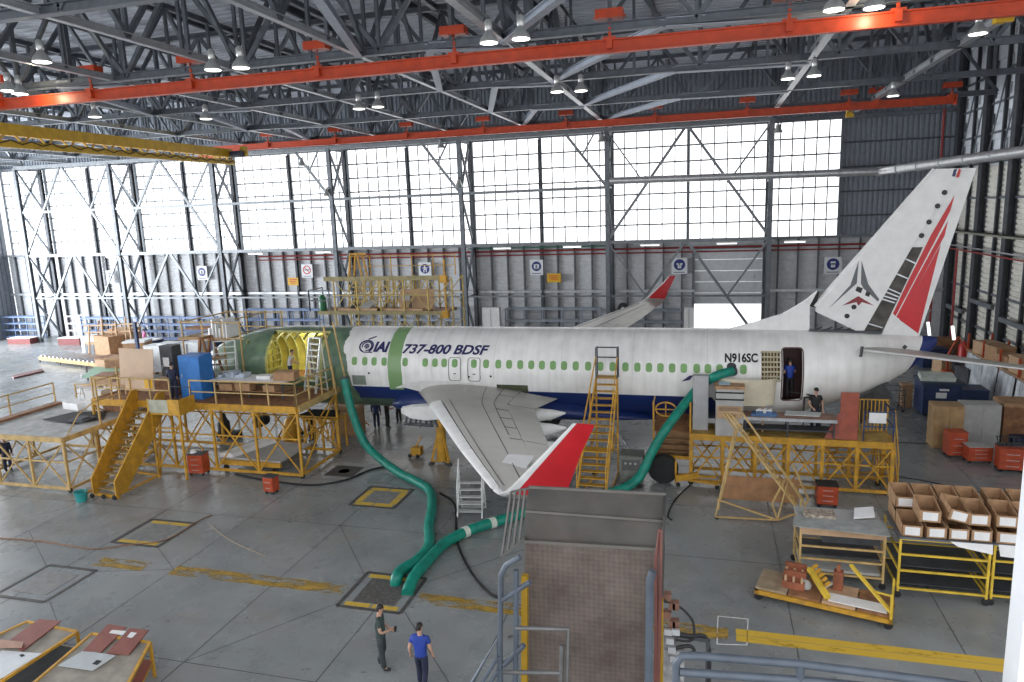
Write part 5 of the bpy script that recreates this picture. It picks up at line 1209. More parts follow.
# stand in front of the aft dock: A-frame ladder of pale tubes with boarded base
T = thing('platform_ladder', 'pale tubular platform ladder with triangular base before the aft dock', 'ladder', (1.8,26,0))
b = MB()
for y in (0,.55): b.beam((.75+y*.3,27.6-.1*y,3.6),(3.35,26.1+y,.35),.06); b.beam((1.3,27.5+.1*y,3.7),(3.6,26.3+y,.5),.045)
b.build('stair_stringer', PALEYEL, T); b = MB()
for k in range(1, 11): q = k/11; a = V((.78,27.6,3.6)).lerp(V((3.35,26.1,.35)),q); b.beam(a, a+V((.12,.5,0)), .16, .03)
b.build('stair_treads', PALEYEL, T); b = MB()
for p, q in (((.45,25.55,.12),(1.15,27.5,2.9)),((.55,26.2,.12),(1.25,27.6,2.9)),((.45,25.55,.12),(2.6,25.6,.15)),((2.6,25.6,.15),(3.4,26.0,.35)),((.5,26.3,.5),(2.6,25.6,.15)),((2.45,26.2,.5),(2.9,26.6,1.3)),((2.6,25.6,.2),(3.0,26.6,1.2)),((2.45,26.2,.5),(2.6,25.6,.15)),((3.4,26.0,.1),(3.4,26.0,.9)),((3.4,26.0,.35),(3.75,26.6,.6)),((3.75,26.6,.6),(3.2,27.0,1.8)),((.6,27.6,3.6),(1.15,27.5,2.9))): b.beam(p, q, .055)
b.build('tube_frame', PALEYEL, T); MB().bx(.55,1.35,27.3,27.9,3.58,3.64).build('platform', WOOD, T)
b = MB(); castor(b,.5,25.6,.08); castor(b,3.4,26.0,.08); b.build('casters', BLACK, T)
c = MB(); c.bx(.7,3.5,27.35,27.4,.1,1.05); tag(c.build('plywood_screen', mat('screen_ply', (.36,.19,.09), .65, var=.12)), 'brown plywood screen on the floor behind the platform ladder', 'plywood')
# stairs at the aft end
t = thing('access_stairs', 'small yellow open stair at the tail end of the aft dock', 'stairs', (7.15,30.2,0)); b = MB()
for x in (6.78,7.5): MB().beam((x,30.0,.1),(x,31.0,2.0),.06,.1).build('stringer', YEL, t)
for k in range(1, 8): MB().bx(6.78,7.5,30.0+k*.125,30.2+k*.125,.1+k*.24,.13+k*.24).build('tread', YEL, t)
for x in (6.78,7.5): b.beam((x,31.0,.1),(x,31.0,2.0),.06); b.beam((x,30.0,.1),(x,30.0,1.1),.05); b.beam((x,30.0,1.1),(x,31.0,2.9),.05); b.beam((x,30,.12),(x,31,.12),.06)
b.build('frame', YEL, t); b = MB(); castor(b,6.78,30.0); castor(b,7.5,30.0); b.build('casters', BLACK, t)
b = MB(); t = thing('timber_stack', 'stack of yellow dock rails lying under the aft dock end', 'rails', (5.9,30.9,0))
for k in range(7): b.beam((5.0,31.3+.05*k,.2+.2*k),(6.4,31.3+.05*k,.25+.22*k),.08)
b.beam((5.1,31.2,0),(5.1,31.5,1.6),.08); b.beam((6.3,31.2,0),(6.3,31.5,1.7),.08); b.build('rails', YEL, t)
# ================================================================ THINGS ON THE FLOOR
# green hoses
HOSEBAND = mat('hose_band', (.62,.66,.58), .6, var=.08)
def smooth(pts, n=6):
    P = [V(p) for p in pts]; out = []
    for i in range(len(P)-1):
        p0, p1, p2, p3 = P[max(i-1,0)], P[i], P[i+1], P[min(i+2,len(P)-1)]
        for k in range(n):
            t = k/n; out.append(.5*((2*p1)+(-p0+p2)*t+(2*p0-5*p1+4*p2-p3)*t*t+(-p0+3*p1-3*p2+p3)*t*t*t))
    out.append(P[-1]); return out
def hose(lab, pts, r, bands=(), n=6):
    P = smooth(pts, n); rr_ = [r*(1+.035*math.sin(i*2.1)) for i in range(len(P))]
    t = thing('air_hose', lab, 'hose', tuple(P[-1])); MB().pipe(P, rr_, 14).build('tube', GREENHOSE, t, 50)
    for q in bands:
        i = int(q*(len(P)-1)); d = (P[min(i+1,len(P)-1)]-P[i]).normalized()*.11; MB().pipe([P[i]-d, P[i]+d], r*1.06, 14).build('band', HOSEBAND, t)
    b = MB(); d = (P[0]-P[1]).normalized(); b.pipe([P[0]+d*.06, P[0]-d*.06], r*1.08, 14); b.build('collar', DARKSTEEL, t)
g = lambda x, y, z=.22: tuple(G(x, y, z))
hose('green air hose running from the nose section down to the grating', [tuple(W(344,378,29.4)), tuple(W(351,408,29.2)), tuple(W(363,440,29.0)), tuple(G(376,455,.5)), g(398,472), g(418,482), g(430,491), g(432,507), g(429,525), g(429,545), g(418,560), g(402,570), g(397,577), tuple(G(396,584,.0))], .19, ())
hose('green air hose with pale bands running from the aft cabin window to the grating', [tuple(W(733,371,30.0)), tuple(W(716,376,29.5)), tuple(W(701,386,30.05)), tuple(W(688,400,29.6)), tuple(W(668,426,28.6)), tuple(W(652,452,28.3)), tuple(G(640,476,.6)), g(622,489), g(590,496), g(550,505), g(505,519), g(470,530), g(445,543), g(428,560), g(414,577), tuple(G(407,594,.05))], .19, (.70,.745))
# floor cables
def cable(lab, pts, r=.03, m=BLACK, nm='floor_cable'):
    tag(MB().pipe(smooth([tuple(G(x,y,r)) for x,y in pts], 5), r, 6).build(nm, m), lab, 'cable')
cable('thick black cable curving from the nose dock past the manhole', [(235,474),(265,480),(310,485),(345,480),(370,470),(395,465)], .045)
cable('thick black cable looping from the hose bend to the ramp rails', [(440,493),(455,505),(457,540),(470,570),(488,592),(500,598)], .045)
cable('thin brown line straggling past the scuffed floor pit', [(0,538),(40,541),(65,545),(95,549),(125,545),(165,540),(200,520),(212,515)], .02, DARKWOOD)
cable('thin pale line on the floor right of the scuffed pit', [(208,523),(230,540),(265,556)], .012, mat('cord_tan', (.35,.27,.18), .7))
cable('black cable on the floor beneath the tail stairs', [(690,485),(675,500),(668,515),(672,520)], .03)
cable('long dark cable across the floor behind the carton racks', [(880,474),(920,480),(970,490),(1024,501)], .02)
cable('thin cable crossing the floor ahead of the wooden crate', [(893,442),(915,443),(950,444)], .02)
# tool carts and small orange units
def cart(lab, c, d, m, rz=0, top=None, nm='tool_cart', drawers=3):
    t = thing(nm, lab, 'tool cart', c, None, rz=rz); x, y, z = d[0]/2, d[1]/2, d[2]
    MB().bx(-x,x,-y,y,.14,z).build('body', m, t)
    for k in range(drawers):
        z0 = .18+(z-.24)*k/drawers; dr = MB().bx(-x+.03,x-.03,-y-.018,-y,z0,z0+(z-.24)/drawers-.03).build('drawer', m, t); MB().bx(-x*.5,x*.5,-y-.04,-y-.018,z0+.1,z0+.12).build('handle', GALV, dr)
    MB().bx(-x-.02,x+.02,-y-.02,y+.02,z,z+.04).build('top', top or DARKSTEEL, t)
    for sx in (-1,1):
        for sy in (-1,1): b = MB(); castor(b, sx*(x-.08), sy*(y-.08), .07); b.build('caster', BLACK, t)
    return t
cart('red tool cart beside the nose dock staircase', (*G(200,474).xy,0), (.75,.55,1.0), TOOLRED, .1)
o = thing('safety_helmet', 'white hard hat resting on the red tool cart by the stairs', 'helmet', (*(G(198,474).xy),1.04)); c = G(196,474); MB().lathe((c.x,c.y,1.04),[(.17,0),(.14,.01),(.13,.08),(.08,.14),(.01,.16)],14).build('shell', PAPER, o, 60)
cart('small red pump cart alone on the floor below the nose dock', (*G(272,493).xy,0), (.5,.4,.75), TOOLRED, -.1, None, 'pump_cart', 2)
cart('red tool chest with dark lid before the aft dock', (*G(826,505).xy,0), (.72,.6,.85), TOOLRED, 0, DARK, 'tool_chest', 3)
cart('orange upright tool cabinet just before the grey crate', (10.75,34.2,0), (.75,.6,1.15), TOOLRED, .1, TOOLRED)
cart('orange low bench cart with tools on its top', (11.45,33.6,0), (.95,.6,.75), TOOLRED, .1, GREYBOX)
cart('orange tool chest nearest the picture edge beside the yellow jerrycan', (12.35,32.7,0), (.95,.65,1.0), TOOLRED, -.05, TOOLRED)
t = thing('tool_rack', 'dark wire tool tray on the orange tool chest', 'tray', (12.35,32.9,1.04)); b = MB(); 
for k in range(5): b.beam((11.9+.2*k,32.7,1.05),(11.95+.2*k,33.1,1.35),.04)
b.beam((11.9,32.7,1.2),(12.8,32.7,1.2),.03); b.beam((11.9,33.1,1.35),(12.8,33.1,1.35),.03); b.bx(11.9,12.8,32.7,33.1,1.04,1.07); b.build('wire_tray', DARKSTEEL, t)
t = thing('jerrycan', 'yellow jerrycan on the floor beside the orange tool chest', 'can', (13.1,32.6,0)); MB().bx(12.95,13.3,32.45,32.8,0,.5).build('body', CRANEYEL, t); MB().pipe([(13.0,32.6,.5),(13.05,32.6,.6),(13.2,32.6,.6),(13.25,32.6,.5)],.025,6).build('handle', CRANEYEL, t)
# teal bucket
t = thing('bucket', 'teal bucket on the floor beside the staircase foot', 'bucket', (*G(82,501).xy,0)); c = G(82,501); MB().lathe((c.x,c.y,0),[(.2,0),(.26,.42),(.27,.44),(.25,.44),(.19,.04)],18).build('body', mat('bucket_teal', (.03,.30,.30), .4), t, 40); MB().pipe([V((c.x+.26*math.cos(R(a)),c.y,.42+.2*math.sin(R(a)))) for a in range(0,181,20)],.01,5).build('bail', GALV, t)
# jacks
def jack(lab, x, y, top, s=1.0):
    t = thing('aircraft_jack', lab, 'jack', (x,y,0)); MB().lathe((x,y,.12),[(.23,0),(.25,.1),(.21,top*.6),(.15,top*.62),(.12,top-.2),(.16,top-.12)],16).build('cylinder', YEL, t, 40)
    for k in range(3):
        a = R(90+120*k); q = V((x+1.0*s*math.cos(a), y+1.0*s*math.sin(a), .12)); MB().beam((x+.2*s*math.cos(a),y+.2*s*math.sin(a),top*.55), q, .09).beam((x,y,.18), q, .07).build('leg', YEL, t); MB().lathe(q-V((0,0,.12)),[(.14,0),(.14,.06),(.06,.12)],12).build('foot_pad', DARKSTEEL, t)
jack('yellow tripod jack under the wing close to its leading edge', -11.75, 29.6, 2.9, .5)
jack('yellow tripod jack under the forward green belly', -21.0, 31.9, 2.05, .8)
t = thing('hydraulic_pump', 'small rusty hand pump unit next to the wing jack', 'pump', (-13.2,30.2,0)); MB().bx(-13.5,-13.0,30.0,30.4,.12,.5).build('body', YEL, t); MB().beam((-13.3,30.2,.5),(-12.9,30.0,1.1),.05).build('lever', YEL, t); b = MB(); castor(b,-13.55,30.0,.1); castor(b,-13.15,30.0,.1); b.build('wheels', BLACK, t)
# yellow trestle stand under the green belly with rags
t = thing('trestle', 'yellow lattice trestle with dark cloths below the green belly', 'trestle', (-18.4,31,0)); b = MB()
for x in (-19.3,-18.3,-17.5):
    for y in (30.3,31.2): MB().beam((x,y,0),(x,y,1.65),.08).build('leg', YEL, t)
for k in range(6): b.beam((-19.3+.3*k,30.3,1.65),(-19.2+.3*k,30.3,.6),.05); b.beam((-19.3+.3*k,30.3,.5),(-19.0+.3*k,30.3,1.6),.04)
b.bx(-19.4,-17.4,30.2,31.3,1.6,1.68); b.build('bracing', YEL, t); MB().prism([(-19.5,30.2,1.69),(-17.6,30.2,1.69),(-17.8,31.2,1.69),(-19.3,31.2,1.69)],(.05,0,.16)).build('cloth', DARK, t)
t = thing('ladder_stand', 'leaning yellow ladder under the belly near the two workers', 'ladder', (-18.6,33.5,0)); b = MB(); b.ladder((-19.6,32.9,2.0),(-17.9,33.9,.05),(-19.6,33.5,2.0),(-17.9,34.5,.05),8,.06,.08,.04); b.build('ladder', YEL, t)
# equipment under the nose dock
t = thing('pallet_bed', 'low white topped trailer bed under the nose dock', 'trailer', (-20.3,27.6,0)); MB().prism([(-21.9,27.2,.5),(-18.6,27.0,.5),(-18.6,29.6,.5),(-21.9,29.6,.5)],(0,0,.08)).build('bed', GREYBOX, t); b = MB(); b.bx(-21.8,-18.6,26.95,27.1,.28,.5); b.bx(-21.8,-18.6,29.5,29.6,.28,.5); b.build('side_rail', YEL, t); MB().prism([(-21.9,27.1,.58),(-21.2,27.1,.58),(-20.4,29.5,.58),(-21.1,29.5,.58)],(0,0,.2)).build('wrapped_bundle', PAPER, t); b = MB(); castor(b,-21.5,27.0,.14); castor(b,-18.9,27.0,.14); b.build('wheels', BLACK, t)
crate('timber_box', 'brown boxed stack standing under the nose dock', 'crate', (-18.4,33.2,0), (1.4,1.0,1.6), CARD, .1, WOOD)
t = thing('shop_vacuum', 'black vacuum machine under the nose dock staircase end', 'machine', (-24.9,31.4,0)); MB().lathe((-24.9,31.4,.1),[(.3,0),(.34,.1),(.34,.7),(.2,.95),(.12,1.3)],14).build('tank', BLACK, t, 40); MB().bx(-25.2,-24.0,31.1,31.7,.05,.35).build('base', BLACK, t)
t = thing('yellow_unit', 'yellow pump machine between the nose dock legs', 'machine', (-19.4,30.0,0)); MB().lathe((-20.6,31.0,.1),[(.25,0),(.4,.3),(.35,.9),(.15,1.3)],12).build('drum', YEL, t, 40); MB().beam((-21,31,.1),(-20.2,31,1.2),.12).build('arm', YEL, t)
# aluminium steps under the wing tip, GPU, stepladder behind the tower
steps('step_ladder', 'small grey step ladder with handrail under the port wing tip', (-8.55,24.0,0), .95, 1.15, .75, 5, LAD, .15, True)
steps('step_ladder', 'grey step ladder behind the tall yellow stair tower', (-3.0,30.9,0), .7, 2.1, 1.1, 6, GALV, 1.9)
t = thing('ground_power_unit', 'grey green electrical unit beside the foot of the stair tower', 'machine', (-2.85,28.3,0)); MB().bx(-3.35,-2.4,28.1,29.0,.15,1.35).build('body', mat('unit_olive', (.16,.17,.15), .5, var=.15), t); MB().bx(-3.25,-2.5,28.07,28.1,.75,1.2).build('meter_panel', mat('meter_panel', (.10,.10,.10), .5), t); b = MB()
for k in range(3): b.lathe((-3.1+.2*k,28.06,1.05),[(.045,-.01),(.045,.02)],10,'y')
b.build('dials', GREYBOX, t); b = MB(); castor(b,-3.2,28.1,.1); castor(b,-2.5,28.1,.1); b.build('casters', BLACK, t)
crate('tool_case', 'dark bucket shaped case under the wing root', 'case', (-15.2,37.0,0), (.45,.45,.55), NAVYBOX)
# right-hand storage area
cabinet('wooden_cabinet', 'tan wooden cabinet standing left of the grey one', (10.75,35.7,0), (1.2,1.0,2.0), mat('tan_cabinet', (.42,.27,.13), .6, var=.12), 0, 2)
cabinet('steel_cabinet', 'grey double door cabinet between the tan cabinet and the brown box', (12.15,35.9,0), (1.5,.9,2.05), GREYBOX, 0, 2)
crate('timber_box', 'long brown box with dark side beyond the grey cabinet', 'box', (14.6,36.4,0), (3.0,1.3,2.1), DARKWOOD, 0, CARD)
tag(MB().prism([(13.3,34.0,0),(16.2,34.0,0),(16.2,35.4,0),(13.3,35.4,0)],(0,.1,.75)).build('tarped_pallet', mat('tarp_navy', (.02,.035,.08), .6, var=.2)), 'dark blue tarped pallet beyond the orange tool chests', 'pallet')
t = thing('navy_container', 'navy blue equipment container with white notices', 'container', (11.9,41.4,0)); MB().bx(11.1,12.9,40.6,42.2,.1,1.75).build('body', NAVYBOX, t); MB().bx(11.0,13.0,40.5,42.3,1.72,1.85).build('lid', mat('lid_navy', (.03,.05,.09), .5), t); MB().bx(11.7,12.2,40.58,40.6,1.0,1.3).build('notice', PAPER, t); MB().bx(11.85,12.3,40.58,40.6,1.4,1.5).build('nameplate', PAPER, t); b = MB(); b.bx(11.2,11.4,40.7,42.1,0,.1); b.bx(12.6,12.8,40.7,42.1,0,.1); b.build('skids', DARK, t)
tag(MB().prism([(11.0,40.8,1.86),(12.6,40.7,1.86),(12.8,42.1,1.86),(11.2,42.2,1.86)],(.03,0,.22)).build('foam_board', mat('foam_pale', (.6,.66,.6), .6)), 'pale board stack lying on the navy container lid', 'board')
crate('navy_crate', 'second navy box tucked behind the container', 'crate', (13.6,41.6,0), (1.3,1.3,1.4), NAVYBOX, 0, NAVYBOX)
crate('cardboard_box', 'brown carton left of the navy container', 'box', (10.75,42.5,0), (.5,.7,1.3), CARD)
t = thing('wire_trolley', 'empty dark wire cage trolley on the floor below the tail', 'trolley', (9.95,41.6,0)); b = MB()
for x in (9.5,10.4):
    for y in (41.2,42.3): MB().beam((x,y,.1),(x,y,1.25),.045).build('post', DARKSTEEL, t)
for z in (.15,.55,.95,1.22):
    b.beam((9.5,41.2,z),(10.4,41.2,z),.035); b.beam((9.5,42.3,z),(10.4,42.3,z),.035); b.beam((9.5,41.2,z),(9.5,42.3,z),.035); b.beam((10.4,41.2,z),(10.4,42.3,z),.035)
for k in range(5): b.beam((9.6+.17*k,41.2,.15),(9.6+.17*k,42.3,.15),.03)
b.build('cage', DARKSTEEL, t); b = MB()
for x in (9.55,10.35): castor(b,x,41.25,.07); castor(b,x,42.25,.07)
b.build('casters', BLACK, t)
# shelving with plastic wrapped goods along the right-hand wall
SHEET = mat('clear_plastic', (.50,.53,.56), .25, var=.14, scale=2)
sh = thing('storage_shelf', 'long shelf of cartons along the right-hand wall above plastic covers', 'shelf', (15.6,40,0))
for y in (37.2,39.6,42,44.4,46.8):
    for x in (15.0,16.2): MB().beam((x,y,0),(x,y,3.4),.1).build('post', TOOLRED, sh)
for z in (.2,2.35): MB().bx(14.95,16.3,37.1,46.9,z,z+.1).build('shelf_board', WOOD, sh)
for k, (y, h, m, lab) in enumerate(((37.9,.9,CARD,'carton on the wall shelf closest to the brown box'),(39.2,.7,CARD,'second carton on the wall shelf'),(40.6,.85,WOOD,'wooden box on the wall shelf, third along'),(42.2,.6,CARD,'flat carton on the wall shelf, fourth along'),(43.8,.8,CARD,'tall carton on the wall shelf, fifth along'),(45.6,.7,WOOD,'wooden box at the far end of the wall shelf'))): crate('shelf_box', lab, 'box', (15.6,y,2.45), (1.0,1.1,h), m, .05*k, m)
for k, (y0, y1, lab) in enumerate(((37.2,39.4,'plastic sheet hanging from the wall shelf beside the brown box'),(39.5,41.6,'plastic sheet hanging from the middle of the wall shelf'),(41.7,43.8,'plastic sheet hanging from the wall shelf, third along'),(43.9,46.4,'plastic sheet at the far end of the wall shelf'))):
    n = 26; rows = []
    for z, a in ((2.4,.05),(1.6,.12),(.8,.18),(.02,.22)): rows.append([(14.88-a*(.6+.5*math.sin(i*1.7+k))-.02*math.sin(i*.9), y0+(y1-y0)*i/n, z) for i in range(n+1)])
    tag(MB().loft(rows, False, False).build('plastic_cover', SHEET, None, 60), lab, 'sheet')
t = thing('fire_extinguisher', 'tall red wheeled extinguisher by the right-hand wall below the rudder', 'extinguisher', (16.2,52.0,0)); c = V((16.2,51.4,0)); MB().lathe((c.x,c.y,.15),[(.2,0),(.3,.1),(.3,1.6),(.18,1.85),(.08,1.95)],16).build('tank', mat('extinguisher_red', (.5,.02,.02), .35), t, 40); b = MB(); wheel(b,(c.x,c.y-.3,.25),.25,.1); b.build('wheel', BLACK, t); MB().pipe([(c.x,c.y,2.05),(c.x+.3,c.y-.2,1.9),(c.x+.35,c.y-.3,.8)],.04,6).build('discharge_hose', BLACK, t)
t = thing('orange_stand', 'orange equipment stand beneath the stabiliser by the wall', 'stand', (*G(957,380).xy,0)); c = G(957,378); b = MB(); 
for sx in (-.6,.6): b.beam((c.x+sx,c.y,0),(c.x+sx,c.y,1.5),.12); b.beam((c.x+sx,c.y,1.5),(c.x,c.y+.3,2.6),.1)
b.bx(c.x-.8,c.x+.8,c.y-.3,c.y+.3,.2,.5); b.beam((c.x-.7,c.y,1.1),(c.x+.7,c.y,1.1),.1); b.build('frame', TOOLRED, t); MB().bx(c.x-.3,c.x+.3,c.y-.2,c.y+.2,.5,1.3).build('gearbox', DARKSTEEL, t)
for k, (px, py, h, m, lab) in enumerate(((942,362,1.7,DARKWOOD,'dark brown cluttered crate behind the tail cone'),(931,366,1.3,NAVYBOX,'dark blue box behind the tail cone'),(948,372,1.0,WOOD,'wooden crate behind the red extinguisher'),(972,392,1.5,DARKSTEEL,'dark machine by the navy container'))):
    c = G(px,py); crate('storage_crate', lab, 'crate', (c.x,c.y,0), (1.5,1.2,h), m, .1*k)
for k, (x, y, lab) in enumerate(((14.6,52.9,'white tube stand glowing as if sunlit, nearer the tail, by the right-hand wall'),(15.6,51.3,'white tube stand glowing as if sunlit, nearer the extinguisher, by the right-hand wall'))):
    t = thing('sunlit_tube_stand', lab, 'lamp', (x,y,0), 'white tube stands by the wall'); MB().lathe((x,y,0),[(.25,0),(.25,.05),(.04,.08),(.04,2.2)],10).build('stand', DARKSTEEL, t); MB().beam((x,y,2.2),(x-.15,y,3.1),.16).build('tube', FLUO, t)  # tubes glow in place of sunlight on small white things, no lamps
# racks with cartons
RACKY = mat('rack_yellow', (.68,.47,.05), .45, var=.1)
def roll_rack(lab, x0, x1, y0, y1, z, levels, m, top=None, topmat=None):
    t = thing('rolling_rack', lab, 'rack', ((x0+x1)/2,(y0+y1)/2,0))
    for x in (x0, x1):
        for y in (y0, y1): MB().beam((x,y,.2),(x,y,z),.06).build('post', m, t)
    for zz in levels:
        b = MB(); b.beam((x0,y0,zz),(x1,y0,zz),.055); b.beam((x0,y1,zz),(x1,y1,zz),.055); b.beam((x0,y0,zz),(x0,y1,zz),.05); b.beam((x1,y0,zz),(x1,y1,zz),.05); b.build('shelf_rail', m, t)
    if top: MB().bx(x0-.05,x1+.05,y0-.05,y1+.05,z-.02,z+.03).build('top_board', topmat, t)
    for zz in levels[:2]: MB().bx(x0+.04,x1-.04,y0+.3,y1-.04,zz-.02,zz+.01).build('shelf_board', DARKSTEEL, t)  # dark boards added for the dark contents and shadow inside the racks
    for x in (x0, x1):
        for y in (y0, y1): b = MB(); castor(b, x, y, .1); b.build('caster', BLACK, t)
    return t
r1 = roll_rack('yellow rolling rack with grey sheet metal top, beside the timber cart', 2.85, 5.15, 21.5, 22.9, 1.8, (.35,.8,1.2,1.72), PALEYEL, True, GREYBOX)
MB().bx(2.85,5.15,21.46,21.5,1.58,1.8).build('front_board', WOOD, r1); MB().bx(3.5,5.1,21.8,22.8,1.22,1.5).build('stored_sheets', DARKSTEEL, r1); MB().bx(2.9,5.1,21.6,22.8,.36,.44).build('lower_sheets', GREYBOX, r1)
tag(MB().prism([(2.6,21.35,1.86),(5.2,21.1,1.86),(5.25,22.1,1.87),(2.7,22.0,1.87)],(0,0,.02)).build('metal_sheet', mat('sheet_grey', (.36,.38,.37), .5, .2, var=.12)), 'bent grey metal sheet overhanging the sheet-topped rack', 'sheet')
tag(MB().bx(3.0,3.9,22.0,22.5,1.89,1.98).build('parts_tray', mat('tray_mixed', (.36,.30,.24), .7, var=.35, scale=14)), 'tray of small parts on the sheet-topped rack', 'tray')
tag(MB().prism([(4.4,22.1,1.9),(5.0,22.2,1.95),(5.05,22.7,2.05),(4.5,22.6,2.0)],(0,0,.05)).build('curved_offcut', PAPER), 'pale curved offcut on the sheet-topped rack', 'offcut')
r2 = roll_rack('yellow rolling rack carrying two tiers of cartons', 5.47, 7.72, 21.15, 22.95, 1.85, (.3,.85,1.35,1.82), RACKY, True, STEEL)
MB().prism([(6.7,21.08,1.87),(7.75,21.08,1.87),(7.75,21.04,1.6),(6.9,21.04,1.75)],(0,.01,0)).build('hanging_paper', PAPER, r2)
r3 = roll_rack('yellow rolling rack of cartons cut by the white post', 7.85, 10.1, 21.2, 23.0, 1.85, (.3,.85,1.35,1.82), RACKY, True, STEEL)
MB().prism([(7.9,21.12,1.87),(8.9,21.12,1.87),(8.9,21.08,1.5),(7.95,21.08,1.55)],(0,.01,0)).build('hanging_paper', PAPER, r3)
CARDIN = mat('cardboard_inside', (.26,.15,.08), .85, var=.1)
bin0 = None
def carton(lab, c, rz=0, tilt=0.0, group='open cartons on the rolling racks'):
    global bin0
    if bin0 is None:
        t = thing('open_carton', lab, 'carton', (0,0,0), group, rz=0); w_, d, h, hf = .27, .45, .40, .33
        b = MB(); b.prism([(-w_,-d,0),(w_,-d,0),(w_,-d,hf),(-w_,-d,hf)],(0,.02,0)); b.prism([(-w_,d,0),(w_,d,0),(w_,d,h+.05),(-w_,d,h+.05)],(0,-.02,0)); b.bx(-w_,w_,-d,d,0,.015)
        for s in (-1, 1): b.prism([(s*w_,-d,0),(s*w_,d,0),(s*w_,d,h+.05),(s*w_,0,h),(s*w_,-d,hf)],(-s*.02,0,0))
        b.build('body', CARD, t); MB().bx(-.19,.19,-d-.006,-d-.001,.05,.29).build('paper_label', PAPER, t); MB().bx(-w_+.03,w_-.03,-d+.06,d-.06,.016,.1).build('contents', CARDIN, t)
        bin0 = t; o = t; o.location = c; o.rotation_euler = (0,0,rz)
    else: o = dup(bin0, c, rz, lab, None, group)
    if tilt: o.rotation_euler = (0, tilt, rz)
pos = ['first from the sheet-topped rack','second','third','fourth','fifth','sixth','seventh','eighth']
for k, x in enumerate((5.78,6.36,6.93,7.5,8.15,8.73,9.3)):
    carton('open carton in the lower front row, %s along the racks' % pos[k], (x,21.62,1.89), .03*((k*3)%4-1.5))
for k, (x, tl) in enumerate(((6.22,0),(6.86,.22),(7.42,0),(8.12,0),(8.76,-.08),(9.35,0))):
    carton('open carton stacked on the front row, %s in the upper tier' % pos[k], (x,21.66,2.35 if abs(tl) < .1 else 2.42), .05*((k*5)%3-1), tl)
for k, x in enumerate((5.8,6.4,7.0,7.58,8.3,8.9,9.5)):
    carton('open carton in the back row of the racks, %s along' % pos[k], (x,22.55,1.89), .02*(k%3-1))
for k, x in enumerate((5.78,6.38,6.98,7.56,8.28,8.9)):
    carton('open carton on top of the back row, %s in its tier' % pos[k], (x,22.6,2.35), -.02*(k%3-1))
# timber cart
t = thing('timber_cart', 'low yellow flat cart with plank deck before the sheet-topped rack', 'cart', (3.2,20.4,0))
a, e = G(754,600), G(892,632); L = (e-a).xy.length; ang = math.atan2(e.y-a.y, e.x-a.x); ux, uy = V((math.cos(ang),math.sin(ang),0)), V((-math.sin(ang),math.cos(ang),0)); O = V((a.x,a.y,0))
P_ = lambda u, v_, z: O + ux*u + uy*v_ + V((0,0,z))
def obox(b, u0, u1, v0, v1, z0, z1): return b.prism([P_(u0,v0,z0),P_(u1,v0,z0),P_(u1,v1,z0),P_(u0,v1,z0)],(0,0,z1-z0))
b = MB(); obox(b,0,L,0,.1,.2,.32); obox(b,0,L,1.2,1.3,.2,.32); obox(b,0,.1,0,1.3,.2,.32); obox(b,L-.1,L,0,1.3,.2,.32); b.build('frame', YEL, t)
for k in range(4): q = k*L/4; MB_ = MB(); obox(MB_, q+.02, q+L/4-.02, .08,1.25,.33,.4); MB_.build('deck_board', [WOOD,DARKWOOD,WOOD,DARKWOOD][k] if k else mat('old_plank', (.34,.26,.17), .75, var=.15), t)
for u in (.1, L-.1):
    for v_ in (.1, 1.2): b = MB(); q = P_(u,v_,.12); b.lathe(q,[(.03,-.03),(.12,-.025),(.12,.025),(.03,.03)],14,'y'); b.build('wheel', BLACK, t)
b = MB(); b.beam(P_(L-.05,.05,.3), P_(L-.05,.05,1.05), .06); b.beam(P_(L-.05,1.2,.3), P_(L-.05,1.2,.95), .05); b.beam(P_(L-.05,.1,.5), P_(L-1.15,1.1,1.15), .08); b.beam(P_(L-.05,.05,.7), P_(L-.05,1.2,.7), .05); b.beam(P_(L-.05,.05,1.0), P_(L-.5,.6,.75), .05); b.build('handle_frame', RACKY, t)
CH = mat('chock_red_brown', (.30,.10,.05), .6, var=.15)
def chock(lab, u, v_, z, n=3):
    tt = thing('wooden_chock', lab, 'chock', tuple(P_(u,v_,z)), 'red brown timber chocks on the flat cart'); b = MB(); obox(b,u-.3,u+.3,v_-.2,v_+.2,z,z+.22); obox(b,u-.3,u+.3,v_+.1,v_+.2,z+.22,z+.4); b.build('block', CH, tt); b = MB()
    for k in range(n): obox(b,u-.24+.22*k,u-.18+.22*k,v_-.19,v_-.12,z+.22,z+.38)
    b.build('pegs', WOOD, tt)
chock('red brown timber chock at the cart edge, nearer the yellow line', 1.0, .55, .41); chock('red brown timber chock at the far side of the cart, behind the other', .95, 1.05, .41)
t2 = thing('steel_bracket', 'toothed yellow steel beam lying across the timber cart', 'bracket', tuple(P_(1.7,.6,.41))); b = MB(); b.beam(P_(1.35,.95,.85), P_(1.95,.15,.5), .14, .14); b.build('beam', RACKY, t2); b = MB()
for k in range(5): q = P_(1.45,.9,.92).lerp(P_(1.85,.4,.72), k/4); b.beam(q, q+V((.12,.06,.08)), .07)
b.build('teeth', YEL, t2)
t2 = thing('timber_post', 'brown timber post block standing on the cart near its handle', 'block', tuple(P_(2.05,1.0,.41))); b = MB(); obox(b,2.0,2.25,.85,1.1,.41,.95); obox(b,2.08,2.17,.92,1.0,.95,1.15); b.build('post', CH, t2); b = MB(); b.beam(P_(2.0,.9,.6), P_(1.75,.7,.45), .06); b.build('strut', GREYBOX, t2)
b = MB(); obox(b,1.95,L-.15,.15,.6,.405,.43); tag(b.build('white_sheet', PAPER), 'pale board lying on the handle end of the timber cart', 'board')
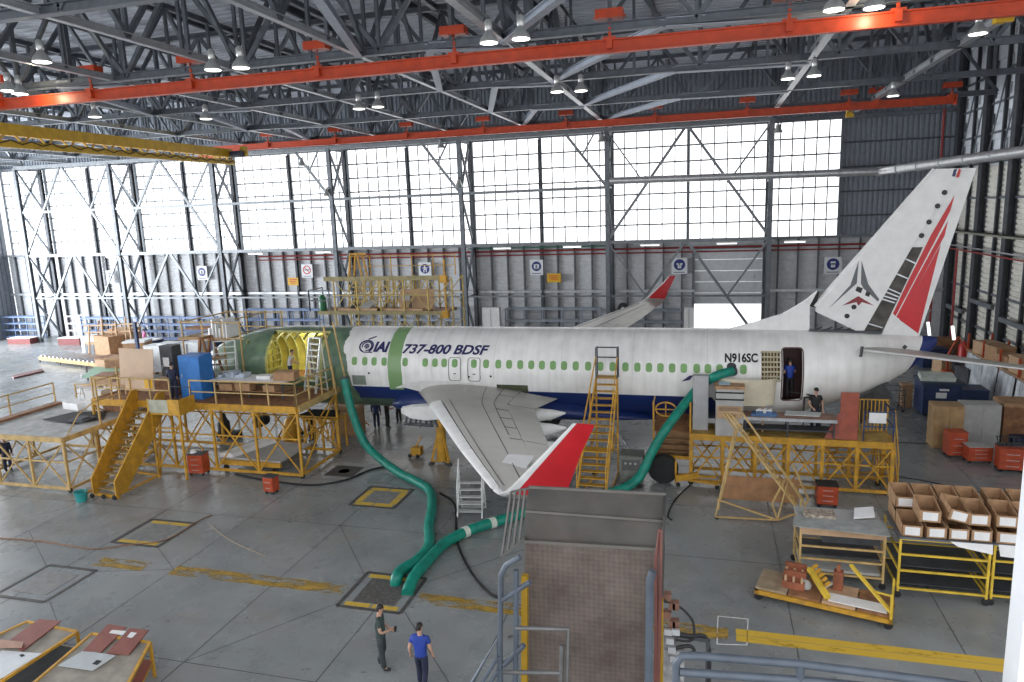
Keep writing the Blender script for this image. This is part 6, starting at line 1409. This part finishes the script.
b = MB(); b.lathe(P_(1.3,.6,.42),[(.16,0),(.18,.08),(.12,.2),(.03,.24)],9); tag(b.build('rag_bundle', GREYBOX, None, 50), 'white rag bundle between the chocks on the cart', 'rag')
# tables with sheets, bottom corner
def sheet_table(lab, a, e, wid, z, m):
    """table whose right edge runs a->e on plan"""
    a, e = V((*a,0)), V((*e,0)); u = (e-a).normalized(); v_ = V((-u.y,u.x,0)); L = (e-a).length
    t = thing('sheet_table', lab, 'table', tuple((a+e)/2)); Q = lambda s, w_, zz: a+u*s+v_*w_+V((0,0,zz)); b = MB()
    for s0, w0, s1, w1 in ((0,0,L,0),(0,wid,L,wid),(0,0,0,wid),(L,0,L,wid)): b.beam(Q(s0,w0,z), Q(s1,w1,z), .07)
    b.beam(Q(0,0,z*.45),Q(L,0,z*.45),.05); b.build('frame', YEL, t)
    for s in (0, L):
        for w_ in (0, wid): MB().beam(Q(s,w_,.0),Q(s,w_,z),.06).build('leg', YEL, t)
    MB().prism([Q(.03,.03,z-.02),Q(L-.03,.03,z-.02),Q(L-.03,wid-.03,z-.02),Q(.03,wid-.03,z-.02)],(0,0,.03)).build('table_top', m, t)
    MB().prism([Q(.1,.05,z*.45),Q(L-.1,.05,z*.45),Q(L-.1,wid-.05,z*.45),Q(.1,wid-.05,z*.45)],(0,0,.03)).build('shelf', RO if 'second' in lab else DARK, t)
    return Q
BOARDG = mat('table_board', (.30,.27,.23), .7, var=.12)
TZ = .95
def sheet(nm, lab, pix, z, m, th=.02, extra=None):
    P = [G(x,y,z) for x,y in pix]; t = thing(nm, lab, 'sheet', tuple(P[0])); MB().prism(P,(0,0,th)).build('sheet', m, t)
    if extra:
        for ex, em in extra: MB().prism([G(x,y,z+th+.002) for x,y in ex],(0,0,.004)).build('patch', em, t)
p0, p1 = G(150,640,TZ), G(60,700,TZ); q0 = G(94,634,TZ)
def quad_table(lab, near_r, far_r, far_l, near_l, z, shelfmat):
    P = [G(*q, z) for q in (near_r, far_r, far_l, near_l)]; c = sum(P, V())/4; t = thing('sheet_table', lab, 'table', (c.x,c.y,0)); b = MB()
    for i in range(4): b.beam(P[i], P[(i+1)%4], .07)
    b.build('frame', YEL, t)
    for p in P: MB().beam((p.x,p.y,0), p, .065).build('leg', YEL, t)
    MB().prism([p+V((0,0,-.03)) for p in P],(0,0,.03)).build('table_top', BOARDG, t)
    S = [V((p.x,p.y,.42)) for p in P]; MB().prism(S,(0,0,.03)).build('shelf', shelfmat, t); b = MB()
    for i in range(4): b.beam(S[i], S[(i+1)%4], .05)
    b.build('shelf_rail', YEL, t)
quad_table('yellow frame table with red board and white plate, at the picture corner', (2,681), (77,632), (27,622), (-45,655), TZ, DARK)
quad_table('yellow frame table with three panels, closer to the standing men', (108,722), (150,643), (92,634), (5,708), TZ, RO)
FADERED = mat('faded_red_panel', (.26,.085,.065), .6, var=.12)
sheet('red_board', 'faded red board on the corner table', [(10,641),(39,620),(61,622),(22,652)], TZ+.02, FADERED, .03)
sheet('white_plate', 'white plate with slots on the corner table', [(-25,672),(2,651),(42,654),(-2,681)], TZ+.02, mat('plate_white', (.66,.69,.71), .4, var=.04), .02, [([(19,655),(23,654),(25,656),(21,657)],DARK)])
sheet('wood_strip', 'thin timber strip across the faded red board', [(-8,648),(-4,640),(24,643),(22,648)], TZ+.07, mat('pink_timber', (.45,.27,.2), .7), .03)
sheet('red_board', 'red panel with pale strips, farther from the men, on the three panel table', [(83,652),(108,625),(127,628),(101,653)], TZ+.02, FADERED, .03, [([(109,633),(112,630),(126,631),(123,635)],PAPER)])
sheet('red_board', 'red panel with pale strips, nearer the men, on the three panel table', [(107,654),(130,629),(149,631),(129,655)], TZ+.03, FADERED, .03, [([(127,637),(131,632),(137,633),(132,638)],PAPER)])
sheet('grey_sheet', 'pale grey plate with an oval slot on the three panel table', [(58,666),(84,651),(116,656),(93,671)], TZ+.02, mat('plate_grey', (.48,.51,.52), .4, var=.04), .02, [([(92,664),(97,660),(102,661),(97,665)],DARK)])
# far clutter left of the nose
WR = mat('wrapped_white', (.66,.68,.70), .35, var=.08)
def far_crate(lab, px, py, d, m, nm='storage_crate', cat_='crate', rz=0, lid=None): c = G(px,py); crate(nm, lab, cat_, (c.x,c.y,0), d, m, rz, lid)
far_crate('dark red slab box on the floor at the far left', 24,343, (2.6,1.2,.6), mat('maroon_box', (.22,.06,.06), .6), 'long_box', 'box', .1, PAPER)
far_crate('second dark red slab box, near the white sheeted rack', 73,344, (2.4,1.0,.7), mat('maroon_box', (.22,.06,.06)), 'long_box', 'box', .1, PAPER)
far_crate('white boxy container before the far braced bay', 96,351, (1.7,1.4,1.5), WR, 'white_container', 'container', 0, WR)
for k, (px, py, lab) in enumerate(((160,372,'white wrapped pallet load, first behind the dock worker'),(173,371,'white wrapped pallet load, second behind the dock worker'),(186,370,'white wrapped pallet load, third behind the blue cabinet'),(198,370,'white wrapped pallet load, fourth behind the blue cabinet'))): 
    c = G(px,py); t = thing('wrapped_pallet', lab, 'pallet', (c.x,c.y,0), 'wrapped pallet loads behind the nose dock'); MB().bx(c.x-.75,c.x+.75,c.y-.6,c.y+.6,.14,2.2+.1*(k%2)).build('load', WR, t); b = MB()
    for j in range(3): b.bx(c.x-.75+.6*j,c.x-.5+.6*j,c.y-.6,c.y+.6,0,.14)
    b.build('pallet', WOOD, t)
t = thing('conveyor_dolly', 'long low roller conveyor on the far floor', 'conveyor', (-51.5,46,0)); a, e = G(40,362), G(104,370); d_ = (e-a); n_ = V((-d_.y,d_.x,0)).normalized()
MB().beam(a+V((0,0,.35)), e+V((0,0,.35)), .12, .3).build('side_rail', PALEYEL, t); MB().beam(a+n_*2+V((0,0,.35)), e+n_*2+V((0,0,.35)), .12, .3).build('side_rail', PALEYEL, t)
for k in range(15): q = a.lerp(e,(k+.5)/15); MB().tube(q+V((0,0,.5)), q+n_*2+V((0,0,.5)), .13, 8).build('roller', GALV, t)
b = MB()
for q in (0,.33,.66,1):
    for s in (0,2): p = a.lerp(e,q)+n_*s; b.beam(p, p+V((0,0,.3)), .1)
b.build('legs', DARKSTEEL, t)
tag(MB().prism([tuple(G(12,377)),tuple(G(42,370)),tuple(G(44,372)),tuple(G(14,379))],(0,0,.12)).build('metal_bar', mat('maroon_bar', (.16,.07,.07), .6)), 'long dark red bar lying on the bright far floor', 'bar')
b = MB(); c0 = G(108,378); b.prism([G(82,378,.9),G(118,378,.9),G(128,371,.95),G(95,368,.95)],(0,0,.12)); tag(b.build('green_sheet', mat('panel_mint', (.25,.42,.30), .5)), 'pale green panel laid on stands behind the plywood', 'panel')
t = thing('panel_stand', 'dark stand below the pale green panel', 'stand', tuple(G(105,380))); b = MB()
for px, py in ((88,380),(112,381),(122,374),(100,372)): p = G(px,py); b.beam(p, p+V((0,0,1.05)), .1)
b.build('frame', DARKSTEEL, t)
for k, (px, py, w_, h, m, lab) in enumerate(((112,360,2.4,2.2,CARD,'stack of brown parts behind the plywood, left'),(128,357,2.2,2.6,WOOD,'timber framed crate behind the plywood, middle'),(140,362,1.8,1.9,CARD,'open brown carton behind the plywood, right'),(112,378,1.4,1.7,WOOD,'tan box below the timber crate'),(122,380,1.4,1.8,DARKWOOD,'dark brown box below the timber crate'),(98,352,1.6,1.0,DARKSTEEL,'dark machine on the far floor by the white container'),(150,352,2.0,1.2,NAVYBOX,'blue machine near the blue rail rack'),(110,395,1.3,1.5,WOOD,'tan box beside the low dock rail'),(122,402,1.2,1.3,GREYBOX,'grey box at the low dock end'),(95,398,1.4,.9,PAPER,'white box beyond the low dock rail'),(215,352,1.8,1.6,NAVYBOX,'navy box behind the white nose cap'),(205,348,2.6,2.0,mat('far_blue', (.15,.2,.33), .5),'blue grey stack behind the blue cabinet'))):
    far_crate(lab, px, py, (w_,1.4,h), m, 'storage_crate', 'crate', .15*((k*7)%5-2), [CARD,WOOD,PAPER,DARKWOOD][k%4])
t = thing('timber_scaffold', 'brown timber trestle work heaped behind the plywood sheet', 'frame', tuple(G(125,360))); c = G(122,358); b = MB()
for k in range(7): b.beam((c.x-2.5+.8*k,c.y-1,.0),(c.x-2.0+.7*k,c.y-1+.4*(k%2),3.1+.3*(k%3)),.12)
for z in (1.4,2.4,3.0): b.beam((c.x-2.6,c.y-1,z),(c.x+3,c.y-.8,z+.2),.12)
b.build('timbers', WOOD, t)
t = thing('lamp_post', 'dark upright post behind the plywood sheet', 'post', tuple(G(141,372))); c = G(141,372); MB().beam((c.x,c.y,0),(c.x,c.y,4.0),.22).bx(c.x-.5,c.x+.5,c.y-.5,c.y+.5,0,.15).build('post', NAVYBOX, t)
# ---- raised ramp structure right below the camera
TREAD = bpy.data.materials.new('tread_plate'); TREAD.use_nodes = True; nt = TREAD.node_tree; bs = nt.nodes['Principled BSDF']
tc = nt.nodes.new('ShaderNodeTexCoord'); mp = nt.nodes.new('ShaderNodeMapping'); mp.inputs['Rotation'].default_value = (0,R(45),0); mp.inputs['Scale'].default_value = (17,0,17); ck = nt.nodes.new('ShaderNodeTexChecker'); ck.inputs['Scale'].default_value = 1.0
nz = nt.nodes.new('ShaderNodeTexNoise'); nz.inputs['Scale'].default_value = 1.6; nz.inputs['Detail'].default_value = 9; nz.inputs['Roughness'].default_value = .7; rp = nt.nodes.new('ShaderNodeValToRGB'); rp.color_ramp.elements[0].position = .35; rp.color_ramp.elements[1].position = .68; rp.color_ramp.elements[0].color = (.11,.083,.07,1); rp.color_ramp.elements[1].color = (.20,.165,.145,1)
mx = nt.nodes.new('ShaderNodeMix'); mx.data_type = 'RGBA'; mx.blend_type = 'MULTIPLY'; mx.inputs['Factor'].default_value = .22
for a, b_ in ((tc.outputs['Object'],mp.inputs['Vector']),(mp.outputs['Vector'],ck.inputs['Vector']),(tc.outputs['Object'],nz.inputs['Vector']),(nz.outputs['Fac'],rp.inputs['Fac']),(rp.outputs['Color'],mx.inputs['A']),(ck.outputs['Color'],mx.inputs['B']),(mx.outputs['Result'],bs.inputs['Base Color'])): nt.links.new(a, b_)
bs.inputs['Roughness'].default_value = .55; bs.inputs['Metallic'].default_value = .3
LIP = mat('ramp_lip_steel', (.062,.058,.053), .55, .25, var=.14, scale=2, stain=(.10,.07,.05), stain_amt=.6)
RAILB = mat('rail_blue_grey', (.09,.11,.14), .45, .1, var=.1)
RAILG = mat('rail_grey', (.14,.14,.14), .5, .3, var=.1)
rt = thing('loading_ramp', 'tall folded steel loading ramp with tread plate below the camera', 'ramp', (-1.6,10.6,0))
YR_ = 10.5
def w(px, py, Y=YR_): return W(px, py, Y)
def plate4(nm, pts, m, d=.05): return MB().prism(pts,(0,d,0)).build(nm, m, rt)
bl_, br_ = w(521,700), w(645,700); tl_, tr_ = w(525,541), w(655,549)
bl_ = tl_ + (bl_-tl_)*2.2; br_ = tr_ + (br_-tr_)*2.2
plate4('tread_plate', [bl_, br_, tr_, tl_], TREAD)
plate4('lip', [w(524,540,10.55), w(656,549,10.55), w(664,521,10.7), w(525,510,10.7)], LIP); plate4('lip', [w(525,510,10.7), w(664,521,10.7), w(666,494,10.95), w(529,487,10.95)], LIP)
b = MB(); b.beam(w(529,487,10.95), w(666,494,10.95), .04); b.beam(w(526,511,10.68), w(664,521,10.68), .04); b.beam(w(524,541,10.5), w(656,549,10.5), .05,.05); b.build('edge_bar', mat('edge_light', (.15,.14,.125), .45, .3), rt)
b = MB(); p = w(664,494,10.95); q = w(662,590,10.6); b.prism([p, p+V((0,-.35,-.2)), q+V((0,-.2,0)), q],(.03,0,0)); b.build('side_plate', LIP, rt)
b = MB(); b.beam((-2.0,10.7,0),(-2.0,10.62,6.0),.18); b.beam((-1.0,10.7,0),(-1.0,10.62,6.0),.18); b.bx(-3.0,-.3,8.5,12.0,.25,.55); b.build('mast', DARKSTEEL, rt)
b = MB(); 
for x in (-2.8,-.5):
    for y in (8.8,11.7): b.lathe((x,y,.3),[(.1,-.1),(.3,-.09),(.3,.09),(.1,.1)],16,'y')
b.build('wheels', BLACK, rt)
for px in (519,660): b = MB(); a = w(px,720 if px < 600 else 700,10.3); e = w(px+(6 if px < 600 else 0),575 if px < 600 else 600,10.3); b.beam(V((a.x,a.y,.3)), e, .1); b.build('yellow_post', mat('post_yellow', (.36,.21,.01), .5), rt)
# folding side fence at the head of the ramp
b = MB(); T0, T1, B0, B1 = w(511,492,10.95), w(530,488,10.95), w(502,556,10.6), w(525,538,10.5)
for q in (0,.25,.5,.75): b.beam(T0.lerp(T1,q), B0.lerp(B1,q), .035)
b.beam(T0,T1,.035); b.beam(B0,B1,.04); b.build('side_fence', mat('fence_grey', (.12,.115,.11), .45, .4), rt)
def pipe_rail(nm, lab, paths, r, m, Y):
    t = thing(nm, lab, 'railing', tuple(W(paths[0][0][0],paths[0][0][1],Y))); 
    for k, p in enumerate(paths): MB().pipe([W(x,y,yy if yy else Y) for x,y,yy in [(q+(None,))[:3] for q in p]], r, 8).build('rail_tube', m, t, 50)
    return t
rl = pipe_rail('guard_railing', 'blue grey tubular guard rail up the side of the ramp near the men', [[(501,720),(500,640),(501,575),(506,565),(520,557)],[(515,700),(516,640),(516,570)],[(502,600),(530,582)],[(504,665),(524,645)]], .045, RAILB, 9.8)
pipe_rail('guard_railing', 'blue grey tubular guard rail on the machine side of the ramp', [[(648,720),(649,640),(650,580),(653,571)]], .06, RAILB, 9.8)
pipe_rail('guard_railing', 'rust red rail tube beside the grey one at the ramp edge', [[(655,720),(656,640),(656,560),(659,530),(661,531),(660,600),(657,720)]], .03, mat('rail_rust', (.15,.055,.045), .5), 10.2)
pipe_rail('guard_railing', 'grey square gate frame standing before the tread plate', [[(516,628),(568,629),(566,720)],[(503,672),(562,673)],[(562,645),(560,720)]], .035, RAILG, 9.4)
pipe_rail('guard_railing', 'sloping multi-bar stair rail at the lower edge near the blue shirted man', [[(470,686),(497,639),(499,720)],[(478,690),(498,656)],[(485,692),(498,670)],[(492,694),(498,684)]], .03, RAILB, 9.2)
pipe_rail('guard_railing', 'blue grey double guard rail along the bottom right', [[(676,730),(676,664),(682,656),(700,656),(800,664),(940,682),(1020,694)],[(680,672),(800,680),(900,690)],[(800,664),(801,730)]], .05, RAILB, 8.0)
# machine on the ramp's side
t = thing('hydraulic_unit', 'cluttered hydraulic control unit with black hoses beside the ramp', 'machine', (.0,10.2,0)); c = w(672,640,10.9)
MB().bx(c.x-.22,c.x+.2,10.6,11.1,0,c.z).build('cabinet', mat('unit_grey', (.30,.30,.30), .5, var=.2, scale=6), t); b = MB()
for k in range(8): q = w(664+4*(k%4),596+9*(k//2),10.7); b.box(q,(.1,.12,.12))
b.build('valves', mat('valve_brown', (.20,.10,.07), .5, .2, var=.2), t); b = MB()
for k in range(5): q = w(668+2*k,632+9*k%36,10.58); b.box(q,(.12,.05,.1))
b.build('pale_fittings', GALV, t)
b = MB(); b.pipe(smooth([w(662,600,10.6),w(680,607,10.8),w(693,622,10.9),w(692,640,10.8),w(676,640,10.6)],4),.022,6); b.pipe(smooth([w(672,634,10.6),w(690,636,10.8),w(708,640,10.9),w(709,690,10.8)],4),.03,6); b.pipe(smooth([w(676,648,10.6),w(690,646,10.7),w(694,652,10.7),w(680,655,10.6)],4),.03,6); b.build('hoses', BLACK, t)
b = MB(); q = w(708,640,10.9); b.beam(q, V((q.x,q.y,0)), .07); b.beam(w(676,634,10.9), q, .07); b.build('bracket', DARKSTEEL, t)
# white painted square marks on the floor
b = MB(); P = [G(718,616,.004), G(748,619,.004), G(747,645,.004), G(717,644,.004)]
for i in range(4): b.beam(P[i], P[(i+1)%4], .025, .004)
structure('trim_20', b, PAPER, 'thin white square painted on the floor beside the yellow line')
# white post at the picture's right edge
c = W(1012,690,8.0)
structure('pillar_20', MB().bx(c.x,c.x+.4,7.9,8.25,0,20), mat('post_white', (.80,.81,.83), .45, var=.02), 'white square post close to the camera at the right edge')
# ================================================================ PEOPLE
SKINC = mat('skin', (.52,.31,.22), .55, var=.05)
HAIRC = mat('hair_dark', (.018,.014,.012), .6, var=.1)
SHOEC = mat('shoe_black', (.02,.02,.022), .5, var=.1)
def skinmesh(verts, edges, root, name, m, parent, sub=1):
    """verts: list of (co, radius)"""
    me = bpy.data.meshes.new(name); me.from_pydata([v[0] for v in verts], edges, [])
    o = bpy.data.objects.new(name, me); C.objects.link(o)
    md = o.modifiers.new('skin', 'SKIN'); md.use_smooth_shade = True
    for i, v in enumerate(verts):
        r = v[1]; r = r if isinstance(r, tuple) else (r, r); me.skin_vertices[0].data[i].radius = r
        me.skin_vertices[0].data[i].use_root = (i == root)
    if sub: s = o.modifiers.new('sub', 'SUBSURF'); s.levels = sub; s.render_levels = sub
    bpy.context.view_layer.update(); dg = bpy.context.evaluated_depsgraph_get()
    out = bpy.data.meshes.new_from_object(o.evaluated_get(dg)); out.name = name
    bpy.data.objects.remove(o); bpy.data.meshes.remove(me)
    out.materials.clear(); out.materials.append(m); out.shade_smooth()
    r = bpy.data.objects.new(name, out); C.objects.link(r); r.parent = parent; return r
def lerp3(a, b, t): return tuple(a[i]+(b[i]-a[i])*t for i in range(3))
def person(label, loc, rz, shirt, trousers, hair=HAIRC, h=1.74, pose=None, sleeves='short', cap=None, held=None):
    """faces +Y in local space; pose overrides joints (metres at 1.75 m height)"""
    k = h/1.75
    J = dict(pelvis=(0,0,.95), waist=(0,0,1.08), chest=(0,.0,1.27), neck=(0,-.01,1.47), head=(0,.015,1.60),
             sl=(-.185,0,1.40), el=(-.235,-.02,1.12), wl=(-.235,.07,.87), sr=(.185,0,1.40), er=(.235,-.02,1.12), wr=(.235,.07,.87),
             hl=(-.095,0,.92), kl=(-.105,.02,.50), al=(-.11,-.02,.09), hr=(.095,0,.92), kr=(.105,.02,.50), ar=(.11,-.02,.09), hdir=0.0)
    J.update(pose or {})
    S = lambda p: tuple(q*k for q in p)
    t = thing('person', label, 'person', loc, None, rz=rz)
    v, e = [], []
    def add(p, r, link=None):
        v.append((S(p), r*k if not isinstance(r, tuple) else (r[0]*k, r[1]*k)))
        if link is not None: e.append((link, len(v)-1))
        return len(v)-1
    pe = add(J['pelvis'], (.115,.085)); wa = add(J['waist'], (.11,.08), pe); ch = add(J['chest'], (.135,.10), wa); n0 = add(lerp3(J['chest'],J['neck'],.8), .075, ch); ne = add(J['neck'], .055, n0)
    hd = add(lerp3(J['neck'],J['head'],.75), (.068,.082), ne); hp = add((J['head'][0],J['head'][1],J['head'][2]+.09), (.072,.088), hd); add((J['head'][0],J['head'][1]-.01,J['head'][2]+.155), (.035,.05), hp)
    for s in 'lr':
        sg = -1 if s == 'l' else 1
        sh = add(J['s'+s], .062, ch); el = add(J['e'+s], .045, sh); wr = add(J['w'+s], .03, el)
        d = V(J['w'+s])-V(J['e'+s]); d.normalize(); pm = V(J['w'+s])+d*.06; pi = add(tuple(pm), (.036,.02), wr)
        side_ = d.cross(V((0,1,0))); side_ = side_.normalized() if side_.length > .1 else V((1,0,0)); fw = side_.cross(d)
        for q, L in ((-.03,.075),(-.01,.09),(.01,.085),(.03,.065)):
            b0 = pm+d*.035+side_*q; b1 = b0+d*L*.55+fw*.008; b2 = b0+d*L+fw*.025; i0 = add(tuple(b0), .011, pi); i1 = add(tuple(b1), .0095, i0); add(tuple(b2), .008, i1)
        t0 = pm-d*.02+side_*(.035*(-sg)); t1 = t0+d*.04+side_*(.025*(-sg))+fw*.02; i0 = add(tuple(t0), .012, pi); add(tuple(t1), .009, i0)
        hi = add(J['h'+s], .075, pe); kn = add(J['k'+s], .05, hi); cf = add(lerp3(J['k'+s],J['a'+s],.35), .046, kn); an = add(J['a'+s], .038, cf); a = V(J['a'+s]); add((a.x, a.y+.13, max(.035,a.z-.05)), .033, an)
    body = skinmesh(v, e, 0, 'body', SKINC, t)
    H = V(S(J['head'])); c_, s_ = math.cos(J['hdir']), math.sin(J['hdir'])
    hx_ = lambda x, y, z: (H.x+(x*c_-y*s_)*k, H.y+(x*s_+y*c_)*k, H.z+z*k)
    b = MB(); b.prism([hx_(-.012,.088,.03), hx_(.012,.088,.03), hx_(0,.092,.075)], V(hx_(0,.112,.03))-V(hx_(0,.088,.03))); b.build('nose', SKINC, t)
    b = MB()
    for sx in (-1, 1): b.lathe(hx_(sx*.03,.083,.075), [(.012,-.006),(.012,.006)], 8, 'y')
    b.build('eyes', DARK, t); b = MB(); b.beam(hx_(-.022,.085,-.005), hx_(.022,.085,-.005), .01, .012); b.build('mouth', mat('lips', (.35,.13,.11), .5), t)
    b = MB()
    for sx in (-1, 1): b.lathe(hx_(sx*.078,0,.06), [(.02,-.01),(.03,0),(.02,.01)], 8, 'x')
    b.build('ears', SKINC, t)
    if cap: 
        MB().lathe(hx_(0,0,.08), [(.088*k,0),(.09*k,.03*k),(.075*k,.085*k),(.02*k,.105*k)], 14).build('cap', cap, t, 60); MB().prism([hx_(-.06,.07,.09),hx_(.06,.07,.09),hx_(.045,.16,.08),hx_(-.045,.16,.08)],(0,0,.012)).build('cap_brim', cap, t)
    else:
        rings = []
        for z, r, y in ((.02,.086,-.03),(.06,.092,-.022),(.1,.094,-.012),(.14,.082,-.006),(.165,.055,-.004),(.178,.015,-.004)): rings.append([hx_(r*.92*math.cos(R(a)), y+r*1.08*math.sin(R(a))*(1 if math.sin(R(a)) < 0 or z > .09 else .3), z) for a in range(0,360,24)])
        MB().loft(rings).build('hair', hair, t, 70)
    # clothes follow the same skeleton, a little wider
    g_ = .016
    v, e = [], []; pe0 = add((J['pelvis'][0],J['pelvis'][1],J['pelvis'][2]-.10), (.185,.15)); pe = add(lerp3(J['pelvis'],J['waist'],.2), (.178,.142), pe0); wa = add(J['waist'], (.168,.13), pe); ch = add(J['chest'], (.172,.13), wa); add(lerp3(J['chest'],J['neck'],.78), .085, ch)
    for s in 'lr':
        sh = add(J['s'+s], .078, ch)
        if sleeves == 'short': add(lerp3(J['s'+s],J['e'+s],.62), .062, sh)
        else: el = add(J['e'+s], .058, sh); add(lerp3(J['e'+s],J['w'+s],.95), .042, el)
    skinmesh(v, e, 0, 'shirt', shirt, t)
    v, e = [], []; pe = add(lerp3(J['pelvis'],J['waist'],.7), (.165,.13)); p2 = add(lerp3(J['pelvis'],J['hl'],.3)[:0] or (J['pelvis'][0],J['pelvis'][1],J['pelvis'][2]-.04), (.17,.14), pe)
    for s in 'lr':
        hi = add(J['h'+s], .112, p2); kn = add(J['k'+s], .085, hi); cf = add(lerp3(J['k'+s],J['a'+s],.4), .08, kn); add(lerp3(J['k'+s],J['a'+s],1.06), .072, cf)
    skinmesh(v, e, 0, 'trousers', trousers, t)
    for s in 'lr':
        a = V(J['a'+s]); v, e = [], []; i = add((a.x,a.y-.03,max(.05,a.z-.03)), .052); i = add((a.x,a.y+.06,max(.045,a.z-.04)), .05, i); add((a.x,a.y+.17,max(.04,a.z-.05)), .04, i)
        skinmesh(v, e, 0, 'shoe', SHOEC, t)
    if held: held(t, k, J)
    return t
NAVYC = mat('navy_cloth', (.015,.02,.05), .75, var=.12); BLUEC = mat('blue_cloth', (.02,.055,.33), .7, var=.1); GREENC = mat('green_grey_cloth', (.045,.07,.065), .75, var=.1); BLKC = mat('black_cloth', (.012,.012,.014), .75, var=.1); SLATE = mat('slate_cloth', (.035,.045,.05), .75, var=.1); WHC = mat('white_cloth', (.6,.62,.65), .7, var=.05); PINKC = mat('pink_cloth', (.5,.12,.3), .7, var=.05); DKBLUE = mat('dark_blue_cloth', (.02,.03,.09), .75, var=.1)
arms_hold = dict(er=(.26,.06,1.13), wr=(.08,.27,1.10), el=(-.25,.0,1.12), wl=(-.06,.24,1.06))
def phone(t, k, J): q = V(J['wr'])*k; MB().box((q.x+.03,q.y+.14,q.z+.05),(.13,.05,.09)).build('held_device', BLACK, t)
p = G(383,668); person('person in dark green grey T-shirt looking at a small device', (p.x,p.y,0), R(-75), GREENC, SLATE, h=1.76, pose=dict(arms_hold, kl=(-.11,.03,.5), al=(-.16,-.12,.09), ar=(.13,.06,.09), head=(0,.04,1.59)), held=phone)
p = G(423,688); person('person in bright blue T-shirt walking away from the camera', (p.x,p.y,0), R(5), BLUEC, NAVYC, h=1.72, pose=dict(el=(-.27,-.06,1.13), wl=(-.28,.04,.89), er=(.27,-.04,1.13), wr=(.28,.08,.9), kl=(-.1,.12,.52), al=(-.1,.12,.09), kr=(.1,-.02,.5), ar=(.1,-.22,.12), hdir=-.5))
p = G(174,393,ZB_); person('person in navy overalls standing on the nose dock', (W(174,393,26.95).x,26.98,ZB_), R(20), NAVYC, NAVYC, h=1.76, sleeves='long', pose=dict(el=(-.26,.05,1.14), wl=(-.2,.22,1.0), er=(.25,.03,1.13), wr=(.2,.2,.98), kr=(.11,-.03,.5), ar=(.16,-.16,.09)))
person('person in white top working inside the cargo door opening', (-20.0,30.6,3.37), R(-70), WHC, NAVYC, h=1.7, pose=dict(arms_hold, chest=(0,.08,1.26), neck=(0,.13,1.44), head=(0,.19,1.56), sl=(-.185,.1,1.38), sr=(.185,.1,1.38), er=(.25,.16,1.12), el=(-.25,.16,1.12), wr=(.1,.38,1.02), wl=(-.1,.38,1.02)))
p = G(377,428); person('person in dark blue overalls under the belly, beside two others in black', (p.x,p.y,0), R(10), DKBLUE, NAVYC, h=1.74, sleeves='long')
p = G(391,423); person('person in black clothes under the belly, nearest the wing root', (p.x+.5,p.y,0), R(60), BLKC, BLKC, h=1.7, sleeves='long', pose=dict(arms_hold))
p = G(386,426); person('person in black with pale sleeve under the belly, in the middle of three', (p.x+.25,p.y-.3,0), R(-40), BLKC, BLKC, h=1.72, pose=dict(arms_hold))
p = G(812,418,ZE); person('person in black T-shirt and cap on the aft dock', (4.35,30.05,ZE), R(190), BLKC, NAVYC, h=1.76, cap=BLKC, pose=dict(el=(-.27,-.03,1.13), wl=(-.26,.1,.9), er=(.28,.0,1.14), wr=(.18,.2,1.0)))
person('person in blue shirt standing in the open rear doorway', (3.4,30.72,3.38), R(15), BLUEC, BLKC, h=1.64, pose=dict(arms_hold))
p = G(8,467); person('person in navy clothes half hidden under the low dock', (-32.2,25.0,0), R(30), NAVYC, NAVYC, h=1.74, sleeves='long')
p = G(316,441); person('person in dark clothes under the forward green belly', (-19.75,31.6,0), R(80), BLKC, SLATE, h=1.72, sleeves='long', pose=dict(arms_hold))
p = G(146,347); person('person in pink top far off beside the second laced column', (p.x,p.y,0), R(170), PINKC, DKBLUE, h=1.74)
# ================================================================ LIGHT + CAMERA
sc = bpy.context.scene
w = bpy.data.worlds.new('daylight'); sc.world = w; w.use_nodes = True
bg = w.node_tree.nodes['Background']; bg.inputs['Color'].default_value = (.95,.97,1.0,1); bg.inputs['Strength'].default_value = WORLD
cam = bpy.data.cameras.new('camera'); co = bpy.data.objects.new('camera', cam); C.objects.link(co)
cam.sensor_fit = 'HORIZONTAL'; cam.sensor_width = 36; cam.lens = FPX/1024*36; cam.clip_end = 500; cam.clip_start = .1
up = -DN; bk = -FW
co.matrix_world = Matrix(((RX.x,up.x,bk.x,0),(RX.y,up.y,bk.y,0),(RX.z,up.z,bk.z,CAMH),(0,0,0,1)))
sc.camera = co
sc.view_settings.view_transform = 'Standard'; sc.view_settings.look = 'None'; sc.view_settings.gamma = 1; sc.view_settings.exposure = EXPO
sc.view_settings.use_curve_mapping = False
sc.cycles.max_bounces = 6; sc.cycles.diffuse_bounces = 4; sc.cycles.glossy_bounces = 3
sc.cycles.use_denoising = True
sc.cycles.sample_clamp_indirect = 6
# daylight through the open hangar doors at the far end wall (beyond the frame)
li = bpy.data.lights.new('door_daylight', 'AREA'); li.shape = 'RECTANGLE'; li.size = 46; li.size_y = 15; li.energy = DOOR; li.color = (.90,.95,1.0)
o = bpy.data.objects.new('door_daylight', li); C.objects.link(o); o.location = (-74, 30, 8); o.rotation_euler = (R(90), 0, R(-90))
